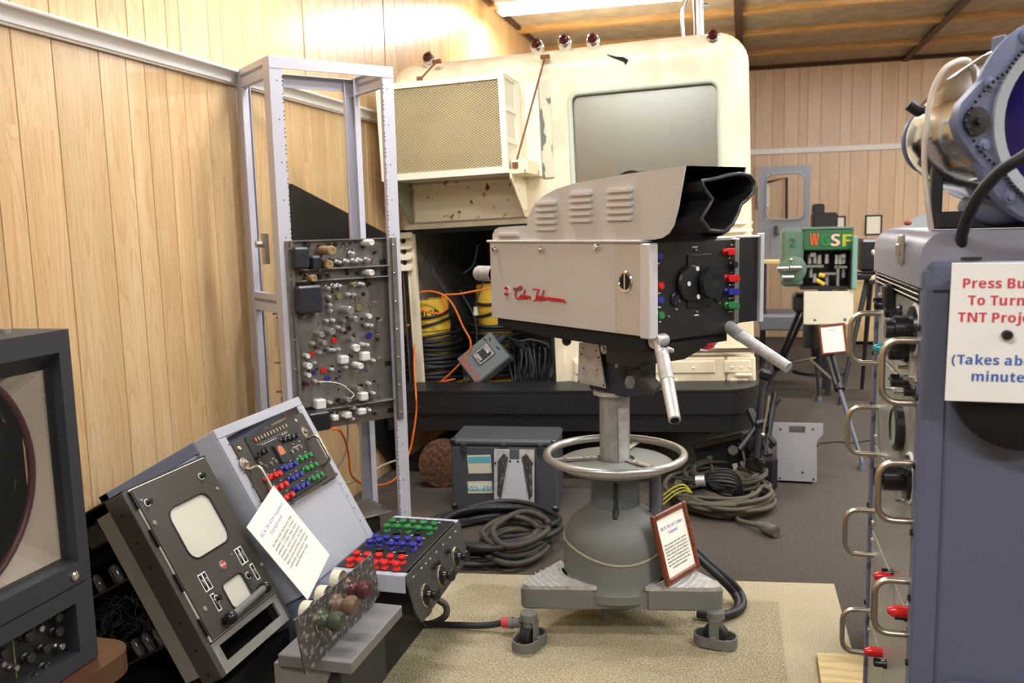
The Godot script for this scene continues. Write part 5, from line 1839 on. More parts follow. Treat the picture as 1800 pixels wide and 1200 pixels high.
		b.lathe([Vector2(0, -0.03), Vector2(0.026, -0.03), Vector2(0.028, -0.026), Vector2(0.028, -0.002)], 24)
		part("rear_can", b, mats["beige"], kpo)

# ---------------------------------------------------------------- round-tube monitor on the wooden stand, by the left edge
func build_left_monitor() -> void:
	var xf := -1.217
	var f := T(Basis(Vector3(0, 0, -1), Vector3(0, 1, 0), Vector3(1, 0, 0)), Vector3(xf, 0, -1.078))   # x runs along the wall, z out of the screen
	var o := thing("color_monitor", "big charcoal monitor with a round picture tube in a tan mask", "monitor", f)
	var hw := 0.272
	var y1 := 1.279; var ym := 0.795; var y0 := 0.632
	var D := 0.62
	var b := mk()
	# cabinet
	b.cbox(Vector3(0, (y0 + y1) / 2, -D / 2 - 0.1), Vector3(hw * 2 - 0.004, y1 - y0, D - 0.04), 0.008)
	b.box(Vector3(0, y1 - 0.002, -0.08), Vector3(hw * 2 - 0.004, 0.004, 0.08))
	b.box(Vector3(hw - 0.004, (y0 + y1) / 2, -0.08), Vector3(0.004, y1 - y0, 0.08))
	b.box(Vector3(-hw + 0.004, (y0 + y1) / 2, -0.08), Vector3(0.004, y1 - y0, 0.08))
	part("cabinet", b, mats["charcoal"], o)
	# bezel of four mitred bars with sloping inner faces
	var m1 := hit(100, 620, f, 0.0); var m2 := hit(142, 985, f, 0.0)
	var n1 := hit(71, 651, f, -0.04); var n2 := hit(110, 979, f, -0.04)
	var mx := (m1.x + m2.x) / 2
	var ix := (n1.x + n2.x) / 2
	var iy1 := n1.y; var iy0 := n2.y
	b = mk()
	var outr := [Vector2(-hw, ym), Vector2(hw, ym), Vector2(hw, y1), Vector2(-hw, y1)]
	var mid := [Vector2(-mx, m2.y), Vector2(mx, m2.y), Vector2(mx, m1.y), Vector2(-mx, m1.y)]
	var inn := [Vector2(-ix, iy0), Vector2(ix, iy0), Vector2(ix, iy1), Vector2(-ix, iy1)]
	for k in 4:
		var j := (k + 1) % 4
		var A := Vector3(outr[k].x, outr[k].y, 0); var B := Vector3(outr[j].x, outr[j].y, 0)
		var C := Vector3(mid[j].x, mid[j].y, 0); var Dd := Vector3(mid[k].x, mid[k].y, 0)
		b.quad(A, B, C, Dd)
		b.quad(Dd, C, Vector3(inn[j].x, inn[j].y, -0.04), Vector3(inn[k].x, inn[k].y, -0.04))
		b.quad(Vector3(A.x, A.y, -0.062), Vector3(B.x, B.y, -0.062), B, A)
	part("bezel", b, mats["charcoal"], o)
	# tan mask with a round hole
	b = mk()
	var cy := 1.04
	var R := 0.213
	var seg := 48
	var angs := []
	for k in seg: angs.append(TAU * k / seg)
	for q in [Vector2(ix, iy1 - cy), Vector2(-ix, iy1 - cy), Vector2(-ix, iy0 - cy), Vector2(ix, iy0 - cy)]:
		angs.append(fposmod(q.angle(), TAU))
	angs.sort()
	for k in angs.size():
		var a: float = angs[k]
		var a2: float = angs[(k + 1) % angs.size()]
		var pts := []
		for t in [a, a2]:
			var d := Vector2(cos(t), sin(t))
			var s := minf((ix + 0.001) / maxf(absf(d.x), 1e-5), (((iy1 if d.y > 0 else iy0) - cy) / d.y) if absf(d.y) > 1e-5 else 9.0)
			pts.append([d * s, d * minf(R, s)])
		b.quad(Vector3(pts[0][1].x, cy + pts[0][1].y, -0.062), Vector3(pts[0][0].x, cy + pts[0][0].y, -0.039), Vector3(pts[1][0].x, cy + pts[1][0].y, -0.039), Vector3(pts[1][1].x, cy + pts[1][1].y, -0.062))
	part("mask", b, mats["mask_tan"], o)
	b = mk()
	var rg := []
	for k in seg:
		var a := TAU * k / seg
		rg.append(Vector3(cos(a) * R, clampf(cy + sin(a) * R, iy0 + 0.004, iy1 - 0.004), -0.056))
	b.tube(rg, 0.007, 6, true)
	part("tube_ring", b, mats["maroon"], o)
	b = mk()
	b.at(T(LAY, Vector3(0, cy, -0.075)))
	b.lathe([Vector2(0.16, 0.006), Vector2(0.12, 0.014), Vector2(0.06, 0.024), Vector2(0, 0.026)], 40)
	b.lathe([Vector2(R, -0.02), Vector2(R * 0.98, -0.012), Vector2(0.19, -0.002), Vector2(0.16, 0.006)], 40)
	part("picture_tube", b, mats["crt_dark"], o)
	var safety := mat("safety_pane", Color(0.12, 0.13, 0.13, 0.08), 0.02)
	safety.transparency = BaseMaterial3D.TRANSPARENCY_ALPHA
	b = mk()
	b.box(Vector3(0, (iy0 + iy1) / 2, -0.02), Vector3(ix * 2 + 0.012, iy1 - iy0 + 0.012, 0.003))
	part("safety_glass", b, safety, o)
	for y in [hit(130, 1012, f, 0.0)]:
		b = mk()
		screw(b, Vector3(y.x, y.y, 0.0), 0.009, 0.006)
		part("bolt", b, mats["chrome"], o)
	# fixing nuts on top
	for x in [0.13, 0.2]:
		b = mk()
		b.cyl(Vector3(x, y1 - 0.001, -0.07), Vector3(x, y1 + 0.008, -0.07), 0.009, -1, 8)
		part("top_nut", b, mats["steel"], o)
	# lower control unit
	b = mk()
	var lb := [Vector2(-hw, y0), Vector2(hw, y0), Vector2(hw, ym - 0.003), Vector2(-hw, ym - 0.003)]
	var li := [Vector2(-hw + 0.05, y0 + 0.03), Vector2(hw - 0.045, y0 + 0.03), Vector2(hw - 0.045, ym - 0.035), Vector2(-hw + 0.05, ym - 0.035)]
	for k in 4:
		var j := (k + 1) % 4
		b.quad(Vector3(lb[k].x, lb[k].y, 0), Vector3(lb[j].x, lb[j].y, 0), Vector3(li[j].x, li[j].y, 0), Vector3(li[k].x, li[k].y, 0))
		b.quad(Vector3(li[k].x, li[k].y, 0), Vector3(li[j].x, li[j].y, 0), Vector3(li[j].x, li[j].y, -0.04), Vector3(li[k].x, li[k].y, -0.04))
		b.quad(Vector3(lb[k].x, lb[k].y, -0.062), Vector3(lb[j].x, lb[j].y, -0.062), Vector3(lb[j].x, lb[j].y, 0), Vector3(lb[k].x, lb[k].y, 0))
	part("lower_bezel", b, mats["charcoal"], o)
	b = mk()
	b.box(Vector3(0, (y0 + ym) / 2, -0.042), Vector3(hw * 2 - 0.08, ym - y0 - 0.05, 0.01))
	var lp := part("control_panel", b, mats["panel_black"], o)
	for e in [[245, 1030, "white_can", 0.011], [257, 1092, "white_can", 0.011], [190, 1035, "knob_black", 0.011], [188, 990, "knob_black", 0.01], [198, 1083, "steel", 0.007], [203, 1130, "steel", 0.007], [215, 1145, "steel", 0.006], [150, 1090, "knob_black", 0.01], [155, 1150, "knob_black", 0.011], [115, 1185, "knob_black", 0.011], [132, 1026, "steel", 0.007], [52, 1152, "steel", 0.006], [10, 1140, "steel", 0.006], [96, 1050, "knob_black", 0.012], [100, 1120, "knob_black", 0.011], [15, 1105, "knob_black", 0.01]]:
		var p := hit(e[0] / 1.8175, 540 + e[1] / 1.8175, f, -0.02)
		knob(lp, P(p.x, p.y, -0.037), mats[e[2]], e[3], 0.02)
	b = mk()
	b.box(Vector3(hit(140, 1080, f, -0.036).x + 0.004, (y0 + ym) / 2, -0.0365), Vector3(0.002, ym - y0 - 0.07, 0.002))
	b.box(Vector3(hit(25, 1150, f, -0.036).x, (y0 + ym) / 2, -0.0365), Vector3(0.002, ym - y0 - 0.07, 0.002))
	part("panel_line", b, mats["olive_can"], lp)
	# wooden stand
	var tf := thing("wooden_stand", "varnished brown wooden stand with rounded edge under the charcoal monitor", "stand", P(-1.53, 0, -1.078))
	b = mk()
	b.at(T(Basis(Vector3(1, 0, 0), Vector3(0, 0, -1), Vector3(0, 1, 0)), Vector3.ZERO))
	b.prism(rrect(-0.4, -0.34, 0.352, 0.342, 0.06, 6), 0.585, 0.63, true)
	part("top", b, mats["table_wood"], tf)
	for x in [-0.34, 0.29]:
		for z in [-0.27, 0.27]:
			b = mk()
			b.cbox(Vector3(x, 0.292, z), Vector3(0.05, 0.585, 0.05), 0.006)
			part("leg", b, mats["table_wood"], tf)

# ---------------------------------------------------------------- television camera on its pedestal
var TV := Transform3D(TURN, Vector3(-0.435, 0, -3.02))   # x to the right of the camera's back, z out of its back

func build_tv_camera() -> void:
	build_pedestal()
	var f := TV
	var X0 := -0.206; var X1 := 0.192
	var Z1 := 0.387; var Z0 := -0.46
	var Y1 := 1.39; var Y0 := 1.107
	var o := thing("television_camera", "large silver studio television camera with red script lettering, on the grey pedestal", "television camera", f)
	var sil: Material = mats["tv_silver"]
	var side := func(px: float, py: float, x := -0.206) -> Vector3: return hit(px, py, f, x, 0)
	# basis that lays a drawing (x = along the side towards the back, y = up) on the left side, facing out
	var SB := Basis(Vector3(0, 0, 1), Vector3(0, 1, 0), Vector3(-1, 0, 0))
	var b := mk()
	b.cbox(Vector3((X0 + X1) / 2, (Y0 + Y1) / 2, (Z0 + Z1 - 0.03) / 2), Vector3(X1 - X0 - 0.012, Y1 - Y0, Z1 - Z0 - 0.03), 0.006)
	part("body", b, mats["black"], o)
	# side door and rear side strip
	var seam: float = side.call(1082, 500).z
	var cs: float = side.call(1126, 500).z
	b = mk()
	b.cbox(Vector3(X0 + 0.003, (Y0 + Y1) / 2, (Z0 + seam) / 2), Vector3(0.006, Y1 - Y0, seam - Z0 - 0.001), 0.0015)
	var door := part("side_door", b, sil, o)
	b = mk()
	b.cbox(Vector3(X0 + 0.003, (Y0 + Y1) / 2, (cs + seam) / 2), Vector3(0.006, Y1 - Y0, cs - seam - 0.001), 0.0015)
	var strip := part("side_strip", b, mats["tv_tan_reflection"], o)  # tan here is a reflection on the side, put into the strip's colour
	b = mk()
	b.cbox(Vector3((X0 + X1) / 2, Y1 + 0.004, (Z0 + cs) / 2), Vector3(X1 - X0 + 0.02, 0.009, cs - Z0 + 0.02), 0.003)
	part("top_deck", b, sil, o)
	b = mk()
	b.cbox(Vector3(X1 - 0.003, (Y0 + Y1) / 2, (Z0 + Z1) / 2 - 0.03), Vector3(0.006, Y1 - Y0, Z1 - Z0 - 0.06), 0.0015)
	part("side_door", b, sil, o)
	# bright corner post at the back left
	b = mk()
	b.cbox(Vector3(X0 + 0.012, (Y0 + Y1) / 2 - 0.004, (cs + Z1) / 2 + 0.006), Vector3(0.036, Y1 - Y0 + 0.004, Z1 - cs + 0.012), 0.004)
	part("corner_post", b, mats["tv_edge"], o)
	# knobs along the door, latch ring
	for q in [[80, 403], [272, 403], [510, 394]]:
		var p: Vector3 = side.call(840 + q[0] / 2.4, 270 + q[1] / 2.4)
		b = mk()
		b.at(T(SB * LAY, Vector3(X0, p.y, p.z)))
		b.lathe([Vector2(0.006, 0), Vector2(0.006, 0.006), Vector2(0.011, 0.009), Vector2(0.011, 0.016), Vector2(0.008, 0.019), Vector2(0, 0.019)], 14)
		part("door_knob", b, mats["chrome"], door)
	var lp: Vector3 = side.call(840 + 622 / 2.4, 270 + 540 / 2.4)
	b = mk()
	b.at(T(SB * LAY, Vector3(X0, lp.y, lp.z)))
	b.lathe([Vector2(0.034, 0), Vector2(0.034, 0.003), Vector2(0.031, 0.006), Vector2(0.026, 0.005), Vector2(0.024, 0.0015)], 28)
	b.x = Transform3D.IDENTITY
	b.cbox(Vector3(X0 - 0.003, lp.y, lp.z), Vector3(0.004, 0.05, 0.006), 0.001)
	var lr := part("latch_ring", b, mats["chrome"], strip)
	b = mk()
	b.at(T(SB * LAY, Vector3(X0, lp.y, lp.z)))
	b.lathe([Vector2(0.025, 0.0), Vector2(0.025, 0.0012), Vector2(0, 0.0012)], 24)
	part("latch_well", b, mats["matt_black"], lr)
	# emblem and script lettering
	var ep: Vector3 = side.call(840 + 124 / 2.4, 270 + 580 / 2.4)
	b = mk()
	b.at(T(SB * LAY, Vector3(X0, ep.y, ep.z)))
	b.lathe([Vector2(0.019, 0), Vector2(0.019, 0.004), Vector2(0, 0.004)], 26)
	var em := part("emblem", b, mats["white_can"], door)
	b = mk()
	b.at(T(SB * LAY, Vector3(X0 - 0.004, ep.y, ep.z)))
	b.lathe([Vector2(0.0175, 0), Vector2(0.0175, 0.0008), Vector2(0, 0.0008)], 26)
	part("emblem_face", b, mats["logo_red"], em)
	text("RCA", 0.013, mats["white_paint"], em, T(SB, Vector3(X0 - 0.0048, ep.y, ep.z)), true)
	b = mk()
	var strokes := [
		[[262, 278], [300, 276], [350, 268], [352, 285]],
		[[352, 262], [335, 258], [308, 285], [290, 320], [283, 355], [292, 378], [312, 384], [330, 380]],
		[[352, 352], [338, 356], [332, 372], [342, 386], [356, 378], [354, 360], [352, 352]],
		[[388, 292], [376, 335], [366, 385], [378, 388]],
		[[402, 356], [390, 362], [386, 378], [396, 388], [408, 380], [406, 362], [402, 356]],
		[[414, 372], [424, 362], [438, 366], [432, 384], [442, 392]],
		[[468, 292], [500, 286], [535, 296]],
		[[526, 292], [512, 350], [500, 395], [484, 408], [472, 402]],
		[[524, 382], [540, 374], [538, 360], [526, 366], [520, 384], [530, 396], [546, 392]],
		[[584, 300], [572, 345], [560, 394], [570, 398]],
		[[578, 390], [594, 382], [592, 368], [580, 374], [574, 392], [584, 402], [600, 398]],
		[[606, 374], [614, 402], [630, 374], [636, 380]],
		[[648, 376], [642, 402], [650, 406]],
		[[676, 380], [664, 386], [674, 396], [668, 408], [658, 404]],
		[[692, 382], [686, 408], [694, 412]],
		[[712, 384], [702, 398], [710, 412], [724, 404], [720, 388], [712, 384]],
		[[738, 388], [732, 414], [744, 394], [756, 392], [752, 418], [766, 416]],
		[[772, 398], [766, 420], [782, 402], [794, 400], [790, 424], [816, 426]],
		[[300, 387], [345, 389]], [[505, 404], [560, 405]]]
	for s in strokes:
		var pts := []
		for q in s:
			var p: Vector3 = side.call(860 + q[0] / 6.0, 460 + q[1] / 6.0)
			pts.append(Vector3(X0 - 0.004, p.y, p.z))
		b.tube(curve(pts, 4), 0.0027, 7)
	part("script_lettering", b, mats["red_enamel"], door)
	b = mk()
	var flag := PackedVector2Array()
	for q in [[262, 288], [345, 282], [340, 302], [262, 306]]:
		var p: Vector3 = side.call(860 + q[0] / 6.0, 460 + q[1] / 6.0)
		flag.append(Vector2(p.z, p.y))
	b.at(T(SB, Vector3(X0, 0, 0)))
	b.prism(flag, 0.0, 0.003)
	part("script_flag", b, mat("script_blue", Color8(88, 116, 140), 0.5), door)
	# --- viewfinder hood
	b = mk()
	var hood := PackedVector2Array()
	for q in [[925, 424], [925, 402], [929, 380], [939, 360], [955, 344], [978, 332], [1010, 322], [1080, 309], [1140, 300], [1205, 291], [1192, 365], [1184, 396], [1176, 410], [1164, 418], [1150, 421]]:
		var p: Vector3 = side.call(q[0], q[1], X0 + 0.008)
		hood.append(Vector2(p.z, p.y))
	var HX1 := hit(1311, 297, f, hood[9].x).x
	for e in [[X0 + 0.008, 0.004], [HX1, 0.004]]:
		b = mk()
		b.at(T(SB, Vector3(e[0], 0, 0)))
		b.prism(hood, -0.004, 0.0, true)
		part("hood_side", b, sil, o)
	for x in [X0 + 0.0125, HX1 - 0.005]:
		b = mk()
		b.at(T(SB, Vector3(x, 0, 0)))
		b.prism(hood, -0.0008, 0.0008 if x > 0 else 0.0, true)
		part("hood_lining", b, mats["matt_black"], o)
	# roof of the hood between the two sides
	b = mk()
	for k in range(0, 9):
		var p := hood[k]; var q := hood[k + 1]
		b.quad(Vector3(X0 + 0.008, p.y, p.x), Vector3(X0 + 0.008, q.y, q.x), Vector3(HX1, q.y, q.x), Vector3(HX1, p.y, p.x))
		b.quad(Vector3(HX1, p.y - 0.004, p.x), Vector3(HX1, q.y - 0.004, q.x), Vector3(X0 + 0.008, q.y - 0.004, q.x), Vector3(X0 + 0.008, p.y - 0.004, p.x))
	part("hood_roof", b, mats["black"], o)
	var hs := mk()
	hs.prism(PackedVector2Array([Vector2(-0.05, -0.0075), Vector2(0.05, -0.0075), Vector2(0.052, -0.002), Vector2(0.05, 0.004), Vector2(-0.05, 0.004), Vector2(-0.052, -0.002)]), 0.0, 0.009)
	hs.prism(PackedVector2Array([Vector2(-0.046, -0.006), Vector2(0.046, -0.006), Vector2(0.046, 0.003), Vector2(-0.046, 0.003)]), 0.008, 0.013)
	var hsm := hs.mesh(mats["tv_edge"])
	for gi in [[248, 335, [207, 234, 261, 288, 315]], [390, 486, [167, 195, 223, 251, 279]], [548, 657, [153, 183, 213, 243, 272]]]:
		for y in gi[2]:
			var p: Vector3 = side.call(840 + (gi[0] + gi[1]) / 4.8, 270 + y / 2.4, X0 + 0.008)
			var q0: Vector3 = side.call(840 + gi[0] / 2.4, 270 + y / 2.4, X0 + 0.008)
			var q1: Vector3 = side.call(840 + gi[1] / 2.4, 270 + y / 2.4, X0 + 0.008)
			inst("louvre", hsm, o, T(SB * Basis.from_scale(Vector3((q1.z - q0.z) / 0.104, 1, 1)), Vector3(X0 + 0.008, p.y, (q0.z + q1.z) / 2)))
	# low hump in front of the hood with one louvre
	b = mk()
	var hump := PackedVector2Array()
	for q in [[866, 424], [866, 412], [870, 403], [878, 399], [925, 396], [925, 424]]:
		var p: Vector3 = side.call(q[0], q[1], X0 + 0.008)
		hump.append(Vector2(p.z, p.y))
	b.at(T(SB, Vector3(X0 + 0.008, 0, 0)))
	b.prism(hump, -0.37, 0.0, true)
	part("front_hump", b, sil, o)
	var hp: Vector3 = side.call(840 + 130 / 2.4, 270 + 340 / 2.4, X0 + 0.008)
	inst("louvre", hsm, o, T(SB * Basis.from_scale(Vector3(1.25, 1, 1)), Vector3(X0 + 0.008, hp.y, hp.z)))
	# viewfinder: black box, drum and moulded eye visor
	b = mk()
	b.cbox(Vector3((X0 + HX1) / 2, Y1 + 0.1, Z1 - 0.16), Vector3(HX1 - X0 - 0.04, 0.2, 0.16), 0.006)
	b.cbox(Vector3(-0.03, Y1 + 0.02, Z1 - 0.07), Vector3(0.28, 0.035, 0.12), 0.005)
	var vf := part("viewfinder", b, mats["matt_black"], o)
	b = mk()
	var drum := hit(1222, 350, f, X0 + 0.04, 0)
	b.at(T(Basis(Vector3.BACK, PI / 2), Vector3(X0 + 0.08, Y1 + 0.115, Z1 - 0.11)))
	b.lathe([Vector2(0, -0.06), Vector2(0.1, -0.06), Vector2(0.104, -0.054), Vector2(0.104, 0.05), Vector2(0, 0.05)], 28)
	part("viewfinder_drum", b, mats["black"], vf)
	b = mk()
	var lip := []
	for q in [[1234, 318], [1258, 314], [1280, 308], [1300, 305], [1318, 308], [1326, 319], [1323, 338], [1313, 350], [1302, 359], [1297, 374], [1287, 394], [1272, 407], [1246, 405], [1232, 385], [1246, 362], [1252, 350], [1240, 335]]:
		lip.append(hit(q[0], q[1], f, hood[9].x + 0.03))
	var root := []
	var cen := Vector3((X0 + HX1) / 2 + 0.02, Y1 + 0.11, Z1 - 0.09)
	var lc := Vector3.ZERO
	for p in lip: lc += p / lip.size()
	for p in lip:
		root.append(cen + (p - lc) * Vector3(1.2, 0.95, 0))
	var mcount := lip.size()
	for k in mcount:
		var j := (k + 1) % mcount
		b.quad(lip[k], lip[j], root[j], root[k])
		var i0: Vector3 = lc + (lip[k] - lc) * 0.92; var i1: Vector3 = lc + (lip[j] - lc) * 0.92
		b.quad(lip[j], lip[k], i0, i1)
		b.quad(i1, i0, cen + (i0 - lc) * 0.9 + Vector3(0, 0, 0.02), cen + (i1 - lc) * 0.9 + Vector3(0, 0, 0.02))
	part("eye_visor", b, mat("visor_black", Color8(26, 26, 27), 0.45), vf)
	b = mk()
	b.tube(lip, 0.006, 7, true)
	part("visor_lip", b, mat("visor_rim", Color8(38, 38, 39), 0.4), vf)
	# --- control back
	b = mk()
	b.cbox(Vector3((X0 + X1) / 2 + 0.008, (Y0 + Y1) / 2 - 0.01, Z1 - 0.02), Vector3(X1 - X0 - 0.03, Y1 - Y0 + 0.02, 0.012), 0.002)
	var back := part("back_panel", b, mats["panel_black"], o)
	var zb := Z1 - 0.014
	var bk := func(u: float, v: float, z := 0.373) -> Vector3: return hit(1130 + u / 6.0, 400 + v / 6.0, f, z)
	for e in [[183, 303, "knob_blue"], [195, 612, "knob_red"], [193, 765, "knob_blue"], [200, 925, "knob_green"], [915, 255, "knob_red"], [950, 255, "knob_red"], [925, 535, "knob_red"], [958, 537, "knob_red"], [1012, 535, "knob_red"], [928, 672, "knob_blue"], [965, 672, "knob_blue"], [1015, 672, "knob_blue"], [930, 820, "knob_green"], [968, 820, "knob_green"], [1015, 820, "knob_green"], [975, 388, "knob_black"], [175, 470, "knob_black"]]:
		var p: Vector3 = bk.call(e[0], e[1], zb + 0.02)
		knob(back, P(clampf(p.x, X0 + 0.03, X1 - 0.01), p.y, zb), mats[e[2]], 0.0125, 0.024)
	b = mk()
	var w0: Vector3 = bk.call(440, 290); var w1: Vector3 = bk.call(690, 830)
	b.cbox(Vector3((w0.x + w1.x) / 2 + 0.01, (w0.y + w1.y) / 2, zb + 0.002), Vector3(w1.x - w0.x, w0.y - w1.y, 0.006), 0.001)
	part("dial_plate", b, mats["black"], back)
	var wc: Vector3 = bk.call(530, 585, zb + 0.02)
	b = mk()
	b.at(T(LAY, Vector3(wc.x, wc.y, zb + 0.004)))
	b.lathe([Vector2(0.055, 0), Vector2(0.056, 0.01), Vector2(0.052, 0.016), Vector2(0.03, 0.018), Vector2(0, 0.018)], 30)
	var wheel := part("filter_dial", b, mats["black"], back)
	for q in [[572, 432], [482, 590], [582, 727]]:
		var p: Vector3 = bk.call(q[0], q[1], zb + 0.02)
		b = mk()
		b.at(T(LAY, Vector3(p.x, p.y, zb + 0.0215)))
		b.lathe([Vector2(0.0075, 0), Vector2(0.0075, 0.0015), Vector2(0, 0.0015)], 16)
		part("white_dot", b, mats["white_paint"], wheel)
	var w2: Vector3 = bk.call(690, 575, zb + 0.02)
	b = mk()
	b.at(T(LAY, Vector3(w2.x, w2.y, zb)))
	b.lathe([Vector2(0.02, 0), Vector2(0.02, 0.02), Vector2(0.048, 0.025), Vector2(0.052, 0.032), Vector2(0.05, 0.045), Vector2(0.03, 0.046), Vector2(0, 0.04)], 28)
	part("hand_wheel", b, mats["knob_black"], back)
	for q in [[340, 755, 0.022], [790, 715, 0.021]]:
		var p: Vector3 = bk.call(q[0], q[1])
		b = mk()
		b.at(T(LAY, Vector3(p.x, p.y, zb)))
		b.lathe([Vector2(q[2], 0), Vector2(q[2], 0.005), Vector2(q[2] - 0.004, 0.007), Vector2(q[2] - 0.006, 0.004), Vector2(0, 0.002)], 24)
		part("socket", b, mats["knob_black"], back)
	b = mk()
	for q in [[548, 203, 60], [940, 180, 30], [915, 320, 22], [972, 318, 40], [945, 468, 36], [920, 604, 26], [978, 604, 14], [920, 744, 28], [980, 740, 12], [922, 886, 30], [982, 878, 12], [565, 922, 46], [165, 378, 20], [172, 690, 26], [176, 838, 26], [180, 992, 22], [165, 440, 12]]:
		var p: Vector3 = bk.call(q[0], q[1], zb)
		b.box(Vector3(maxf(p.x, X0 + 0.03), p.y, zb), Vector3(q[2] * 0.0004, 0.0035, 0.0012))
	stuff(part("panel_marking", b, mats["white_paint"], back))
	for q in [[552, 235], [565, 885], [735, 580], [265, 935], [345, 860], [800, 790]]:
		var p: Vector3 = bk.call(q[0], q[1])
		b = mk()
		screw(b, Vector3(p.x, p.y, zb), 0.005, 0.006)
		part("switch_nut", b, mats["nickel"], back)
	# right door standing open behind
	b = mk()
	b.cbox(Vector3(X1 - 0.004, (Y0 + Y1) / 2 + 0.004, Z1 - 0.008), Vector3(0.02, Y1 - Y0 - 0.005, 0.02), 0.002)
	part("hinge_strip", b, mats["steel"], o)
	var dh := T(Basis(Vector3.UP, 0.0), Vector3(X1 + 0.006, (Y0 + Y1) / 2 + 0.006, Z1 - 0.012))
	b = mk()
	b.at(dh)
	b.cbox(Vector3(0.06, 0, 0), Vector3(0.12, Y1 - Y0 - 0.004, 0.004), 0.001)
	b.x = dh
	var od := part("open_door", b, mats["black"], o)
	b = mk()
	b.at(dh)
	b.cbox(Vector3(0.113, 0.004, 0.006), Vector3(0.018, Y1 - Y0 + 0.012, 0.018), 0.002)
	b.cbox(Vector3(0.06, (Y1 - Y0) / 2, 0.004), Vector3(0.12, 0.008, 0.014), 0.002)
	b.cbox(Vector3(0.127, -0.02, -0.006), Vector3(0.012, 0.09, 0.012), 0.002)
	part("door_edge", b, mats["tv_edge"], od)
	# --- underside: black skirt and tilt cradle
	b = mk()
	b.at(T(SB, Vector3(X0 + 0.014, 0, 0)))
	b.prism(PackedVector2Array([Vector2(Z0 + 0.02, Y0), Vector2(Z0 + 0.02, Y0 - 0.03), Vector2(Z0 + 0.3, Y0 - 0.045), Vector2(Z1 - 0.03, Y0 - 0.05), Vector2(Z1 - 0.03, Y0)]), -(X1 - X0 - 0.03), 0.0)
	part("skirt", b, mats["matt_black"], o)
	b = mk()
	b.at(T(SB, Vector3(X0 + 0.05, 0, 0)))
	b.prism(PackedVector2Array([Vector2(Z1 - 0.25, Y0 - 0.04), Vector2(Z1 - 0.02, Y0 - 0.03), Vector2(Z1 - 0.02, Y0 - 0.055), Vector2(Z1 - 0.12, Y0 - 0.11), Vector2(Z1 - 0.25, Y0 - 0.11)]), -(X1 - X0 - 0.17), 0.0)
	part("rear_wedge", b, mats["black"], o)
	# lens turret at the front
	b = mk()
	b.at(T(LAY, Vector3(-0.007, 1.25, Z0)))
	b.lathe([Vector2(0, -0.02), Vector2(0.16, -0.02), Vector2(0.17, -0.01), Vector2(0.17, 0.03), Vector2(0, 0.03)], 28)
	var tu := part("lens_turret", b, mats["black"], o)
	for e in [[-0.168, 1.268, 0.12], [0.09, 1.262, 0.08], [-0.007, 1.35, 0.09], [-0.007, 1.15, 0.09]]:
		b = mk()
		b.at(T(LAY, Vector3(e[0], e[1], Z0 - 0.02)))
		b.lathe([Vector2(0, -e[2]), Vector2(0.028, -e[2]), Vector2(0.03, -e[2] + 0.006), Vector2(0.03, -0.02), Vector2(0.034, -0.01), Vector2(0.034, 0.0)], 20)
		part("lens", b, mats["cast_aluminium"], tu)
	# small bulb-shaped foot under the front
	var fk: Vector3 = side.call(996, 598, X0 + 0.08)
	b = mk()
	b.sphere(fk, Vector3(0.017, 0.02, 0.017), 14, 8)
	b.cyl(fk + Vector3(0, 0.01, 0), Vector3(fk.x, Y0 - 0.03, fk.z), 0.007, -1, 8)
	part("foot_knob", b, mats["knob_black"], o)
	# pan handles
	var hl := hit(1158, 598, f, Z1 + 0.0)
	var e0 := hit(1164, 622, f, Z1 + 0.05); var e1 := hit(1173, 668, f, Z1 + 0.1); var e2 := hit(1186, 738, f, Z1 + 0.2)
	b = mk()
	b.at(T(Basis(Vector3.BACK, PI / 2), hl))
	b.lathe([Vector2(0, -0.03), Vector2(0.017, -0.03), Vector2(0.02, -0.024), Vector2(0.02, 0.01), Vector2(0.024, 0.014), Vector2(0.024, 0.022), Vector2(0, 0.024)], 20)
	b.x = Transform3D.IDENTITY
	b.cyl(hl + Vector3(-0.012, 0.0, 0), e0 + Vector3(-0.006, -0.03, 0.0), 0.011, 0.009, 10)
	part("handle_joint", b, mats["cast_aluminium"], o)
	b = mk()
	b.sphere(e0, Vector3(0.021, 0.021, 0.021), 14, 8)
	b.cyl(e0, e1, 0.0195, 0.0215, 18)
	b.cyl(e1, e2, 0.0195, 0.0175, 18)
	b.cyl(e2, e2 + (e2 - e1).normalized() * 0.002, 0.0175, 0.013, 18)
	var ph := part("pan_handle", b, mats["cast_aluminium"], o)
	b = mk()
	b.cyl(e2 + (e2 - e1).normalized() * 0.0015, e2 + (e2 - e1).normalized() * 0.003, 0.013, -1, 14)
	part("handle_bore", b, mats["matt_black"], ph)
	b = mk()
	b.cbox(e0 + Vector3(0.02, 0.012, 0.012), Vector3(0.03, 0.014, 0.016), 0.005, Basis(Vector3.BACK, -0.4))
	part("clamp_lever", b, mats["cast_aluminium"], ph)
	var r0 := hit(1272, 568, f, Z1 - 0.05); var r1 := hit(1302, 590, f, Z1 + 0.06); var r2 := hit(1386, 646, f, Z1 + 0.24)
	b = mk()
	b.cyl(r0, r1, 0.0205, 0.0205, 18)
	b.cyl(r1, r2, 0.0185, 0.0175, 18)
	part("pan_handle", b, mats["cast_aluminium"], o)
	# --- tilt head between camera and column
	b = mk()
	b.cbox(Vector3(0.02, 0.965, 0.02), Vector3(0.15, 0.21, 0.2), 0.01)
	var th := part("tilt_head", b, mat("head_blue", Color8(40, 44, 54), 0.5), o)
	b = mk()
	var pts := PackedVector2Array()
	for q in [[1018, 602], [1052, 603], [1064, 682], [1016, 671]]:
		var p: Vector3 = hit(q[0], q[1], f, -0.075, 0)
		pts.append(Vector2(p.z, p.y))
	b.at(T(SB, Vector3(-0.07, 0, 0)))
	b.prism(pts, 0.0, 0.006)
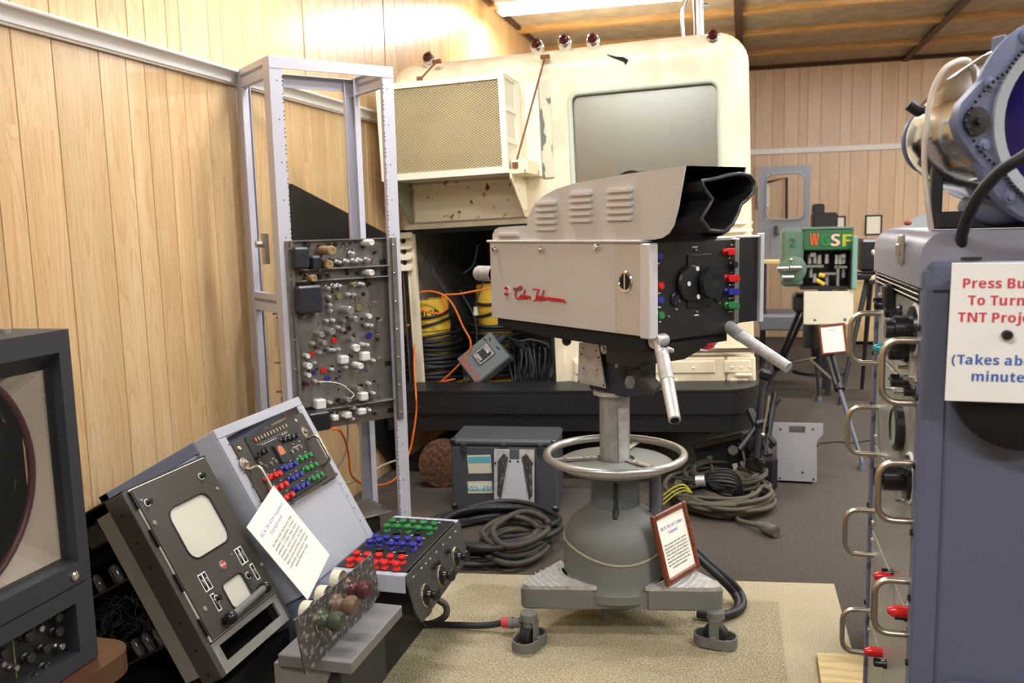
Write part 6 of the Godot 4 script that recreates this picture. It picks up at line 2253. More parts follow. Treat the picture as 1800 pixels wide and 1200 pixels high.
	var tp := part("cheek_plate", b, mats["cast_aluminium"], th)
	for q in [[1025, 612], [1048, 616], [1022, 622], [1026, 647], [1052, 628], [1017, 670], [1061, 677], [1050, 650]]:
		var p: Vector3 = hit(q[0], q[1], f, -0.076, 0)
		b = mk()
		b.at(T(SB, Vector3(-0.076, p.y, p.z)))
		screw(b, Vector3.ZERO, 0.0035, 0.002)
		part("screw", b, mats["black"], tp)
	var kd := hit(1061, 613, f, -0.09, 0)
	b = mk()
	b.at(T(SB * LAY, kd))
	b.lathe([Vector2(0.019, -0.02), Vector2(0.02, -0.004), Vector2(0.018, 0.0), Vector2(0.009, 0.001), Vector2(0.008, 0.006), Vector2(0, 0.006)], 20)
	part("friction_dial", b, mats["steel"], th)
	b = mk()
	b.cyl(hit(1084, 613, f, 0.14), hit(1084, 646, f, 0.14), 0.0055, -1, 10)
	b.cyl(hit(1084, 611, f, 0.14), hit(1084, 615, f, 0.14), 0.016, -1, 14)
	part("lock_screw", b, mats["steel"], th)
	b = mk()
	b.lathe([Vector2(0.03, 0.0), Vector2(0.075, 0.0), Vector2(0.075, 0.014), Vector2(0.03, 0.014)], 28)
	inst("head_ring", b.mesh(mats["cast_aluminium"]), th, P(0, 0.852, 0))
	# plug hanging beside the head
	var g0 := hit(1115, 648, f, 0.2); var g1 := hit(1130, 662, f, 0.22); var g2 := hit(1152, 685, f, 0.26)
	b = mk()
	b.cyl(g0, g1, 0.014, 0.016, 14)
	b.cyl(g1, g2, 0.026, 0.028, 18)
	b.cyl(g2, g2 + (g2 - g1).normalized() * 0.004, 0.024, -1, 18)
	var pg := part("camera_plug", b, mats["cable_olive"], o)
	var pc := hit(1109, 672, f, 0.24)
	b = mk()
	b.at(T(Basis(Vector3.UP, 0.2) * LAY, pc))
	b.lathe([Vector2(0.02, -0.01), Vector2(0.021, 0), Vector2(0.019, 0.003), Vector2(0, 0.003)], 20)
	part("plug_cap", b, mats["pedestal_grey"], pg)

func build_pedestal() -> void:
	var f := TV
	var o := thing("camera_pedestal", "grey wheeled studio pedestal with a steel steering ring under the television camera", "pedestal", P(-0.435, 0, -3.02))
	var g: Material = mats["pedestal_grey"]
	var b := mk()
	# column: slotted steel tube
	b.lathe([Vector2(0.04, 0.6), Vector2(0.0535, 0.6), Vector2(0.0535, 0.846), Vector2(0.04, 0.846)], 32)
	b.box(Vector3(0.012, 0.71, 0.052), Vector3(0.006, 0.22, 0.006), Basis(Vector3.UP, 0.2))
	part("column", b, texd(mat("column_steel", Color8(178, 176, 170), 0.4, 0.5), mats["cast_aluminium"].albedo_texture, Vector3(5, 3, 5)), o)
	b = mk()
	b.cbox(Vector3(0.036, 0.69, 0.043), Vector3(0.04, 0.24, 0.012), 0.003, Basis(Vector3.UP, 0.65))
	part("column_key", b, mats["cast_aluminium"], o)
	b = mk()
	b.cyl(Vector3(0, 0.59, 0), Vector3(0, 0.84, 0), 0.04, -1, 24)
	part("inner_column", b, mats["black"], o)
	# steering ring, disc and spokes
	b = mk()
	var ring := []
	for k in 56:
		var a := TAU * k / 56
		ring.append(Vector3(cos(a) * 0.243, 0.632, sin(a) * 0.243))
	b.tube(ring, 0.0145, 12, true)
	part("steering_ring", b, mat("ring_steel", Color8(180, 178, 172), 0.32, 0.7), o)
	b = mk()
	b.lathe([Vector2(0.07, 0.598), Vector2(0.2, 0.594), Vector2(0.205, 0.604), Vector2(0.19, 0.612), Vector2(0.07, 0.618), Vector2(0.07, 0.598)], 44)
	part("ring_plate", b, mat("plate_grey", Color8(140, 142, 134), 0.5), o)
	for a in [0.35, 2.35, 4.5]:
		b = mk()
		b.cbox(Vector3(0.15, 0.622, 0), Vector3(0.175, 0.008, 0.026), 0.002)
		for x in [0.085, 0.11, 0.18]:
			b.cyl(Vector3(x, 0.625, 0), Vector3(x, 0.629, 0), 0.005, -1, 8)
		inst("spoke", b.mesh(mats["steel"]), o, T(Basis(Vector3.UP, a - 1.0), Vector3.ZERO))
	# sleeve under the ring, bell-shaped tank with its seam
	b = mk()
	b.lathe([Vector2(0.06, 0.6), Vector2(0.085, 0.596), Vector2(0.088, 0.47), Vector2(0.088, 0.4)], 32)
	part("sleeve", b, mats["pedestal_blue"], o)
	b = mk()
	b.lathe([Vector2(0.085, 0.455), Vector2(0.1, 0.44), Vector2(0.13, 0.418), Vector2(0.16, 0.392), Vector2(0.178, 0.36), Vector2(0.185, 0.325), Vector2(0.186, 0.3), Vector2(0.189, 0.22), Vector2(0.192, 0.185), Vector2(0.196, 0.18), Vector2(0.196, 0.15)], 44)
	part("tank", b, g, o)
	b = mk()
	ring = []
	for k in 48:
		var a := TAU * k / 48
		ring.append(Vector3(cos(a) * 0.186, 0.318 - 0.0 + 0.022 * cos(a * 2 + 0.6) - 0.008, sin(a) * 0.186))
	b.tube(ring, 0.0045, 6, true)
	part("tank_seam", b, mat("seam_tan", Color8(158, 148, 122), 0.6), o)
	# valve and lever on the sleeve, drive rod at the right
	b = mk()
	b.cbox(Vector3(0.015, 0.5, 0.09), Vector3(0.014, 0.1, 0.012), 0.003)
	b.cyl(Vector3(0.015, 0.45, 0.09), Vector3(0.015, 0.43, 0.115), 0.012, 0.008, 12)
	part("valve_lever", b, mats["charcoal"], o)
	var rp := f.affine_inverse() * Vector3.ZERO
	var rb := hit(1163, 895, P(-0.435, 0, -3.02), 0.05); var rt := hit(1163, 842, P(-0.435, 0, -3.02), 0.05)
	b = mk()
	b.cyl(Vector3(0.14, 0.4, -0.02), Vector3(0.14, 0.598, -0.02), 0.021, -1, 18)
	b.cyl(Vector3(0.105, 0.55, -0.02), Vector3(0.105, 0.598, -0.02), 0.008, -1, 10)
	part("drive_rod", b, mats["pedestal_blue"], o)
	# triangular base
	var v1 := Vector2(-0.315, 0.24); var v2 := Vector2(0.4, 0.115); var v3 := Vector2(-0.05, -0.4)
	var vs := [v1, v2, v3]
	var poly := PackedVector2Array()
	for k in 3:
		var c: Vector2 = vs[k]
		var d := c.normalized()
		var p: Vector2 = vs[(k + 2) % 3]
		var n: Vector2 = vs[(k + 1) % 3]
		var ep := (p - c).normalized(); var en := (n - c).normalized()
		for t in 6:
			var s := t / 5.0
			poly.append(c + ep * 0.06 * (1 - s) * (1 - s) + en * 0.06 * s * s)
		poly.append(c.lerp(n, 0.33))
		poly.append((c + n) / 2 * 0.93)
		poly.append(c.lerp(n, 0.67))
	var flat := Basis(Vector3(1, 0, 0), Vector3(0, 0, 1), Vector3(0, -1, 0))
	b = mk()
	b.at(T(flat, Vector3.ZERO))
	b.prism(poly, -0.195, -0.13, true)
	part("base", b, g, o)
	b = mk()
	b.lathe([Vector2(0, 0.062), Vector2(0.03, 0.064), Vector2(0.1, 0.09), Vector2(0.15, 0.125), Vector2(0.16, 0.135)], 32)
	b.cyl(Vector3(-0.03, 0.035, 0.05), Vector3(-0.03, 0.08, 0.05), 0.016, -1, 12)
	part("base_sump", b, g, o)
	for k in 3:
		var c: Vector2 = vs[k]
		var p: Vector2 = vs[(k + 2) % 3]
		var n: Vector2 = vs[(k + 1) % 3]
		var ep := (p - c).normalized(); var en := (n - c).normalized()
		# edge shoe round the corner
		var shoe := PackedVector2Array([c + ep * 0.27, c + ep * 0.06])
		for t in range(1, 5):
			var s := t / 5.0
			shoe.append(c + ep * 0.06 * (1 - s) * (1 - s) + en * 0.06 * s * s)
		shoe.append_array(PackedVector2Array([c + en * 0.06, c + en * 0.27]))
		var out := PackedVector2Array()
		for q in shoe: out.append(q * 1.012)
		b = mk()
		b.at(T(flat, Vector3.ZERO))
		b.prism(out, -0.2, -0.135, true)
		part("corner_shoe", b, g, o)
		# ribbed tread plate
		b = mk()
		b.at(T(flat, Vector3.ZERO))
		var tread := PackedVector2Array([c + ep * 0.28, c + ep * 0.07])
		for t in range(1, 5):
			var s := t / 5.0
			tread.append(c + ep * 0.07 * (1 - s) * (1 - s) + en * 0.07 * s * s)
		tread.append_array(PackedVector2Array([c + en * 0.07, c + en * 0.28]))
		var cdir := c.normalized()
		var ang := atan2(c.y, c.x)
		for t in 7:
			var aa := ang + 0.62 - 1.24 * t / 6.0
			if t == 0 or t == 6: continue
			tread.append(Vector2(cos(aa), sin(aa)) * 0.2)
		b.prism(tread, -0.214, -0.2, true)
		var tr := part("tread_plate", b, mats["cast_aluminium"], o)
		for j in 7:
			var rr := 0.21 + 0.022 * j
			var half := 0.52 * (1.0 - j / 7.5)
			var pts := []
			for t in 9:
				var aa := ang - half + 2 * half * t / 8.0
				var q := Vector2(cos(aa), sin(aa)) * rr
				pts.append(Vector3(q.x, 0.2145, q.y))
			b = mk()
			b.tube(pts, 0.0028, 5)
			part("tread_rib", b, mats["cast_aluminium"], tr)
		# caster with guard
		var cc: Vector2 = [Vector2(-0.262, 0.272), Vector2(0.358, 0.13), c * 0.93][k]
		var cf := T(Basis(Vector3.UP, -ang + [0.6, 0.1, 0.3][k]), Vector3(cc.x, 0, cc.y))
		b = mk()
		b.at(cf)
		b.cyl(Vector3(0, 0.11, 0), Vector3(0, 0.135, 0), 0.03, -1, 18)
		b.cyl(Vector3(0, 0.085, 0), Vector3(0, 0.11, 0), 0.022, -1, 16)
		b.cbox(Vector3(0, 0.07, 0.027), Vector3(0.034, 0.08, 0.006), 0.002)
		b.cbox(Vector3(0, 0.07, -0.027), Vector3(0.034, 0.08, 0.006), 0.002)
		b.cbox(Vector3(0, 0.108, 0), Vector3(0.036, 0.008, 0.06), 0.002)
		b.cyl(Vector3(0, 0.052, -0.034), Vector3(0, 0.052, 0.034), 0.007, -1, 10)
		var fork := part("caster_fork", b, g, o)
		b = mk()
		b.at(cf * T(Basis(Vector3.RIGHT, PI / 2), Vector3(0.0, 0.0525, 0)))
		b.lathe([Vector2(0, -0.018), Vector2(0.036, -0.018), Vector2(0.041, -0.013), Vector2(0.041, 0.013), Vector2(0.036, 0.018), Vector2(0, 0.018)], 24)
		part("wheel", b, mats["rubber"], fork)
		b = mk()
		var oo := rrect(-0.074, -0.044, 0.074, 0.044, 0.042, 6)
		var ii := rrect(-0.068, -0.038, 0.068, 0.038, 0.036, 6)
		b.at(cf)
		for t in oo.size():
			var u := (t + 1) % oo.size()
			for q in [[oo[t], oo[u], ii[u], ii[t]]]:
				b.quad(Vector3(q[0].x, 0.018, q[0].y), Vector3(q[0].x, 0.052, q[0].y), Vector3(q[1].x, 0.052, q[1].y), Vector3(q[1].x, 0.018, q[1].y))
				b.quad(Vector3(q[2].x, 0.018, q[2].y), Vector3(q[2].x, 0.052, q[2].y), Vector3(q[3].x, 0.052, q[3].y), Vector3(q[3].x, 0.018, q[3].y))
				b.quad(Vector3(q[0].x, 0.052, q[0].y), Vector3(q[3].x, 0.052, q[3].y), Vector3(q[2].x, 0.052, q[2].y), Vector3(q[1].x, 0.052, q[1].y))
				b.quad(Vector3(q[0].x, 0.018, q[0].y), Vector3(q[1].x, 0.018, q[1].y), Vector3(q[2].x, 0.018, q[2].y), Vector3(q[3].x, 0.018, q[3].y))
		b.cbox(Vector3(0, 0.045, 0.04), Vector3(0.022, 0.028, 0.01), 0.002)
		b.cbox(Vector3(0, 0.045, -0.04), Vector3(0.022, 0.028, 0.01), 0.002)
		part("cable_guard", b, g, fork)
	# framed notice leaning on the tank
	var p0 := hit(1171, 1032, Transform3D.IDENTITY, 0.22, 1); var p1 := hit(1228.7, 995.6, Transform3D.IDENTITY, 0.22, 1)
	var e := (p1 - p0).normalized()
	var backv := Vector3.UP.cross(e)
	var up := (Vector3.UP * cos(0.262) + backv * sin(0.262)).normalized()
	var ff := T(Basis(e, up, e.cross(up)), (p0 + p1) / 2)
	var fr := thing("framed_notice", "small mahogany-framed printed notice leaning on the pedestal tank", "framed notice", ff)
	notice(fr, 0.225, 0.242, 0.02, mats["frame_mahogany"])
	text("RCA TK-41 Color", 0.011, mats["ink_blue"], fr, P(0.0, 0.185, 0.0022), false, "Droid Sans", 0.14)
	text("Camera", 0.011, mats["ink_blue"], fr, P(0.0, 0.165, 0.0022), false, "Droid Sans", 0.06)
	var lines := ["This camera was the second", "generation of color cameras", "made by RCA, introduced in", "1954, shortly after the TK40. It", "was used in TV stations and on", "many shows well into the 60s. It", "was one of the first to be used", "entering the marketplace."]
	for k in 8:
		text(lines[k], 0.0065, mats["ink_grey"], fr, P(0.0, 0.128 - 0.0115 * k, 0.0022), false, "Droid Sans", 0.145 if k < 7 else 0.1)

# frame of four mitred bars round a sheet; the base of the frame is at the origin
func notice(o: Node3D, w: float, h: float, bar: float, m: Material) -> void:
	var b := mk()
	for s in [[-w / 2 + bar / 2, h / 2, bar, h], [w / 2 - bar / 2, h / 2, bar, h], [0, bar / 2, w - bar * 2, bar], [0, h - bar / 2, w - bar * 2, bar]]:
		b = mk()
		b.cbox(Vector3(s[0], s[1], 0.002), Vector3(s[2], s[3], 0.016), 0.004)
		part("frame_bar", b, m, o)
	b = mk()
	b.box(Vector3(0, h / 2, -0.002), Vector3(w - bar, h - bar, 0.006))
	part("sheet", b, mats["paper"], o)

# ---------------------------------------------------------------- projector cabinet at the right
func build_projector_cabinet() -> void:
	var X := 0.287
	var f := T(Basis(Vector3(0, 0, 1), Vector3.UP, Vector3(-1, 0, 0)), Vector3(X, 0, -2.04))   # x towards the camera, z out of the panel
	var W := 0.535
	var H := 1.375
	var D := 0.72
	var blue: Material = mats["cab_blue"]
	var o := thing("projector_cabinet", "blue-grey projector cabinet with a handled silver control face", "cabinet", f)
	var b := mk()
	b.cbox(Vector3(W / 2, 0.685, -D / 2 - 0.03), Vector3(W, 1.29, D), 0.006)
	part("body", b, blue, o)
	for x in [0.012, W - 0.018]:
		b = mk()
		b.cbox(Vector3(x, 0.7, -0.012), Vector3(0.024 if x < 0.1 else 0.036, 1.33, 0.04), 0.004)
		var po := part("corner_post", b, blue, o)
		for k in 9:
			b = mk()
			screw(b, Vector3(x, 0.35 + 0.115 * k, 0.008), 0.006, 0.004)
			part("screw", b, mats["black"], po)
	b = mk()
	b.cbox(Vector3(W / 2, 0.09, -D / 2), Vector3(W + 0.03, 0.18, D + 0.06), 0.008)
	b.cbox(Vector3(W / 2, 0.25, 0.012), Vector3(W + 0.01, 0.16, 0.03), 0.006)
	part("plinth", b, blue, o)
	b = mk()
	b.cbox(Vector3(W + 0.045, 0.44, -D / 2 - 0.02), Vector3(0.09, 0.49, D - 0.04), 0.012)
	part("side_ledge", b, blue, o)
	# silver panels stacked down the face
	var cuts := [0.34, 0.55, 0.76, 0.955, 1.155, 1.305]
	var panels := []
	for k in cuts.size() - 1:
		b = mk()
		b.cbox(Vector3(W / 2 - 0.004, (cuts[k] + cuts[k + 1]) / 2, -0.004), Vector3(W - 0.062, cuts[k + 1] - cuts[k] - 0.003, 0.012), 0.002)
		panels.append(part("control_panel", b, mats["cab_panel"], o))
		for e in [[0.045, 0.02], [0.045, cuts[k + 1] - cuts[k] - 0.02], [W - 0.055, 0.02], [W - 0.055, cuts[k + 1] - cuts[k] - 0.02]]:
			b = mk()
			screw(b, Vector3(e[0], cuts[k] + e[1], 0.002), 0.005, 0.004)
			part("screw", b, mats["chrome"], panels[k])
	var fp := func(px: float, py: float, z := 0.0) -> Vector3: return hit(px, py, f, z)
	var on := func(y: float) -> Node3D:
		for k in range(cuts.size() - 1, -1, -1):
			if y > cuts[k]: return panels[mini(k, 4)]
		return panels[0]
	# bail handles in pairs
	for e in [[1552, 552, 643], [1550, 723, 812], [1536, 891, 974], [1530, 1063, 1144], [1632, 604, 722], [1621, 823, 934], [1612, 1033, 1137]]:
		var p: Vector3 = fp.call(e[0], e[1], 0.0); var q: Vector3 = fp.call(e[0], e[2], 0.0)
		b = mk()
		var x := 0.06 if e[0] < 1600 else W - 0.03
		b.tube(bail(p.y, q.y, 0.062, 0.006, x), 0.0058, 10)
		part("handle", b, mats["nickel"], on.call((p.y + q.y) / 2))
	# knobs, dials, jewels
	for e in [[1548, 536, "knob_black", 0.013, 0.03], [1567, 549, "knob_black", 0.014, 0.03], [1579, 566, "knob_black", 0.014, 0.03], [1576, 622, "knob_black", 0.015, 0.032], [1576, 671, "knob_black", 0.013, 0.028], [1552, 1006, "knob_black", 0.008, 0.02], [1580, 1091, "knob_black", 0.009, 0.022], [1541, 1165, "knob_black", 0.01, 0.024], [1592, 690, "knob_black", 0.01, 0.02]]:
		var p: Vector3 = fp.call(e[0], e[1], 0.02)
		pointer_knob(on.call(p.y), P(clampf(p.x, 0.05, W - 0.06), p.y, 0.002), mats[e[2]], e[3], e[4])
	for e in [[1610, 600, 0.04, 0.035], [1603, 895, 0.04, 0.045]]:
		var p: Vector3 = fp.call(e[0], e[1], 0.03)
		var pn: Node3D = on.call(p.y)
		b = mk()
		b.at(T(LAY, Vector3(minf(p.x, W - 0.085), p.y, 0.002)))
		b.lathe([Vector2(e[2] + 0.005, 0), Vector2(e[2] + 0.005, 0.003), Vector2(e[2], 0.004)], 28)
		part("dial_ring", b, mats["white_can"], pn)
		b = mk()
		b.at(T(LAY, Vector3(minf(p.x, W - 0.085), p.y, 0.002)))
		b.lathe([Vector2(e[2], 0.002), Vector2(e[2] * 0.95, 0.01), Vector2(e[2] * 0.6, 0.014), Vector2(e[2] * 0.6, e[3]), Vector2(e[2] * 0.4, e[3] + 0.002), Vector2(e[2] * 0.4, e[3] + 0.014), Vector2(0, e[3] + 0.014)], 26)
		part("dial", b, mats["knob_black"], pn)
	var me: Vector3 = fp.call(1576, 752, 0.01)
	b = mk()
	b.at(T(LAY, Vector3(me.x, me.y, 0.002)))
	b.lathe([Vector2(0.042, 0), Vector2(0.042, 0.012), Vector2(0.036, 0.016), Vector2(0.033, 0.012), Vector2(0, 0.012)], 30)
	var mo := part("round_meter", b, mats["black"], on.call(me.y))
	b = mk()
	b.at(T(LAY, Vector3(me.x, me.y, 0.013)))
	b.lathe([Vector2(0.033, 0), Vector2(0.033, 0.0015), Vector2(0, 0.0015)], 26)
	part("meter_face", b, mats["crt_face"], mo)
	b = mk()
	var sw: Vector3 = fp.call(1564, 522, 0.01)
	b.cbox(Vector3(sw.x, sw.y, 0.012), Vector3(0.04, 0.05, 0.02), 0.004)
	part("switch_cover", b, mats["black"], on.call(sw.y))
	var lv: Vector3 = fp.call(1586, 590, 0.02)
	b = mk()
	b.cbox(Vector3(lv.x, lv.y, 0.02), Vector3(0.02, 0.06, 0.035), 0.006)
	part("lever", b, mats["knob_black"], on.call(lv.y))
	for e in [[1551, 612, "teal_jewel"], [1552, 1013, "knob_red"], [1578, 1074, "knob_red"], [1534, 1145, "knob_red"]]:
		var p: Vector3 = fp.call(e[0], e[1], 0.02)
		b = mk()
		b.at(T(LAY, Vector3(maxf(p.x, 0.045), p.y, 0.002)))
		b.lathe([Vector2(0.01, 0), Vector2(0.01, 0.008), Vector2(0.011, 0.01), Vector2(0.01, 0.026), Vector2(0.006, 0.034), Vector2(0, 0.036)], 16)
		part("jewel_lamp", b, mats[e[2]], on.call(p.y))
	for e in [[1570, 508], [1580, 532], [1590, 548], [1597, 552], [1613, 560], [1567, 500], [1592, 630], [1604, 690]]:
		var p: Vector3 = fp.call(e[0], e[1], 0.002)
		b = mk()
		b.box(Vector3(p.x, p.y, 0.0025), Vector3(0.03, 0.014, 0.002))
		part("name_tag", b, mat("tag_grey", Color8(130, 128, 122), 0.4), on.call(p.y))
	for e in [[1568, 665], [1560, 683], [1580, 690], [1596, 664], [1586, 645], [1563, 622], [1548, 800], [1556, 815], [1568, 860], [1582, 880]]:
		var p: Vector3 = fp.call(e[0], e[1], 0.01)
		b = mk()
		b.cyl(Vector3(p.x, p.y, 0.0), Vector3(p.x, p.y, 0.018), 0.004, 0.003, 8)
		part("toggle", b, mats["chrome"], on.call(p.y))
	# vent strips and rounded hood on top
	b = mk()
	b.cbox(Vector3(W / 2 - 0.006, 1.32, -0.006), Vector3(W - 0.06, 0.024, 0.016), 0.002)
	part("vent_slot", b, mats["matt_black"], o)
	for y in [1.313, 1.322, 1.33]:
		b = mk()
		b.cbox(Vector3(W / 2 - 0.006, y, 0.005), Vector3(W - 0.062, 0.003, 0.01), 0.001)
		part("vent_strip", b, mats["chrome"], o)
	var prof := PackedVector2Array([Vector2(-0.45, 1.33), Vector2(0.012, 1.335)])
	for k in 7:
		var a := PI / 2 * k / 6
		prof.append(Vector2(0.012 - 0.04 + cos(a) * 0.04, 1.385 + sin(a) * 0.04))
	prof.append(Vector2(-0.45, 1.425))
	b = mk()
	b.at(T(Basis(Vector3(0, 0, 1), Vector3(0, 1, 0), Vector3(-1, 0, 0)), Vector3(W - 0.012, 0, 0)))
	b.prism(prof, 0.0, W - 0.02, true)
	part("hood", b, mat("hood_grey", Color8(140, 142, 158), 0.3, 0.3), o)
	b = mk()
	var hp: Vector3 = fp.call(1584, 438, 0.014)
	b.cbox(Vector3(hp.x, hp.y, 0.014), Vector3(0.042, 0.052, 0.006), 0.002)
	b.cbox(Vector3(hp.x, hp.y, 0.018), Vector3(0.03, 0.02, 0.008), 0.002)
	part("hood_latch", b, mats["steel"], o)
	b = mk()
	b.cbox(Vector3(W / 2 + 0.0, 1.352, -0.3), Vector3(W + 0.01, 0.05, 0.6), 0.006)
	part("top_plate", b, blue, o)
	# --- notice on its black box
	var zs := -1.435
	var s0 := hit(1672, 463, Transform3D.IDENTITY, zs); var s1 := hit(1668, 705, Transform3D.IDENTITY, zs)
	var sw2 := 0.19
	var sh := s0.y - s1.y
	var sf := T(Basis(Vector3.BACK, -0.01), Vector3(s0.x + sw2 / 2, (s0.y + s1.y) / 2, zs))
	var box := thing("button_box", "round-edged black push-button box hung on the cabinet side behind the notice", "button box", T(Basis.IDENTITY, sf.origin))
	b = mk()
	b.cbox(Vector3(0.01, -0.012, -0.036), Vector3(sw2 - 0.005, sh - 0.005, 0.052), 0.01)
	part("case", b, mats["black"], box)
	b = mk()
	b.at(T(LAY, Vector3(0.02, -sh / 2 + 0.02, -0.036)))
	b.lathe([Vector2(0.1, -0.02), Vector2(0.1, 0.01), Vector2(0.09, 0.016), Vector2(0, 0.016)], 32)
	part("lower_boss", b, mats["black"], box)
	var sg := thing("printed_notice", "white notice with bold red and blue lettering on the black button box", "notice", sf)
	b = mk()
	b.cbox(Vector3(0, 0, 0), Vector3(sw2, sh, 0.002), 0.0005)
	part("sheet", b, mats["paper_white"], sg)
	var ty := func(py: float) -> float: return hit(1740, py, sf, 0.0).y
	for e in [["Press Button", 498, 1692, "sign_red", 0.0145], ["To Turn On", 528, 1702, "sign_red", 0.0145], ["TNT Projector", 558, 1683, "sign_red", 0.0145], ["(Takes about 5", 633, 1673, "sign_blue", 0.0145], ["minutes)", 662, 1707, "sign_blue", 0.0145]]:
		var x0: float = hit(e[2], e[1], sf, 0.0).x
		var y: float = ty.call(e[1])
		var t := text(e[0], e[4], mats[e[3]], sg, P(0, y, 0.0012), true, "Droid Sans")
		var ab: AABB = t.mesh.get_aabb()
		# wide letters: stretch so that the line starts where it does on the sheet and is centred on the same axis
		var cx := sw2 * 0.5 - 0.0405
		t.scale = Vector3(1.06, 1, 1)
		t.position.x = x0 + ab.size.x * 1.06 / 2
	b = mk()
	var bp := hit(1769, 588, sf, 0.0)
	b.at(T(LAY, Vector3(bp.x, bp.y, 0)))
	b.lathe([Vector2(0.0075, 0), Vector2(0.0075, 0.008), Vector2(0.006, 0.01), Vector2(0, 0.01)], 18)
	part("push_button", b, mats["black"], sg)
	# --- lamp house on a bracket
	var nrm := Vector3(0.435, 0.0, 0.9).normalized()
	var lc := hit(1868, 214, Transform3D.IDENTITY, -1.56)
	var lf := facing(lc, nrm)
	lf.basis = lf.basis.scaled(Vector3.ONE * 0.9)
	var lo := thing("lamp_house", "polished steel lamp house with a blue lens ring above the projector cabinet", "projector", lf)
	b = mk()
	b.at(T(LAY, Vector3.ZERO))
	b.lathe([Vector2(0.052, -0.345), Vector2(0.066, -0.34), Vector2(0.1, -0.28), Vector2(0.13, -0.2), Vector2(0.15, -0.11), Vector2(0.157, -0.03), Vector2(0.157, -0.01)], 48)
	part("steel_bowl", b, mats["drum_steel"], lo)
	b = mk()
	b.at(T(LAY, Vector3.ZERO))
	b.lathe([Vector2(0, -0.355), Vector2(0.052, -0.355), Vector2(0.07, -0.345), Vector2(0.073, -0.335), Vector2(0.06, -0.33)], 36)
	part("end_cap", b, mats["drum_blue"], lo)
	b = mk()
	b.at(T(LAY, Vector3.ZERO))
	b.lathe([Vector2(0.15, -0.012), Vector2(0.18, -0.01), Vector2(0.182, 0.0), Vector2(0.178, 0.006), Vector2(0.14, 0.008), Vector2(0.14, -0.01)], 48)
	b.x = Transform3D.IDENTITY
	b.prism(PackedVector2Array([Vector2(-0.13, 0.1), Vector2(-0.165, 0.07), Vector2(-0.205, 0.03), Vector2(-0.215, 0.0), Vector2(-0.205, -0.025), Vector2(-0.17, -0.065), Vector2(-0.13, -0.1)]), -0.01, 0.007, true)
	part("flange", b, mats["drum_blue"], lo)
	b = mk()
	b.at(T(LAY, Vector3.ZERO))
	b.lathe([Vector2(0.146, 0.006), Vector2(0.146, 0.014), Vector2(0.125, 0.012), Vector2(0.122, -0.02)], 48)
	part("inner_ring", b, mat("ring_grey", Color8(150, 154, 160), 0.5), lo)
	b = mk()
	b.at(T(LAY, Vector3.ZERO))
	b.lathe([Vector2(0.123, -0.012), Vector2(0.1, -0.004), Vector2(0.06, 0.004), Vector2(0, 0.007)], 48)
	part("lens", b, mats["lens_blue"], lo)
	for k in 10:
		var a := TAU * k / 10 + 0.25
		if absf(angle_difference(a, PI)) < 0.25: continue
		b = mk()
		b.at(T(LAY, Vector3(cos(a) * 0.164, sin(a) * 0.164, 0.006)))
		b.lathe([Vector2(0.0125, 0), Vector2(0.0125, 0.003), Vector2(0.006, 0.004), Vector2(0.006, 0.008), Vector2(0, 0.008)], 14)
		part("bolt", b, mats["drum_blue"], lo)
	b = mk()
	b.at(T(LAY, Vector3(-0.178, 0.0, 0.008)))
	b.lathe([Vector2(0.024, 0), Vector2(0.024, 0.006), Vector2(0.008, 0.007), Vector2(0.006, 0.014), Vector2(0, 0.014)], 14)
	part("sprocket", b, mats["black"], lo)
	b = mk()
	for k in 110:
		var a := TAU * k / 110
		var d := absf(angle_difference(a, PI))
		var rr := 0.15 + (0.052 * maxf(0.0, 1 - d / 0.55))
		b.sphere(Vector3(cos(a) * rr, sin(a) * rr, 0.014), Vector3(0.0034, 0.0034, 0.0034), 6, 4)
	stuff(part("drive_chain", b, mats["black"], lo))
	b = mk()
	b.cbox(Vector3(-0.05, 0.148, -0.1), Vector3(0.012, 0.03, 0.03), 0.003)
	part("lug", b, mats["drum_blue"], lo)
	b = mk()
	b.cyl(Vector3(-0.09, 0.045, -0.25), Vector3(-0.115, 0.065, -0.26), 0.012, -1, 12)
	part("vent_knob", b, mats["black"], lo)
	b = mk()
	b.sphere(Vector3(-0.02, -0.14, -0.12), Vector3(0.05, 0.035, 0.09), 18, 10)
	part("lower_bulge", b, mats["drum_blue"], lo)
	# bracket: upright and cross bars standing on the hood
	var u0 := hit(1643, 400, Transform3D.IDENTITY, -1.66); var u1 := hit(1643, 285, Transform3D.IDENTITY, -1.66)
	var bo := thing("lamp_bracket", "dark blue-grey angle bracket carrying the lamp house", "bracket", P(u0.x, 1.426, -1.66))
	b = mk()
	b.cbox(Vector3(0, (u1.y - 1.426) / 2, 0), Vector3(0.018, u1.y - 1.426, 0.02), 0.002)
	part("upright", b, mats["charcoal"], bo)
	b = mk()
	b.cbox(Vector3(0.2, 0.015, 0.0), Vector3(0.4, 0.03, 0.03), 0.003)
	part("foot_bar", b, mats["charcoal"], bo)
	b = mk()
	b.cbox(Vector3(0.38, 0.07, 0.0), Vector3(0.02, 0.14, 0.02), 0.003)
	part("upright", b, mats["charcoal"], bo)
	# cables
	b = mk()
	var pts := []
	for q in [[1850, 240, -1.35], [1800, 275, -1.36], [1760, 300, -1.38], [1720, 345, -1.42], [1698, 390, -1.47], [1690, 425, -1.52], [1703, 448, -1.535]]:
		pts.append(hit(q[0], q[1], Transform3D.IDENTITY, q[2]))
	pts[-1].y = 1.382
	b.tube(curve(pts, 8), 0.009, 10)
	b.at(P(pts[-1].x, 1.379, pts[-1].z))
	b.lathe([Vector2(0.024, 0), Vector2(0.024, 0.004), Vector2(0.012, 0.006)], 20)
	solo("lamp_cable", b, mats["cable_black"], "thick glossy black cable curving down from the lamp house into the cabinet top", "cable")
	b = mk()
	pts = []
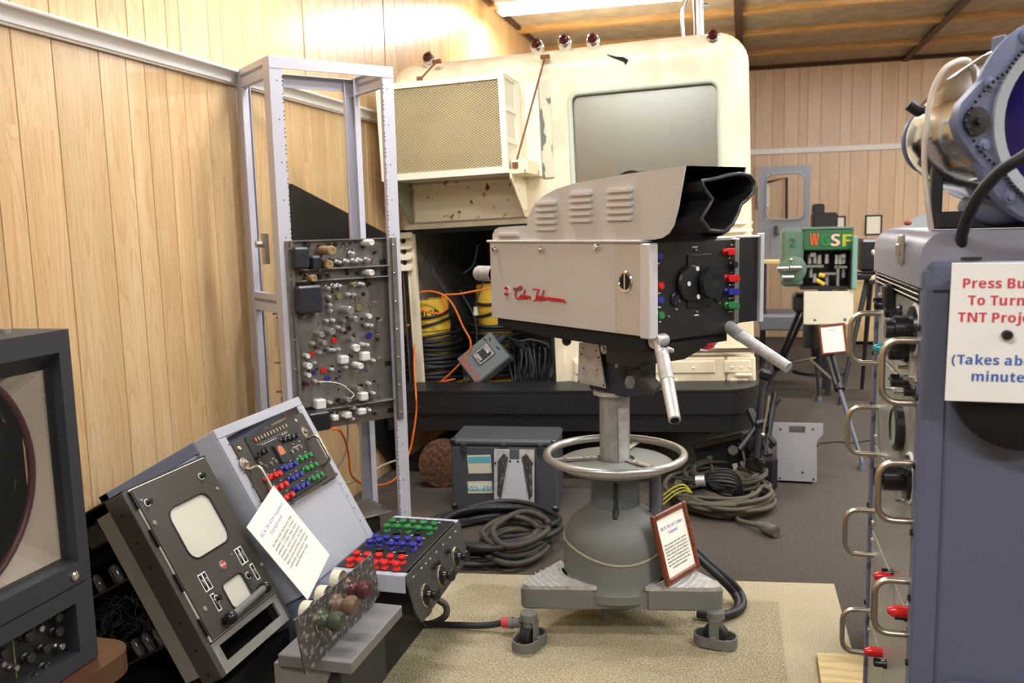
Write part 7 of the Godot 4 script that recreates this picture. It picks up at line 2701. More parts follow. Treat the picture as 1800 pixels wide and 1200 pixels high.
	for q in [[1703, 108, -1.62], [1690, 106, -1.6], [1662, 120, -1.58], [1640, 160, -1.58], [1630, 210, -1.58], [1625, 280, -1.58], [1630, 350, -1.58], [1637, 402, -1.6]]:
		pts.append(hit(q[0], q[1], Transform3D.IDENTITY, q[2]))
	pts[-1].y = 1.428
	b.tube(curve(pts, 8), 0.0048, 8)
	solo("pale_cord", b, mat("cord_cream", Color8(206, 194, 178), 0.5), "pale grey cord hanging from the steel lamp house to the cabinet hood", "cord")

# ---------------------------------------------------------------- things at the back of the room
func build_background() -> void:
	var b := mk()
	# --- green camera on its tripod
	var f := P(0.46, 0, -5.9)
	var o := thing("film_camera", "hammered green studio camera with coloured letters and its side door hanging open", "television camera", f)
	var at := func(u: float, v: float, z := 0.0) -> Vector3: return hit(1360 + u / 8.57, 380 + v / 8.57, f, z)
	var p0: Vector3 = at.call(440, 190); var p1: Vector3 = at.call(1200, 500); var p2: Vector3 = at.call(1160, 1090)
	var g: Material = mats["green_hammer"]
	var D := -0.3
	# front housing
	var q0: Vector3 = at.call(125, 190); var q1: Vector3 = at.call(440, 1060)
	b.cbox(Vector3((q0.x + q1.x) / 2, (q0.y + q1.y) / 2, D / 2), Vector3(q1.x - q0.x, q0.y - q1.y, -D + 0.02), 0.02)
	part("front_housing", b, g, o)
	b = mk()
	b.cbox(Vector3((p0.x + p1.x) / 2, (p0.y + p1.y) / 2 - 0.003, D / 2), Vector3(p1.x - p0.x, p0.y - p1.y, -D), 0.008)
	part("top_housing", b, mats["green_dark"], o)
	b = mk()
	b.cbox(Vector3((p0.x + p1.x) / 2, p0.y, D / 2), Vector3(p1.x - p0.x, 0.014, -D + 0.01), 0.004)
	part("top_lid", b, g, o)
	# works bay
	b = mk()
	b.box(Vector3((p0.x + p1.x) / 2, (p1.y + p2.y) / 2, D + 0.02), Vector3(p1.x - p0.x, p1.y - p2.y, 0.02))
	b.box(Vector3((p0.x + p1.x) / 2, p2.y + 0.006, D / 2), Vector3(p1.x - p0.x + 0.02, 0.02, -D))
	b.box(Vector3(p2.x, (p1.y + p2.y) / 2, D / 2), Vector3(0.01, p1.y - p2.y, -D))
	part("works_bay", b, mats["panel_black"], o)
	for e in [[500, 760, 740, 745, "steel"], [720, 860, 920, 870, "steel"], [930, 760, 1090, 770, "steel"], [960, 770, 970, 1050, "steel"], [560, 560, 620, 600, "steel"], [1030, 580, 1070, 620, "steel"]]:
		var a: Vector3 = at.call(e[0], e[1], -0.06); var c: Vector3 = at.call(e[2], e[3], -0.06)
		b = mk()
		b.cbox((a + c) / 2, Vector3(absf(c.x - a.x) + 0.014, absf(c.y - a.y) + 0.014, 0.03), 0.003)
		part("bracket", b, mats[e[4]], o)
	for e in [[540, 650], [620, 640], [690, 650], [800, 640], [950, 650], [1010, 650], [1060, 640], [560, 850], [620, 930], [800, 960], [1050, 850]]:
		var a: Vector3 = at.call(e[0], e[1], -0.1)
		b = mk()
		b.cyl(a + Vector3(0, -0.03, 0), a + Vector3(0, 0.03, 0), 0.014, 0.012, 10)
		part("valve", b, mats["valve_glass"], o)
	for e in [[680, 880, 770, 900], [640, 960, 760, 1030]]:
		var a: Vector3 = at.call(e[0], e[1], -0.04); var c: Vector3 = at.call(e[2], e[3], -0.04)
		b = mk()
		b.cyl(a, c, 0.014, -1, 12)
		part("yellow_capacitor", b, mats["reel_yellow"], o)
	# lens turret on the front
	var tc: Vector3 = at.call(290, 800, 0.02)
	b = mk()
	b.at(T(LAY, Vector3(tc.x, tc.y, 0.0)))
	b.lathe([Vector2(0.085, 0), Vector2(0.085, 0.016), Vector2(0.074, 0.024), Vector2(0, 0.026)], 28)
	var tu := part("lens_turret", b, g, o)
	for e in [[340, 775, -0.03], [150, 785, -0.05], [225, 920, -0.03]]:
		var a: Vector3 = at.call(e[0], e[1], 0.05)
		b = mk()
		b.cyl(a + Vector3(0.03, 0, 0), a + Vector3(-0.04, 0, 0.01), 0.017, 0.019, 14)
		part("lens", b, mats["steel"], tu)
	var kn: Vector3 = at.call(262, 650, 0.03)
	b = mk()
	b.sphere(kn, Vector3(0.012, 0.012, 0.012), 10, 6)
	part("lock_knob", b, mats["chrome"], tu)
	for e in [["2", 285, 400, "green_dark", 0.055, 0.015], ["W", 612, 350, "letter_red", 0.075, 0.003], ["G", 775, 360, "letter_green", 0.075, 0.003], ["S", 935, 360, "letter_pink", 0.075, 0.003], ["F", 1100, 365, "letter_lime", 0.075, 0.003]]:
		var a: Vector3 = at.call(e[1], e[2], 0.0)
		var m: Material = {"green_dark": mats["green_dark"], "letter_red": mat("letter_red", Color8(232, 84, 40), 0.5), "letter_green": mat("letter_green", Color8(24, 128, 60), 0.5), "letter_pink": mat("letter_pink", Color8(232, 190, 176), 0.5), "letter_lime": mat("letter_lime", Color8(170, 176, 36), 0.5)}[e[3]]
		text(e[0], e[4], m, o, P(a.x, a.y, e[5]), true, "Droid Sans", 0.055 if e[0] != "2" else 0.035)
	var dd: Vector3 = at.call(1250, 300, 0.05); var d2: Vector3 = at.call(1200, 1100, 0.05)
	b = mk()
	b.cbox(Vector3((dd.x + d2.x) / 2, (dd.y + d2.y) / 2, 0.0), Vector3(0.03, dd.y - d2.y, 0.1), 0.006)
	part("rear_door", b, mat("green_pale", Color8(120, 164, 148), 0.45), o)
	b = mk()
	var w0 := hit(1413, 512, f, 0.03); var w1 := hit(1500, 572, f, 0.06)
	b.cbox(Vector3((w0.x + w1.x) / 2, (w0.y + w1.y) / 2, 0.03), Vector3(w1.x - w0.x, w0.y - w1.y, 0.02), 0.006, Basis(Vector3.RIGHT, -0.12))
	var sd := part("hanging_door", b, mats["beige"], o)
	for e in [[1432, 563], [1485, 562]]:
		var a := hit(e[0], e[1], f, 0.05)
		b = mk()
		screw(b, Vector3(a.x, a.y, 0.04), 0.014, 0.01)
		part("door_catch", b, mats["chrome"], sd)
	# tripod
	var hub := Vector3(0.44, 0.97, -6.05)
	var tr := thing("tripod", "dark metal tripod under the green camera", "tripod", P(hub.x, 0, hub.z))
	b = mk()
	b.cbox(Vector3(0, 0.9, 0), Vector3(0.24, 0.12, 0.22), 0.02)
	b.cyl(Vector3(0, 0.6, 0), Vector3(0, 0.85, 0), 0.05, -1, 14)
	part("head", b, mats["black"], tr)
	for e in [Vector3(0.683, 0, -5.25), Vector3(0.1, 0, -6.55), Vector3(0.6, 0, -7.25)]:
		var ft: Vector3 = e - Vector3(hub.x, 0, hub.z)
		var tp := Vector3(ft.x * 0.12, 0.86, ft.z * 0.12)
		b = mk()
		var mid := tp.lerp(ft, 0.5)
		b.cyl(tp + Vector3(0.02, 0, 0), mid + Vector3(0.015, 0, 0), 0.015, -1, 8)
		b.cyl(tp - Vector3(0.02, 0, 0), mid - Vector3(0.015, 0, 0), 0.015, -1, 8)
		b.cyl(mid, mid + (ft - mid) * 0.06, 0.032, -1, 10)
		var lg := part("leg", b, mats["black"], tr)
		b = mk()
		b.cyl(mid, ft + Vector3(0, 0.04, 0), 0.014, 0.011, 8)
		b.cyl(ft + Vector3(0, 0.002, 0), ft + Vector3(0, 0.05, 0), 0.03, 0.014, 10)
		part("lower_tube", b, mat("leg_blue", Color8(90, 94, 108), 0.4), lg)
		b = mk()
		b.cyl(Vector3(0, 0.52, 0), mid, 0.009, -1, 6)
		part("brace", b, mats["steel"], lg)
	# framed notice leaning below the open door
	var n0 := hit(1454, 622, Transform3D.IDENTITY, -5.72)
	var nf := thing("framed_notice", "brown-framed notice propped on the tripod below the hanging camera door", "framed notice", T(Basis(Vector3.BACK, 0.12) * Basis(Vector3.RIGHT, -0.15), Vector3(n0.x + 0.045, n0.y, -5.72)))
	notice(nf, 0.16, 0.19, 0.014, mats["frame_mahogany"])
	text("WGSF", 0.012, mats["ink_blue"], nf, P(0, 0.15, 0.002))
	# --- grey door-like panel with a window opening, standing on a grey bench
	var zf := -7.6
	var gf := P(0, 0, zf)
	var a0 := hit(1322, 292, gf); var a1 := hit(1425, 290, gf); var a2 := hit(1425, 452, gf)
	var x0 := 0.12
	var ho0 := hit(1327, 307, gf); var ho1 := hit(1414, 385, gf)
	var bench_y := hit(1400, 456, gf, 0.1).y
	var low_y := hit(1430, 556, gf, 0.3).y
	var gp := thing("steel_hatch", "slate grey steel hatch with a round-cornered window opening, stood on a bench", "hatch", P(0, bench_y + 0.001, zf))
	var gm := mat("slate", Color8(112, 116, 126), 0.5)
	b = mk()
	b.plate(x0, 0.0, a1.x, a1.y - bench_y, -0.03, 0.0, [[x0 + 0.06, ho1.y - bench_y, ho1.x, ho0.y - bench_y]])
	part("sheet", b, gm, gp)
	b = mk()
	var ring := []
	for p in rrect(x0 + 0.06, ho1.y - bench_y, ho1.x, ho0.y - bench_y, 0.06, 5):
		ring.append(Vector3(p.x, p.y, 0.0))
	b.tube(ring, 0.008, 6, true)
	for c in [[ho1.x, ho1.y - bench_y, -1.0, 1.0], [ho1.x, ho0.y - bench_y, -1.0, -1.0]]:
		b.prism(PackedVector2Array([Vector2(c[0], c[1]), Vector2(c[0] + c[2] * 0.05, c[1]), Vector2(c[0] + c[2] * 0.016, c[1] + c[3] * 0.016), Vector2(c[0], c[1] + c[3] * 0.05)]), -0.025, -0.002)
	part("window_rim", b, gm, gp)
	b = mk()
	var hd := hit(1364, 405, gf, 0.02)
	b.cbox(Vector3(hd.x, hd.y - bench_y, 0.01), Vector3(0.03, 0.08, 0.03), 0.006)
	b.sphere(Vector3(hd.x + 0.012, hd.y - bench_y - 0.03, 0.03), Vector3(0.014, 0.014, 0.014), 10, 6)
	part("latch", b, mats["charcoal"], gp)
	b = mk()
	b.plate(x0 + 0.1, 0.02, a1.x - 0.04, ho1.y - bench_y - 0.05, 0.0, 0.004, [])
	part("lower_skin", b, gm, gp)
	var be := thing("grey_bench", "grey steel bench standing behind the green camera", "bench", P(0.43, 0, zf - 0.05))
	b = mk()
	b.cbox(Vector3(0, bench_y - 0.015, 0.02), Vector3(0.6, 0.03, 0.4), 0.004)
	part("bench_top", b, mats["plywood"], be)
	b = mk()
	b.cbox(Vector3(0, low_y - 0.06, 0.02), Vector3(0.58, 0.12, 0.6), 0.01)
	part("bench_shelf", b, gm, be)
	for x in [-0.26, 0.26]:
		for z in [-0.22, 0.26]:
			b = mk()
			b.cbox(Vector3(x, (bench_y - 0.03) / 2, z * 0.6), Vector3(0.04, bench_y - 0.03, 0.04), 0.004)
			part("leg", b, mats["charcoal"], be)
	# stack of papers on a wooden crate behind the camera's front
	b = mk()
	var pp := hit(1352, 455, P(0, 0, -6.6))
	b.cbox(pp + Vector3(0.03, 0.0, 0), Vector3(0.13, 0.2, 0.02), 0.003)
	solo("white_card", b, mats["paper_white"], "white card propped beside the front of the green camera", "card")
	# --- electrical box and conduit on the back wall
	var ez := BACK_Z + 0.03
	var ef := P(0, 0, ez)
	var e0 := hit(1331, 326, ef); var e1 := hit(1351, 365, ef)
	var eb := thing("electrical_box", "white electrical box with conduit on the back wall seen through the grey panel", "electrical box", P((e0.x + e1.x) / 2, (e0.y + e1.y) / 2, ez))
	b = mk()
	b.cbox(Vector3.ZERO, Vector3(e1.x - e0.x, e0.y - e1.y, 0.08), 0.012)
	part("box", b, mats["white_paint"], eb)
	b = mk()
	var c0 := hit(1383, 312, ef); var c1 := hit(1384, 400, ef)
	b.tube([Vector3(0.0, (e0.y - e1.y) / 2, 0.0), Vector3(0.02, (e0.y - e1.y) / 2 + 0.03, 0), Vector3(c0.x - (e0.x + e1.x) / 2, c0.y - (e0.y + e1.y) / 2, 0.0), Vector3(c1.x - (e0.x + e1.x) / 2, c1.y - (e0.y + e1.y) / 2 - 0.3, 0.0)], 0.014, 8)
	part("conduit", b, mats["dark_beam"], eb)
	# framed sheets on the back wall
	for e in [[1456, 380, 1486, 410, "black-framed notice half hidden behind the dark camera on the back wall"], [1521, 378, 1550, 413, "black-framed notice hanging alone on the back wall boards"]]:
		var s0 := hit(e[0], e[1], P(0, 0, BACK_Z + 0.01)); var s1 := hit(e[2], e[3], P(0, 0, BACK_Z + 0.01))
		var fo := thing("framed_sheet", e[4], "framed notice", P((s0.x + s1.x) / 2, s1.y, BACK_Z + 0.012))
		notice(fo, s1.x - s0.x, s0.y - s1.y, 0.018, mats["black"])
	# --- dark camera behind the green one
	var kz := -8.6
	var kf := P(0, 0, kz)
	var k0 := hit(1427, 372, kf); var k1 := hit(1470, 398, kf); var k2 := hit(1445, 380, kf)
	var ko := thing("dark_camera", "dark box camera on a stand behind the green camera", "television camera", P((k0.x + k1.x) / 2, 0, kz))
	b = mk()
	var hw := (k1.x - k0.x) / 2
	b.cbox(Vector3(0, k1.y + 0.0, 0), Vector3(hw * 2, 0.26, 0.3), 0.02)
	b.cbox(Vector3(-hw * 0.5, k1.y + 0.16, 0), Vector3(hw * 0.9, 0.1, 0.24), 0.015)
	part("body", b, mats["black"], ko)
	b = mk()
	b.cyl(Vector3(0, 0.02, 0), Vector3(0, k1.y - 0.12, 0), 0.04, -1, 12)
	b.cyl(Vector3(0, 0, 0), Vector3(0, 0.03, 0), 0.25, -1, 20)
	part("stand", b, mats["charcoal"], ko)
	# --- second dark camera on a tripod before a plywood desk
	var mz := -7.4
	var mf := P(0, 0, mz)
	var m0 := hit(1516, 420, mf); var m1 := hit(1552, 475, mf)
	var mo := thing("dark_camera", "dark camera with a bright lens on tripod legs before the plywood desk", "television camera", P((m0.x + m1.x) / 2, 0, mz))
	b = mk()
	b.cbox(Vector3(0, (m0.y + m1.y) / 2, 0), Vector3(m1.x - m0.x + 0.06, m0.y - m1.y, 0.3), 0.02)
	b.cbox(Vector3(0, m1.y - 0.04, 0), Vector3(m1.x - m0.x + 0.1, 0.05, 0.3), 0.01)
	part("body", b, mats["black"], mo)
	b = mk()
	var l0 := hit(1545, 490, mf, 0.15)
	b.cyl(Vector3(l0.x - (m0.x + m1.x) / 2 - 0.05, l0.y, 0.1), Vector3(l0.x - (m0.x + m1.x) / 2 + 0.03, l0.y + 0.01, 0.15), 0.045, 0.055, 16)
	part("lens", b, mats["chrome"], mo)
	for e in [[-0.25, 0.3], [0.35, 0.2], [0.0, -0.4]]:
		b = mk()
		b.cyl(Vector3(e[0] * 0.15, m1.y - 0.06, e[1] * 0.15), Vector3(e[0], 0.0, e[1]), 0.022, 0.015, 8)
		part("leg", b, mats["charcoal"], mo)
	var dz := -10.6
	var d0 := hit(1495, 495, P(0, 0, dz))
	var de := thing("plywood_desk", "plywood-fronted desk standing along the back wall", "desk", P(1.75, 0, dz - 0.26))
	b = mk()
	b.cbox(Vector3(0, d0.y / 2 + 0.02, 0.29), Vector3(1.2, d0.y - 0.04, 0.03), 0.005)
	part("front", b, mats["plywood"], de)
	b = mk()
	b.cbox(Vector3(0, d0.y, 0), Vector3(1.26, 0.04, 0.62), 0.006)
	part("top", b, mats["plywood"], de)
	for x in [-0.58, 0.58]:
		b = mk()
		b.cbox(Vector3(x, d0.y / 2, 0), Vector3(0.03, d0.y - 0.04, 0.56), 0.004)
		part("side", b, mats["plywood"], de)
	# --- sloping grey machine just beyond the projector cabinet
	var sz := -2.75
	var sf := P(0, 0, sz)
	var t0 := hit(1553, 440, sf, -0.4); var t1 := hit(1555, 414, sf, -0.4); var t2 := hit(1640, 376, sf, -0.2)
	var so := thing("grey_machine", "grey-green cabinet with a sloping top and red lamp beyond the projector cabinet", "cabinet", sf)
	b = mk()
	b.prism(PackedVector2Array([Vector2(t0.x, 0.02), Vector2(t2.x + 0.35, 0.02), Vector2(t2.x + 0.35, t2.y), Vector2(t2.x, t2.y), Vector2(t1.x + 0.01, t1.y), Vector2(t0.x, t1.y - 0.02)]), -0.4, 0.0)
	part("cabinet", b, mat("machine_grey", Color8(128, 136, 138), 0.5), so)
	b = mk()
	var rl := hit(1598, 394, sf, 0.0)
	b.sphere(rl + Vector3(0, 0.004, -0.02), Vector3(0.011, 0.008, 0.011), 12, 8)
	part("red_lamp", b, mat("dull_red", Color8(160, 70, 50), 0.4), so)
	b = mk()
	var ch := hit(1537, 440, sf, 0.05)
	b.tube(curve([Vector3(t0.x, ch.y + 0.01, 0.0), ch + Vector3(0.0, 0.0, 0.0), ch + Vector3(0.02, -0.025, 0.0), Vector3(t0.x + 0.004, ch.y - 0.04, 0.0)], 5), 0.006, 8)
	part("chrome_catch", b, mats["chrome"], so)

# ---------------------------------------------------------------- cables and boxes on the floor
func coil(called: String, c: Vector3, rx: float, rz: float, n: int, r: float, m: Material, label: String, seed_: int, spread: float, rise: float, tails := []) -> void:
	var g := RandomNumberGenerator.new()
	g.seed = seed_
	var b := mk()
	var pts := []
	for k in n:
		var ox := g.randf_range(-1, 1) * spread; var oz := g.randf_range(-1, 1) * spread
		var sx := rx * g.randf_range(0.84, 1.06); var sz := rz * g.randf_range(0.84, 1.06)
		var y := r + rise * k / n
		var ph := g.randf() * TAU
		for j in 18:
			var a := TAU * j / 18
			pts.append(c + Vector3(ox + cos(a) * sx * (1 + 0.05 * sin(2 * a + ph)), y + r * 0.9 * (0.5 + 0.5 * sin(a * 3 + ph)), oz + sin(a) * sz * (1 + 0.05 * cos(3 * a + ph))))
	for t in tails:
		pts.append(t)
	b.tube(curve(pts, 3), r, 7)
	solo(called, b, m, label, "cable")

func build_floor_things() -> void:
	var I := Transform3D.IDENTITY
	coil("cable_coil", Vector3(-1.1, 0, -3.72), 0.29, 0.3, 9, 0.014, mats["cable_black"], "heavy black cable coiled on the carpet in front of the road case", 3, 0.05, 0.08)
	coil("cable_coil", Vector3(-0.98, 0, -3.62), 0.14, 0.2, 6, 0.014, mats["cable_olive"], "small worn black coil lying on the edge of the larger coil beside the pedestal", 8, 0.03, 0.1)
	var pl := hit(1340, 925, I, 0.03, 1)
	coil("cable_coil", Vector3(-0.1, 0, -4.48), 0.235, 0.27, 15, 0.0115, mats["cable_dusty"], "dusty grey-brown camera cable heaped in a coil right of the pedestal", 15, 0.045, 0.08, [hit(1290, 905, I, 0.02, 1), pl])
	coil("cable_coil", Vector3(-0.08, 0.08, -4.6), 0.18, 0.2, 7, 0.0105, mats["cable_olive"], "dark olive cable coil piled on the dusty cable heap", 22, 0.03, 0.06)
	var b := mk()
	var dir := (pl - hit(1290, 905, I, 0.03, 1)).normalized()
	b.cyl(pl - dir * 0.03, pl + dir * 0.02, 0.015, 0.024, 14)
	b.cyl(pl + dir * 0.02, pl + dir * 0.085, 0.027, 0.029, 18)
	b.cyl(pl + dir * 0.085, pl + dir * 0.09, 0.024, 0.024, 18)
	solo("cable_plug", b, mats["chassis_grey"], "large grey metal plug at the end of the dusty cable", "plug")
	# taped bundle on the heap
	var bo := thing("cable_bundle", "thin black cable bundle bound with silver tape on the cable heap", "cable", P(-0.06, 0.0, -4.55))
	b = mk()
	for k in 9:
		var pts := []
		for q in [[1180, 838], [1225, 845], [1252, 826 + k * 5], [1285, 826 + k * 6], [1302, 845 + k * 4], [1285, 868 + k]]:
			pts.append(hit(q[0] + k, q[1], I, -4.3 - 0.012 * k) - Vector3(-0.06, 0, -4.55))
		b.tube(curve(pts, 5), 0.005, 6)
	part("strands", b, mats["cable_black"], bo)
	b = mk()
	var tp := hit(1231, 846, I, -4.3) - Vector3(-0.06, 0, -4.55)
	b.cyl(tp + Vector3(-0.022, 0, 0), tp + Vector3(0.022, 0.006, 0), 0.028, -1, 12)
	part("silver_tape", b, mats["cast_aluminium"], bo)
	b = mk()
	for k in 3:
		var pts := []
		for q in [[1166, 886 - k * 8], [1185, 870 - k * 7], [1203, 862 - k * 5], [1216, 866]]:
			pts.append(hit(q[0], q[1], I, -4.22))
		b.tube(curve(pts, 5), 0.003, 6)
	solo("yellow_wire", b, mats["yellow_tape"], "twisted yellow and black wire beside the pedestal rod", "wire")
	# cables behind and under the pedestal
	b = mk()
	for k in 2:
		var pts := []
		for q in [[1205, 960, 0.2], [1232, 985, 0.16], [1268, 1018, 0.1], [1292, 1045, 0.04], [1296, 1068, 0.025], [1270, 1082, 0.025], [1225, 1078, 0.025]]:
			pts.append(hit(q[0] + k * 9, q[1] - k * 3, I, q[2] + 0.01, 1))
		b.tube(curve(pts, 6), 0.015, 8)
		b.x = Transform3D.IDENTITY
	solo("camera_cable", b, mats["cable_black"], "two thick black hoses curving round the right caster of the pedestal", "cable")
	b = mk()
	var ptsr := []
	for q in [[708, 1101, 0.024], [735, 1096, 0.024], [790, 1098, 0.03], [850, 1099, 0.035], [885, 1094, 0.05]]:
		ptsr.append(hit(q[0], q[1], I, q[2], 1))
	b.tube(curve(ptsr, 6), 0.012, 8)
	var rc := solo("camera_cable", b, mats["cable_black"], "black cable with a red banded plug crossing the rug to the left caster", "cable")
	b = mk()
	var e0: Vector3 = ptsr[-1]
	b.cyl(e0 - Vector3(0.004, 0, 0), e0 + Vector3(0.022, 0.002, 0), 0.0185, -1, 14)
	part("red_band", b, mat("band_red", Color8(196, 60, 60), 0.5), rc)
	b = mk()
	b.cyl(e0 + Vector3(0.022, 0.002, 0), e0 + Vector3(0.036, 0.003, 0), 0.022, -1, 8)
	b.cyl(e0 + Vector3(0.036, 0.003, 0), e0 + Vector3(0.06, 0.006, 0), 0.018, -1, 14)
	part("plug", b, mats["pedestal_grey"], rc)
	b = mk()
	for k in 2:
		var pts := []
		for q in ([[712, 1098, 0.026], [730, 1090, 0.03], [752, 1075, 0.07], [752, 1058, 0.1], [735, 1050, 0.12]] if k == 0 else [[735, 1100, 0.02], [765, 1093, 0.03], [784, 1080, 0.06], [782, 1062, 0.08], [760, 1050, 0.1]]):
			pts.append(hit(q[0], q[1], I, q[2], 1))
		b.tube(curve(pts, 6), 0.0125, 8)
	solo("camera_cable", b, mats["cable_olive"], "brown-black cable looping out from under the knob desk onto the rug", "cable")
	# round multi-pin plug on the rug
	var pr := hit(660, 1142, I, 0.03, 1)
	var mp := thing("multipin_plug", "round multi-pin metal plug lying on the rug below the shelf", "plug", T(Basis(Vector3.UP, 0.35), Vector3(pr.x, 0.0, pr.z)))
	b = mk()
	b.at(T(LAY, Vector3(0, 0.041, 0)))
	b.lathe([Vector2(0.02, -0.06), Vector2(0.029, -0.05), Vector2(0.029, 0), Vector2(0.025, 0), Vector2(0.024, -0.008), Vector2(0, -0.008)], 24)
	part("shell", b, mats["nickel"], mp)
	b = mk()
	for k in 12:
		var a := TAU * k / 8 if k < 8 else TAU * k / 4 + 0.4
		var r := 0.017 if k < 8 else 0.007
		b.cyl(Vector3(cos(a) * r, 0.041 + sin(a) * r, -0.01), Vector3(cos(a) * r, 0.041 + sin(a) * r, 0.0), 0.0022, -1, 6)
	stuff(part("pins", b, mats["steel"], mp))
	# --- road case under the bumper
	var cf := T(Basis(Vector3.UP, 0.1), Vector3(-1.182, 0, -4.3))
	var co := thing("road_case", "dark grey road case with latches and torn blue labels under the bumper", "case", cf)
	var cw := 0.545; var cd := 0.3
	b = mk()
	b.cbox(Vector3(0, 0.17, 0), Vector3(cw, 0.335, cd), 0.006)
	part("body", b, mats["case_grey"], co)
	b = mk()
	b.cbox(Vector3(0, 0.358, 0), Vector3(cw + 0.006, 0.036, cd + 0.008), 0.012)
	part("lid", b, mats["case_grey"], co)
	for x in [-1.0, 1.0]:
		for y in [0.018, 0.362]:
			b = mk()
			b.cbox(Vector3(x * (cw / 2 - 0.012), y, cd / 2 - 0.008), Vector3(0.034, 0.034, 0.03), 0.008)
			part("corner", b, mats["black"], co)
	for x in [-0.205, 0.0, 0.19]:
		b = mk()
		b.cbox(Vector3(x, 0.335, cd / 2 + 0.005), Vector3(0.032, 0.05, 0.014), 0.005)
		b.cyl(Vector3(x, 0.308, cd / 2 + 0.002), Vector3(x, 0.308, cd / 2 + 0.014), 0.008, -1, 10)
		part("latch", b, mats["charcoal"], co)
	for e in [[822, 799, 864, 832], [822, 845, 866, 867]]:
		var s0 := hit(e[0], e[1], cf, cd / 2); var s1 := hit(e[2], e[3], cf, cd / 2)
		b = mk()
		b.box(Vector3((s0.x + s1.x) / 2, (s0.y + s1.y) / 2, cd / 2 + 0.0015), Vector3(s1.x - s0.x, s0.y - s1.y, 0.002), Basis(Vector3.BACK, 0.04))
		var st := part("label", b, mats["beige"], co)
		b = mk()
		b.box(Vector3((s0.x + s1.x) / 2, lerpf(s0.y, s1.y, 0.25 if e[1] < 820 else 0.6), cd / 2 + 0.003), Vector3((s1.x - s0.x) * 0.95, (s0.y - s1.y) * 0.35, 0.001), Basis(Vector3.BACK, 0.04))
		part("label_print", b, mats["teal_print"], st)
		if e[1] > 820:
			text("COM-TY", 0.03, mats["paper_white"], st, P((s0.x + s1.x) / 2, lerpf(s0.y, s1.y, 0.45), cd / 2 + 0.0036), true, "Droid Sans", (s1.x - s0.x) * 0.9)
	# metal plate leaning on the case
	var lf := cf * T(Basis(Vector3.RIGHT, -0.16), Vector3(0.06, 0.006, cd / 2 + 0.074))
	var lo := thing("bracket_plate", "bare aluminium plate with a tapered centre and yellow tag leaning on the case", "plate", lf)
	b = mk()
	b.cbox(Vector3(0, 0.165, 0), Vector3(0.205, 0.33, 0.006), 0.001)
	part("plate", b, mats["cast_aluminium"], lo)
	b = mk()
	b.prism(PackedVector2Array([Vector2(-0.062, 0.05), Vector2(0.07, 0.05), Vector2(0.03, 0.28), Vector2(-0.022, 0.28)]), 0.003, 0.009)
	part("tapered_centre", b, mats["alu_plate"], lo)
	for e in [-1.0, 1.0]:
		b = mk()
		b.prism(PackedVector2Array([Vector2(e * 0.034 + 0.004, 0.29), Vector2(e * 0.058 + 0.004, 0.31), Vector2(e * 0.088 + 0.004, 0.27), Vector2(e * 0.09 + 0.004, 0.1), Vector2(e * 0.072 + 0.004, 0.075)]), 0.003, 0.004)
		part("worn_patch", b, texd(mat("worn_grey", Color8(168, 168, 172), 0.5, 0.3), mats["plate_mottled"].albedo_texture, Vector3(2, 2, 2)), lo)
	b = mk()
	b.cbox(Vector3(0.002, 0.305, 0.004), Vector3(0.05, 0.05, 0.004), 0.001)
	part("notch", b, mats["case_grey"], lo)
	for e in [[-0.095, 0.26], [0.092, 0.26], [-0.05, 0.06], [0.055, 0.06], [-0.02, 0.27], [0.02, 0.27], [0.09, 0.02]]:
		b = mk()
		b.cyl(Vector3(e[0], e[1], 0.003), Vector3(e[0], e[1], 0.0096), 0.006, -1, 10)
		part("hole", b, mats["black"], lo)
	b = mk()
	b.box(Vector3(0.0, 0.027, 0.004), Vector3(0.135, 0.036, 0.003))
	var yt := part("yellow_tag", b, mats["yellow_tape"], lo)
	b = mk()
	for k in 12:
		b.box(Vector3(-0.05 + 0.009 * k, 0.03 + 0.004 * sin(k * 2.1), 0.0058), Vector3(0.006, 0.003, 0.0006), Basis(Vector3.BACK, sin(k * 1.3)))
	stuff(part("scribble", b, mats["black"], yt))
	# rusty drum end under the bus
	var rd := hit(772, 870, I, 0.0, 1)
	b = mk()
	b.at(T(Basis(Vector3.UP, 0.35) * Basis(Vector3.RIGHT, 1.45), Vector3(-1.62, 0.136, -4.5)))
	b.lathe([Vector2(0, 0.02), Vector2(0.09, 0.02), Vector2(0.115, 0.01), Vector2(0.135, 0.01), Vector2(0.135, -0.03), Vector2(0, -0.03)], 32)
	solo("drum_end", b, texd(mat("old_rust", Color.WHITE, 0.85), noise_tex(51, 0.03, [Color8(52, 40, 32), Color8(96, 62, 40), Color8(120, 76, 44)], [0.2, 0.5, 0.85], 4), Vector3(5, 5, 5)), "rusty brown drum end standing on edge beside the road case", "drum")
	# --- black socket chassis on the cable heap
	var kb := hit(1275, 825, I, -4.5)
	var kf := T(Basis(Vector3.UP, 0.12) * Basis(Vector3.BACK, 0.25) * Basis(Vector3.RIGHT, -0.3), Vector3(kb.x, kb.y, -4.78))
	var ko := thing("socket_box", "black metal chassis with pale knob and white sockets tilted behind the cable heap", "chassis", kf)
	b = mk()
	b.plate(-0.16, -0.1, 0.14, 0.09, -0.1, 0.0, [])
	part("case", b, mats["matt_black"], ko)
	b = mk()
	b.cbox(Vector3(-0.02, 0.085, 0.02), Vector3(0.27, 0.03, 0.05), 0.004)
	part("top_flange", b, mats["cable_olive"], ko)
	b = mk()
	b.cbox(Vector3(0.135, -0.02, 0.02), Vector3(0.012, 0.2, 0.03), 0.003)
	part("side_rail", b, mats["charcoal"], ko)
	b = mk()
	b.at(T(LAY, Vector3(0.04, 0.02, 0)))
	b.lathe([Vector2(0.028, 0), Vector2(0.028, 0.012), Vector2(0.022, 0.018), Vector2(0, 0.018)], 20)
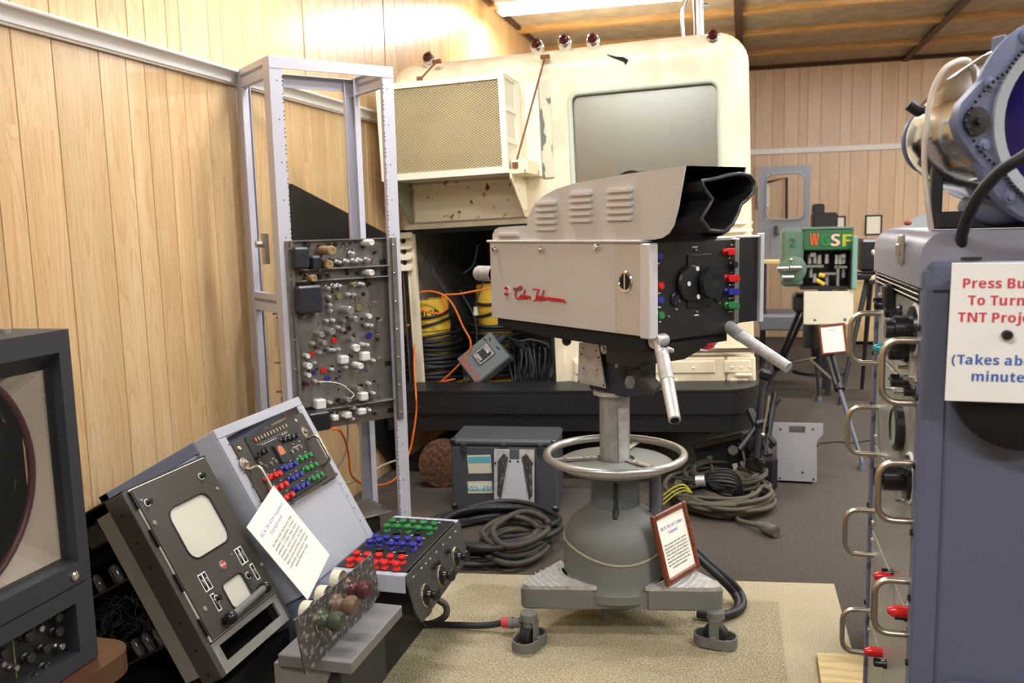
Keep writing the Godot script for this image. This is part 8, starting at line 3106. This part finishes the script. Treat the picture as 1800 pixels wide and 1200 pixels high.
	part("knob", b, mat("knob_pale", Color8(150, 150, 140), 0.4), ko)
	for e in [[-0.09, 0.0], [0.09, 0.03]]:
		b = mk()
		b.cyl(Vector3(e[0], e[1], 0.01), Vector3(e[0] - 0.005, e[1] - 0.08, 0.02), 0.007, -1, 8)
		b.cbox(Vector3(e[0], e[1] + 0.01, 0.01), Vector3(0.03, 0.016, 0.02), 0.003)
		part("latch", b, mats["pedestal_grey"], ko)
	for e in [[0.03, -0.07], [0.075, -0.065], [0.11, -0.06]]:
		b = mk()
		b.cbox(Vector3(e[0], e[1], 0.006), Vector3(0.028, 0.036, 0.012), 0.002)
		part("socket", b, mats["white_can"], ko)
	b = mk()
	var fc := []
	for q in [[1440, 779], [1470, 776], [1500, 778], [1540, 772], [1600, 770]]:
		fc.append(hit(q[0], q[1], I, 0.005, 1))
	b.tube(curve(fc, 6), 0.005, 6)
	solo("floor_cord", b, mats["cable_black"], "thin dark cord lying across the open carpet beyond the projector cabinet", "cord")
	# --- folded black tripod and junk by the bumper end
	var jo := thing("folded_stand", "folded black camera stand with a bright chrome rod beside the bumper", "stand", P(0.16, 0, -4.46))
	var J := P(0.16, 0, -4.46)
	for e in [[1330, 805, 1345, 640, 0.022], [1352, 800, 1318, 720, 0.02], [1300, 790, 1368, 700, 0.016], [1345, 800, 1362, 690, 0.016]]:
		b = mk()
		b.cyl(hit(e[0], e[1], J, 0.05), hit(e[2], e[3], J, -0.1), e[4], -1, 10)
		part("tube", b, mats["black"], jo)
	for e in [[1345, 658, 0.05], [1338, 745, 0.05], [1318, 778, 0.065], [1352, 775, 0.055], [1328, 815, 0.07]]:
		b = mk()
		b.cbox(hit(e[0], e[1], J, 0.0), Vector3(e[2], e[2] * 1.2, e[2]), 0.012, Basis(Vector3.BACK, e[0] * 0.37))
		part("clamp", b, mats["black"], jo)
	b = mk()
	b.cyl(hit(1353, 695, J, 0.08), hit(1341, 762, J, 0.1), 0.007, -1, 10)
	b.sphere(hit(1341, 764, J, 0.1), Vector3(0.012, 0.012, 0.012), 10, 6)
	part("chrome_rod", b, mats["chrome"], jo)
	b = mk()
	b.cbox(Vector3(-0.045, 0.11, -0.27), Vector3(0.15, 0.21, 0.13), 0.03)
	part("base_block", b, mats["matt_black"], jo)
	# --- upright aluminium chassis
	var wf := P(0, 0, -4.9)
	var wo := thing("metal_chassis", "pale aluminium chassis plate with flared ears standing on the carpet", "chassis", wf)
	b = mk()
	var out := PackedVector2Array()
	for q in [[1355, 742], [1447, 744], [1447, 762], [1436, 776], [1436, 849], [1366, 846], [1366, 776], [1355, 762]]:
		var p := hit(q[0], q[1], wf)
		out.append(Vector2(p.x, maxf(p.y, 0.015)))
	b.prism(out, -0.004, 0.0)
	part("face_plate", b, mats["alu_plate"], wo)
	var w0 := hit(1368, 776, wf); var w1 := hit(1434, 846, wf)
	b = mk()
	b.cbox(Vector3((w0.x + w1.x) / 2, w0.y / 2 + 0.008, -0.07), Vector3(w1.x - w0.x - 0.01, w0.y - 0.012, 0.125), 0.004)
	part("body", b, mats["charcoal"], wo)
	var s0 := hit(1387, 748, wf); var s1 := hit(1415, 760, wf)
	b = mk()
	b.box(Vector3((s0.x + s1.x) / 2, (s0.y + s1.y) / 2, 0.0), Vector3(s1.x - s0.x, s0.y - s1.y, 0.002))
	part("window", b, mats["dusty_black"], wo)
	for e in [[1372, 754], [1429, 754], [1371, 840], [1430, 842], [1411, 830], [1437, 783]]:
		var p := hit(e[0], e[1], wf)
		b = mk()
		screw(b, Vector3(p.x, p.y, 0.0), 0.006, 0.004)
		part("screw", b, mats["charcoal"], wo)
	for x in [w0.x + 0.03, w1.x - 0.03]:
		b = mk()
		b.cyl(Vector3(x, 0, -0.05), Vector3(x, 0.016, -0.05), 0.012, -1, 10)
		part("foot", b, mats["rubber"], wo)
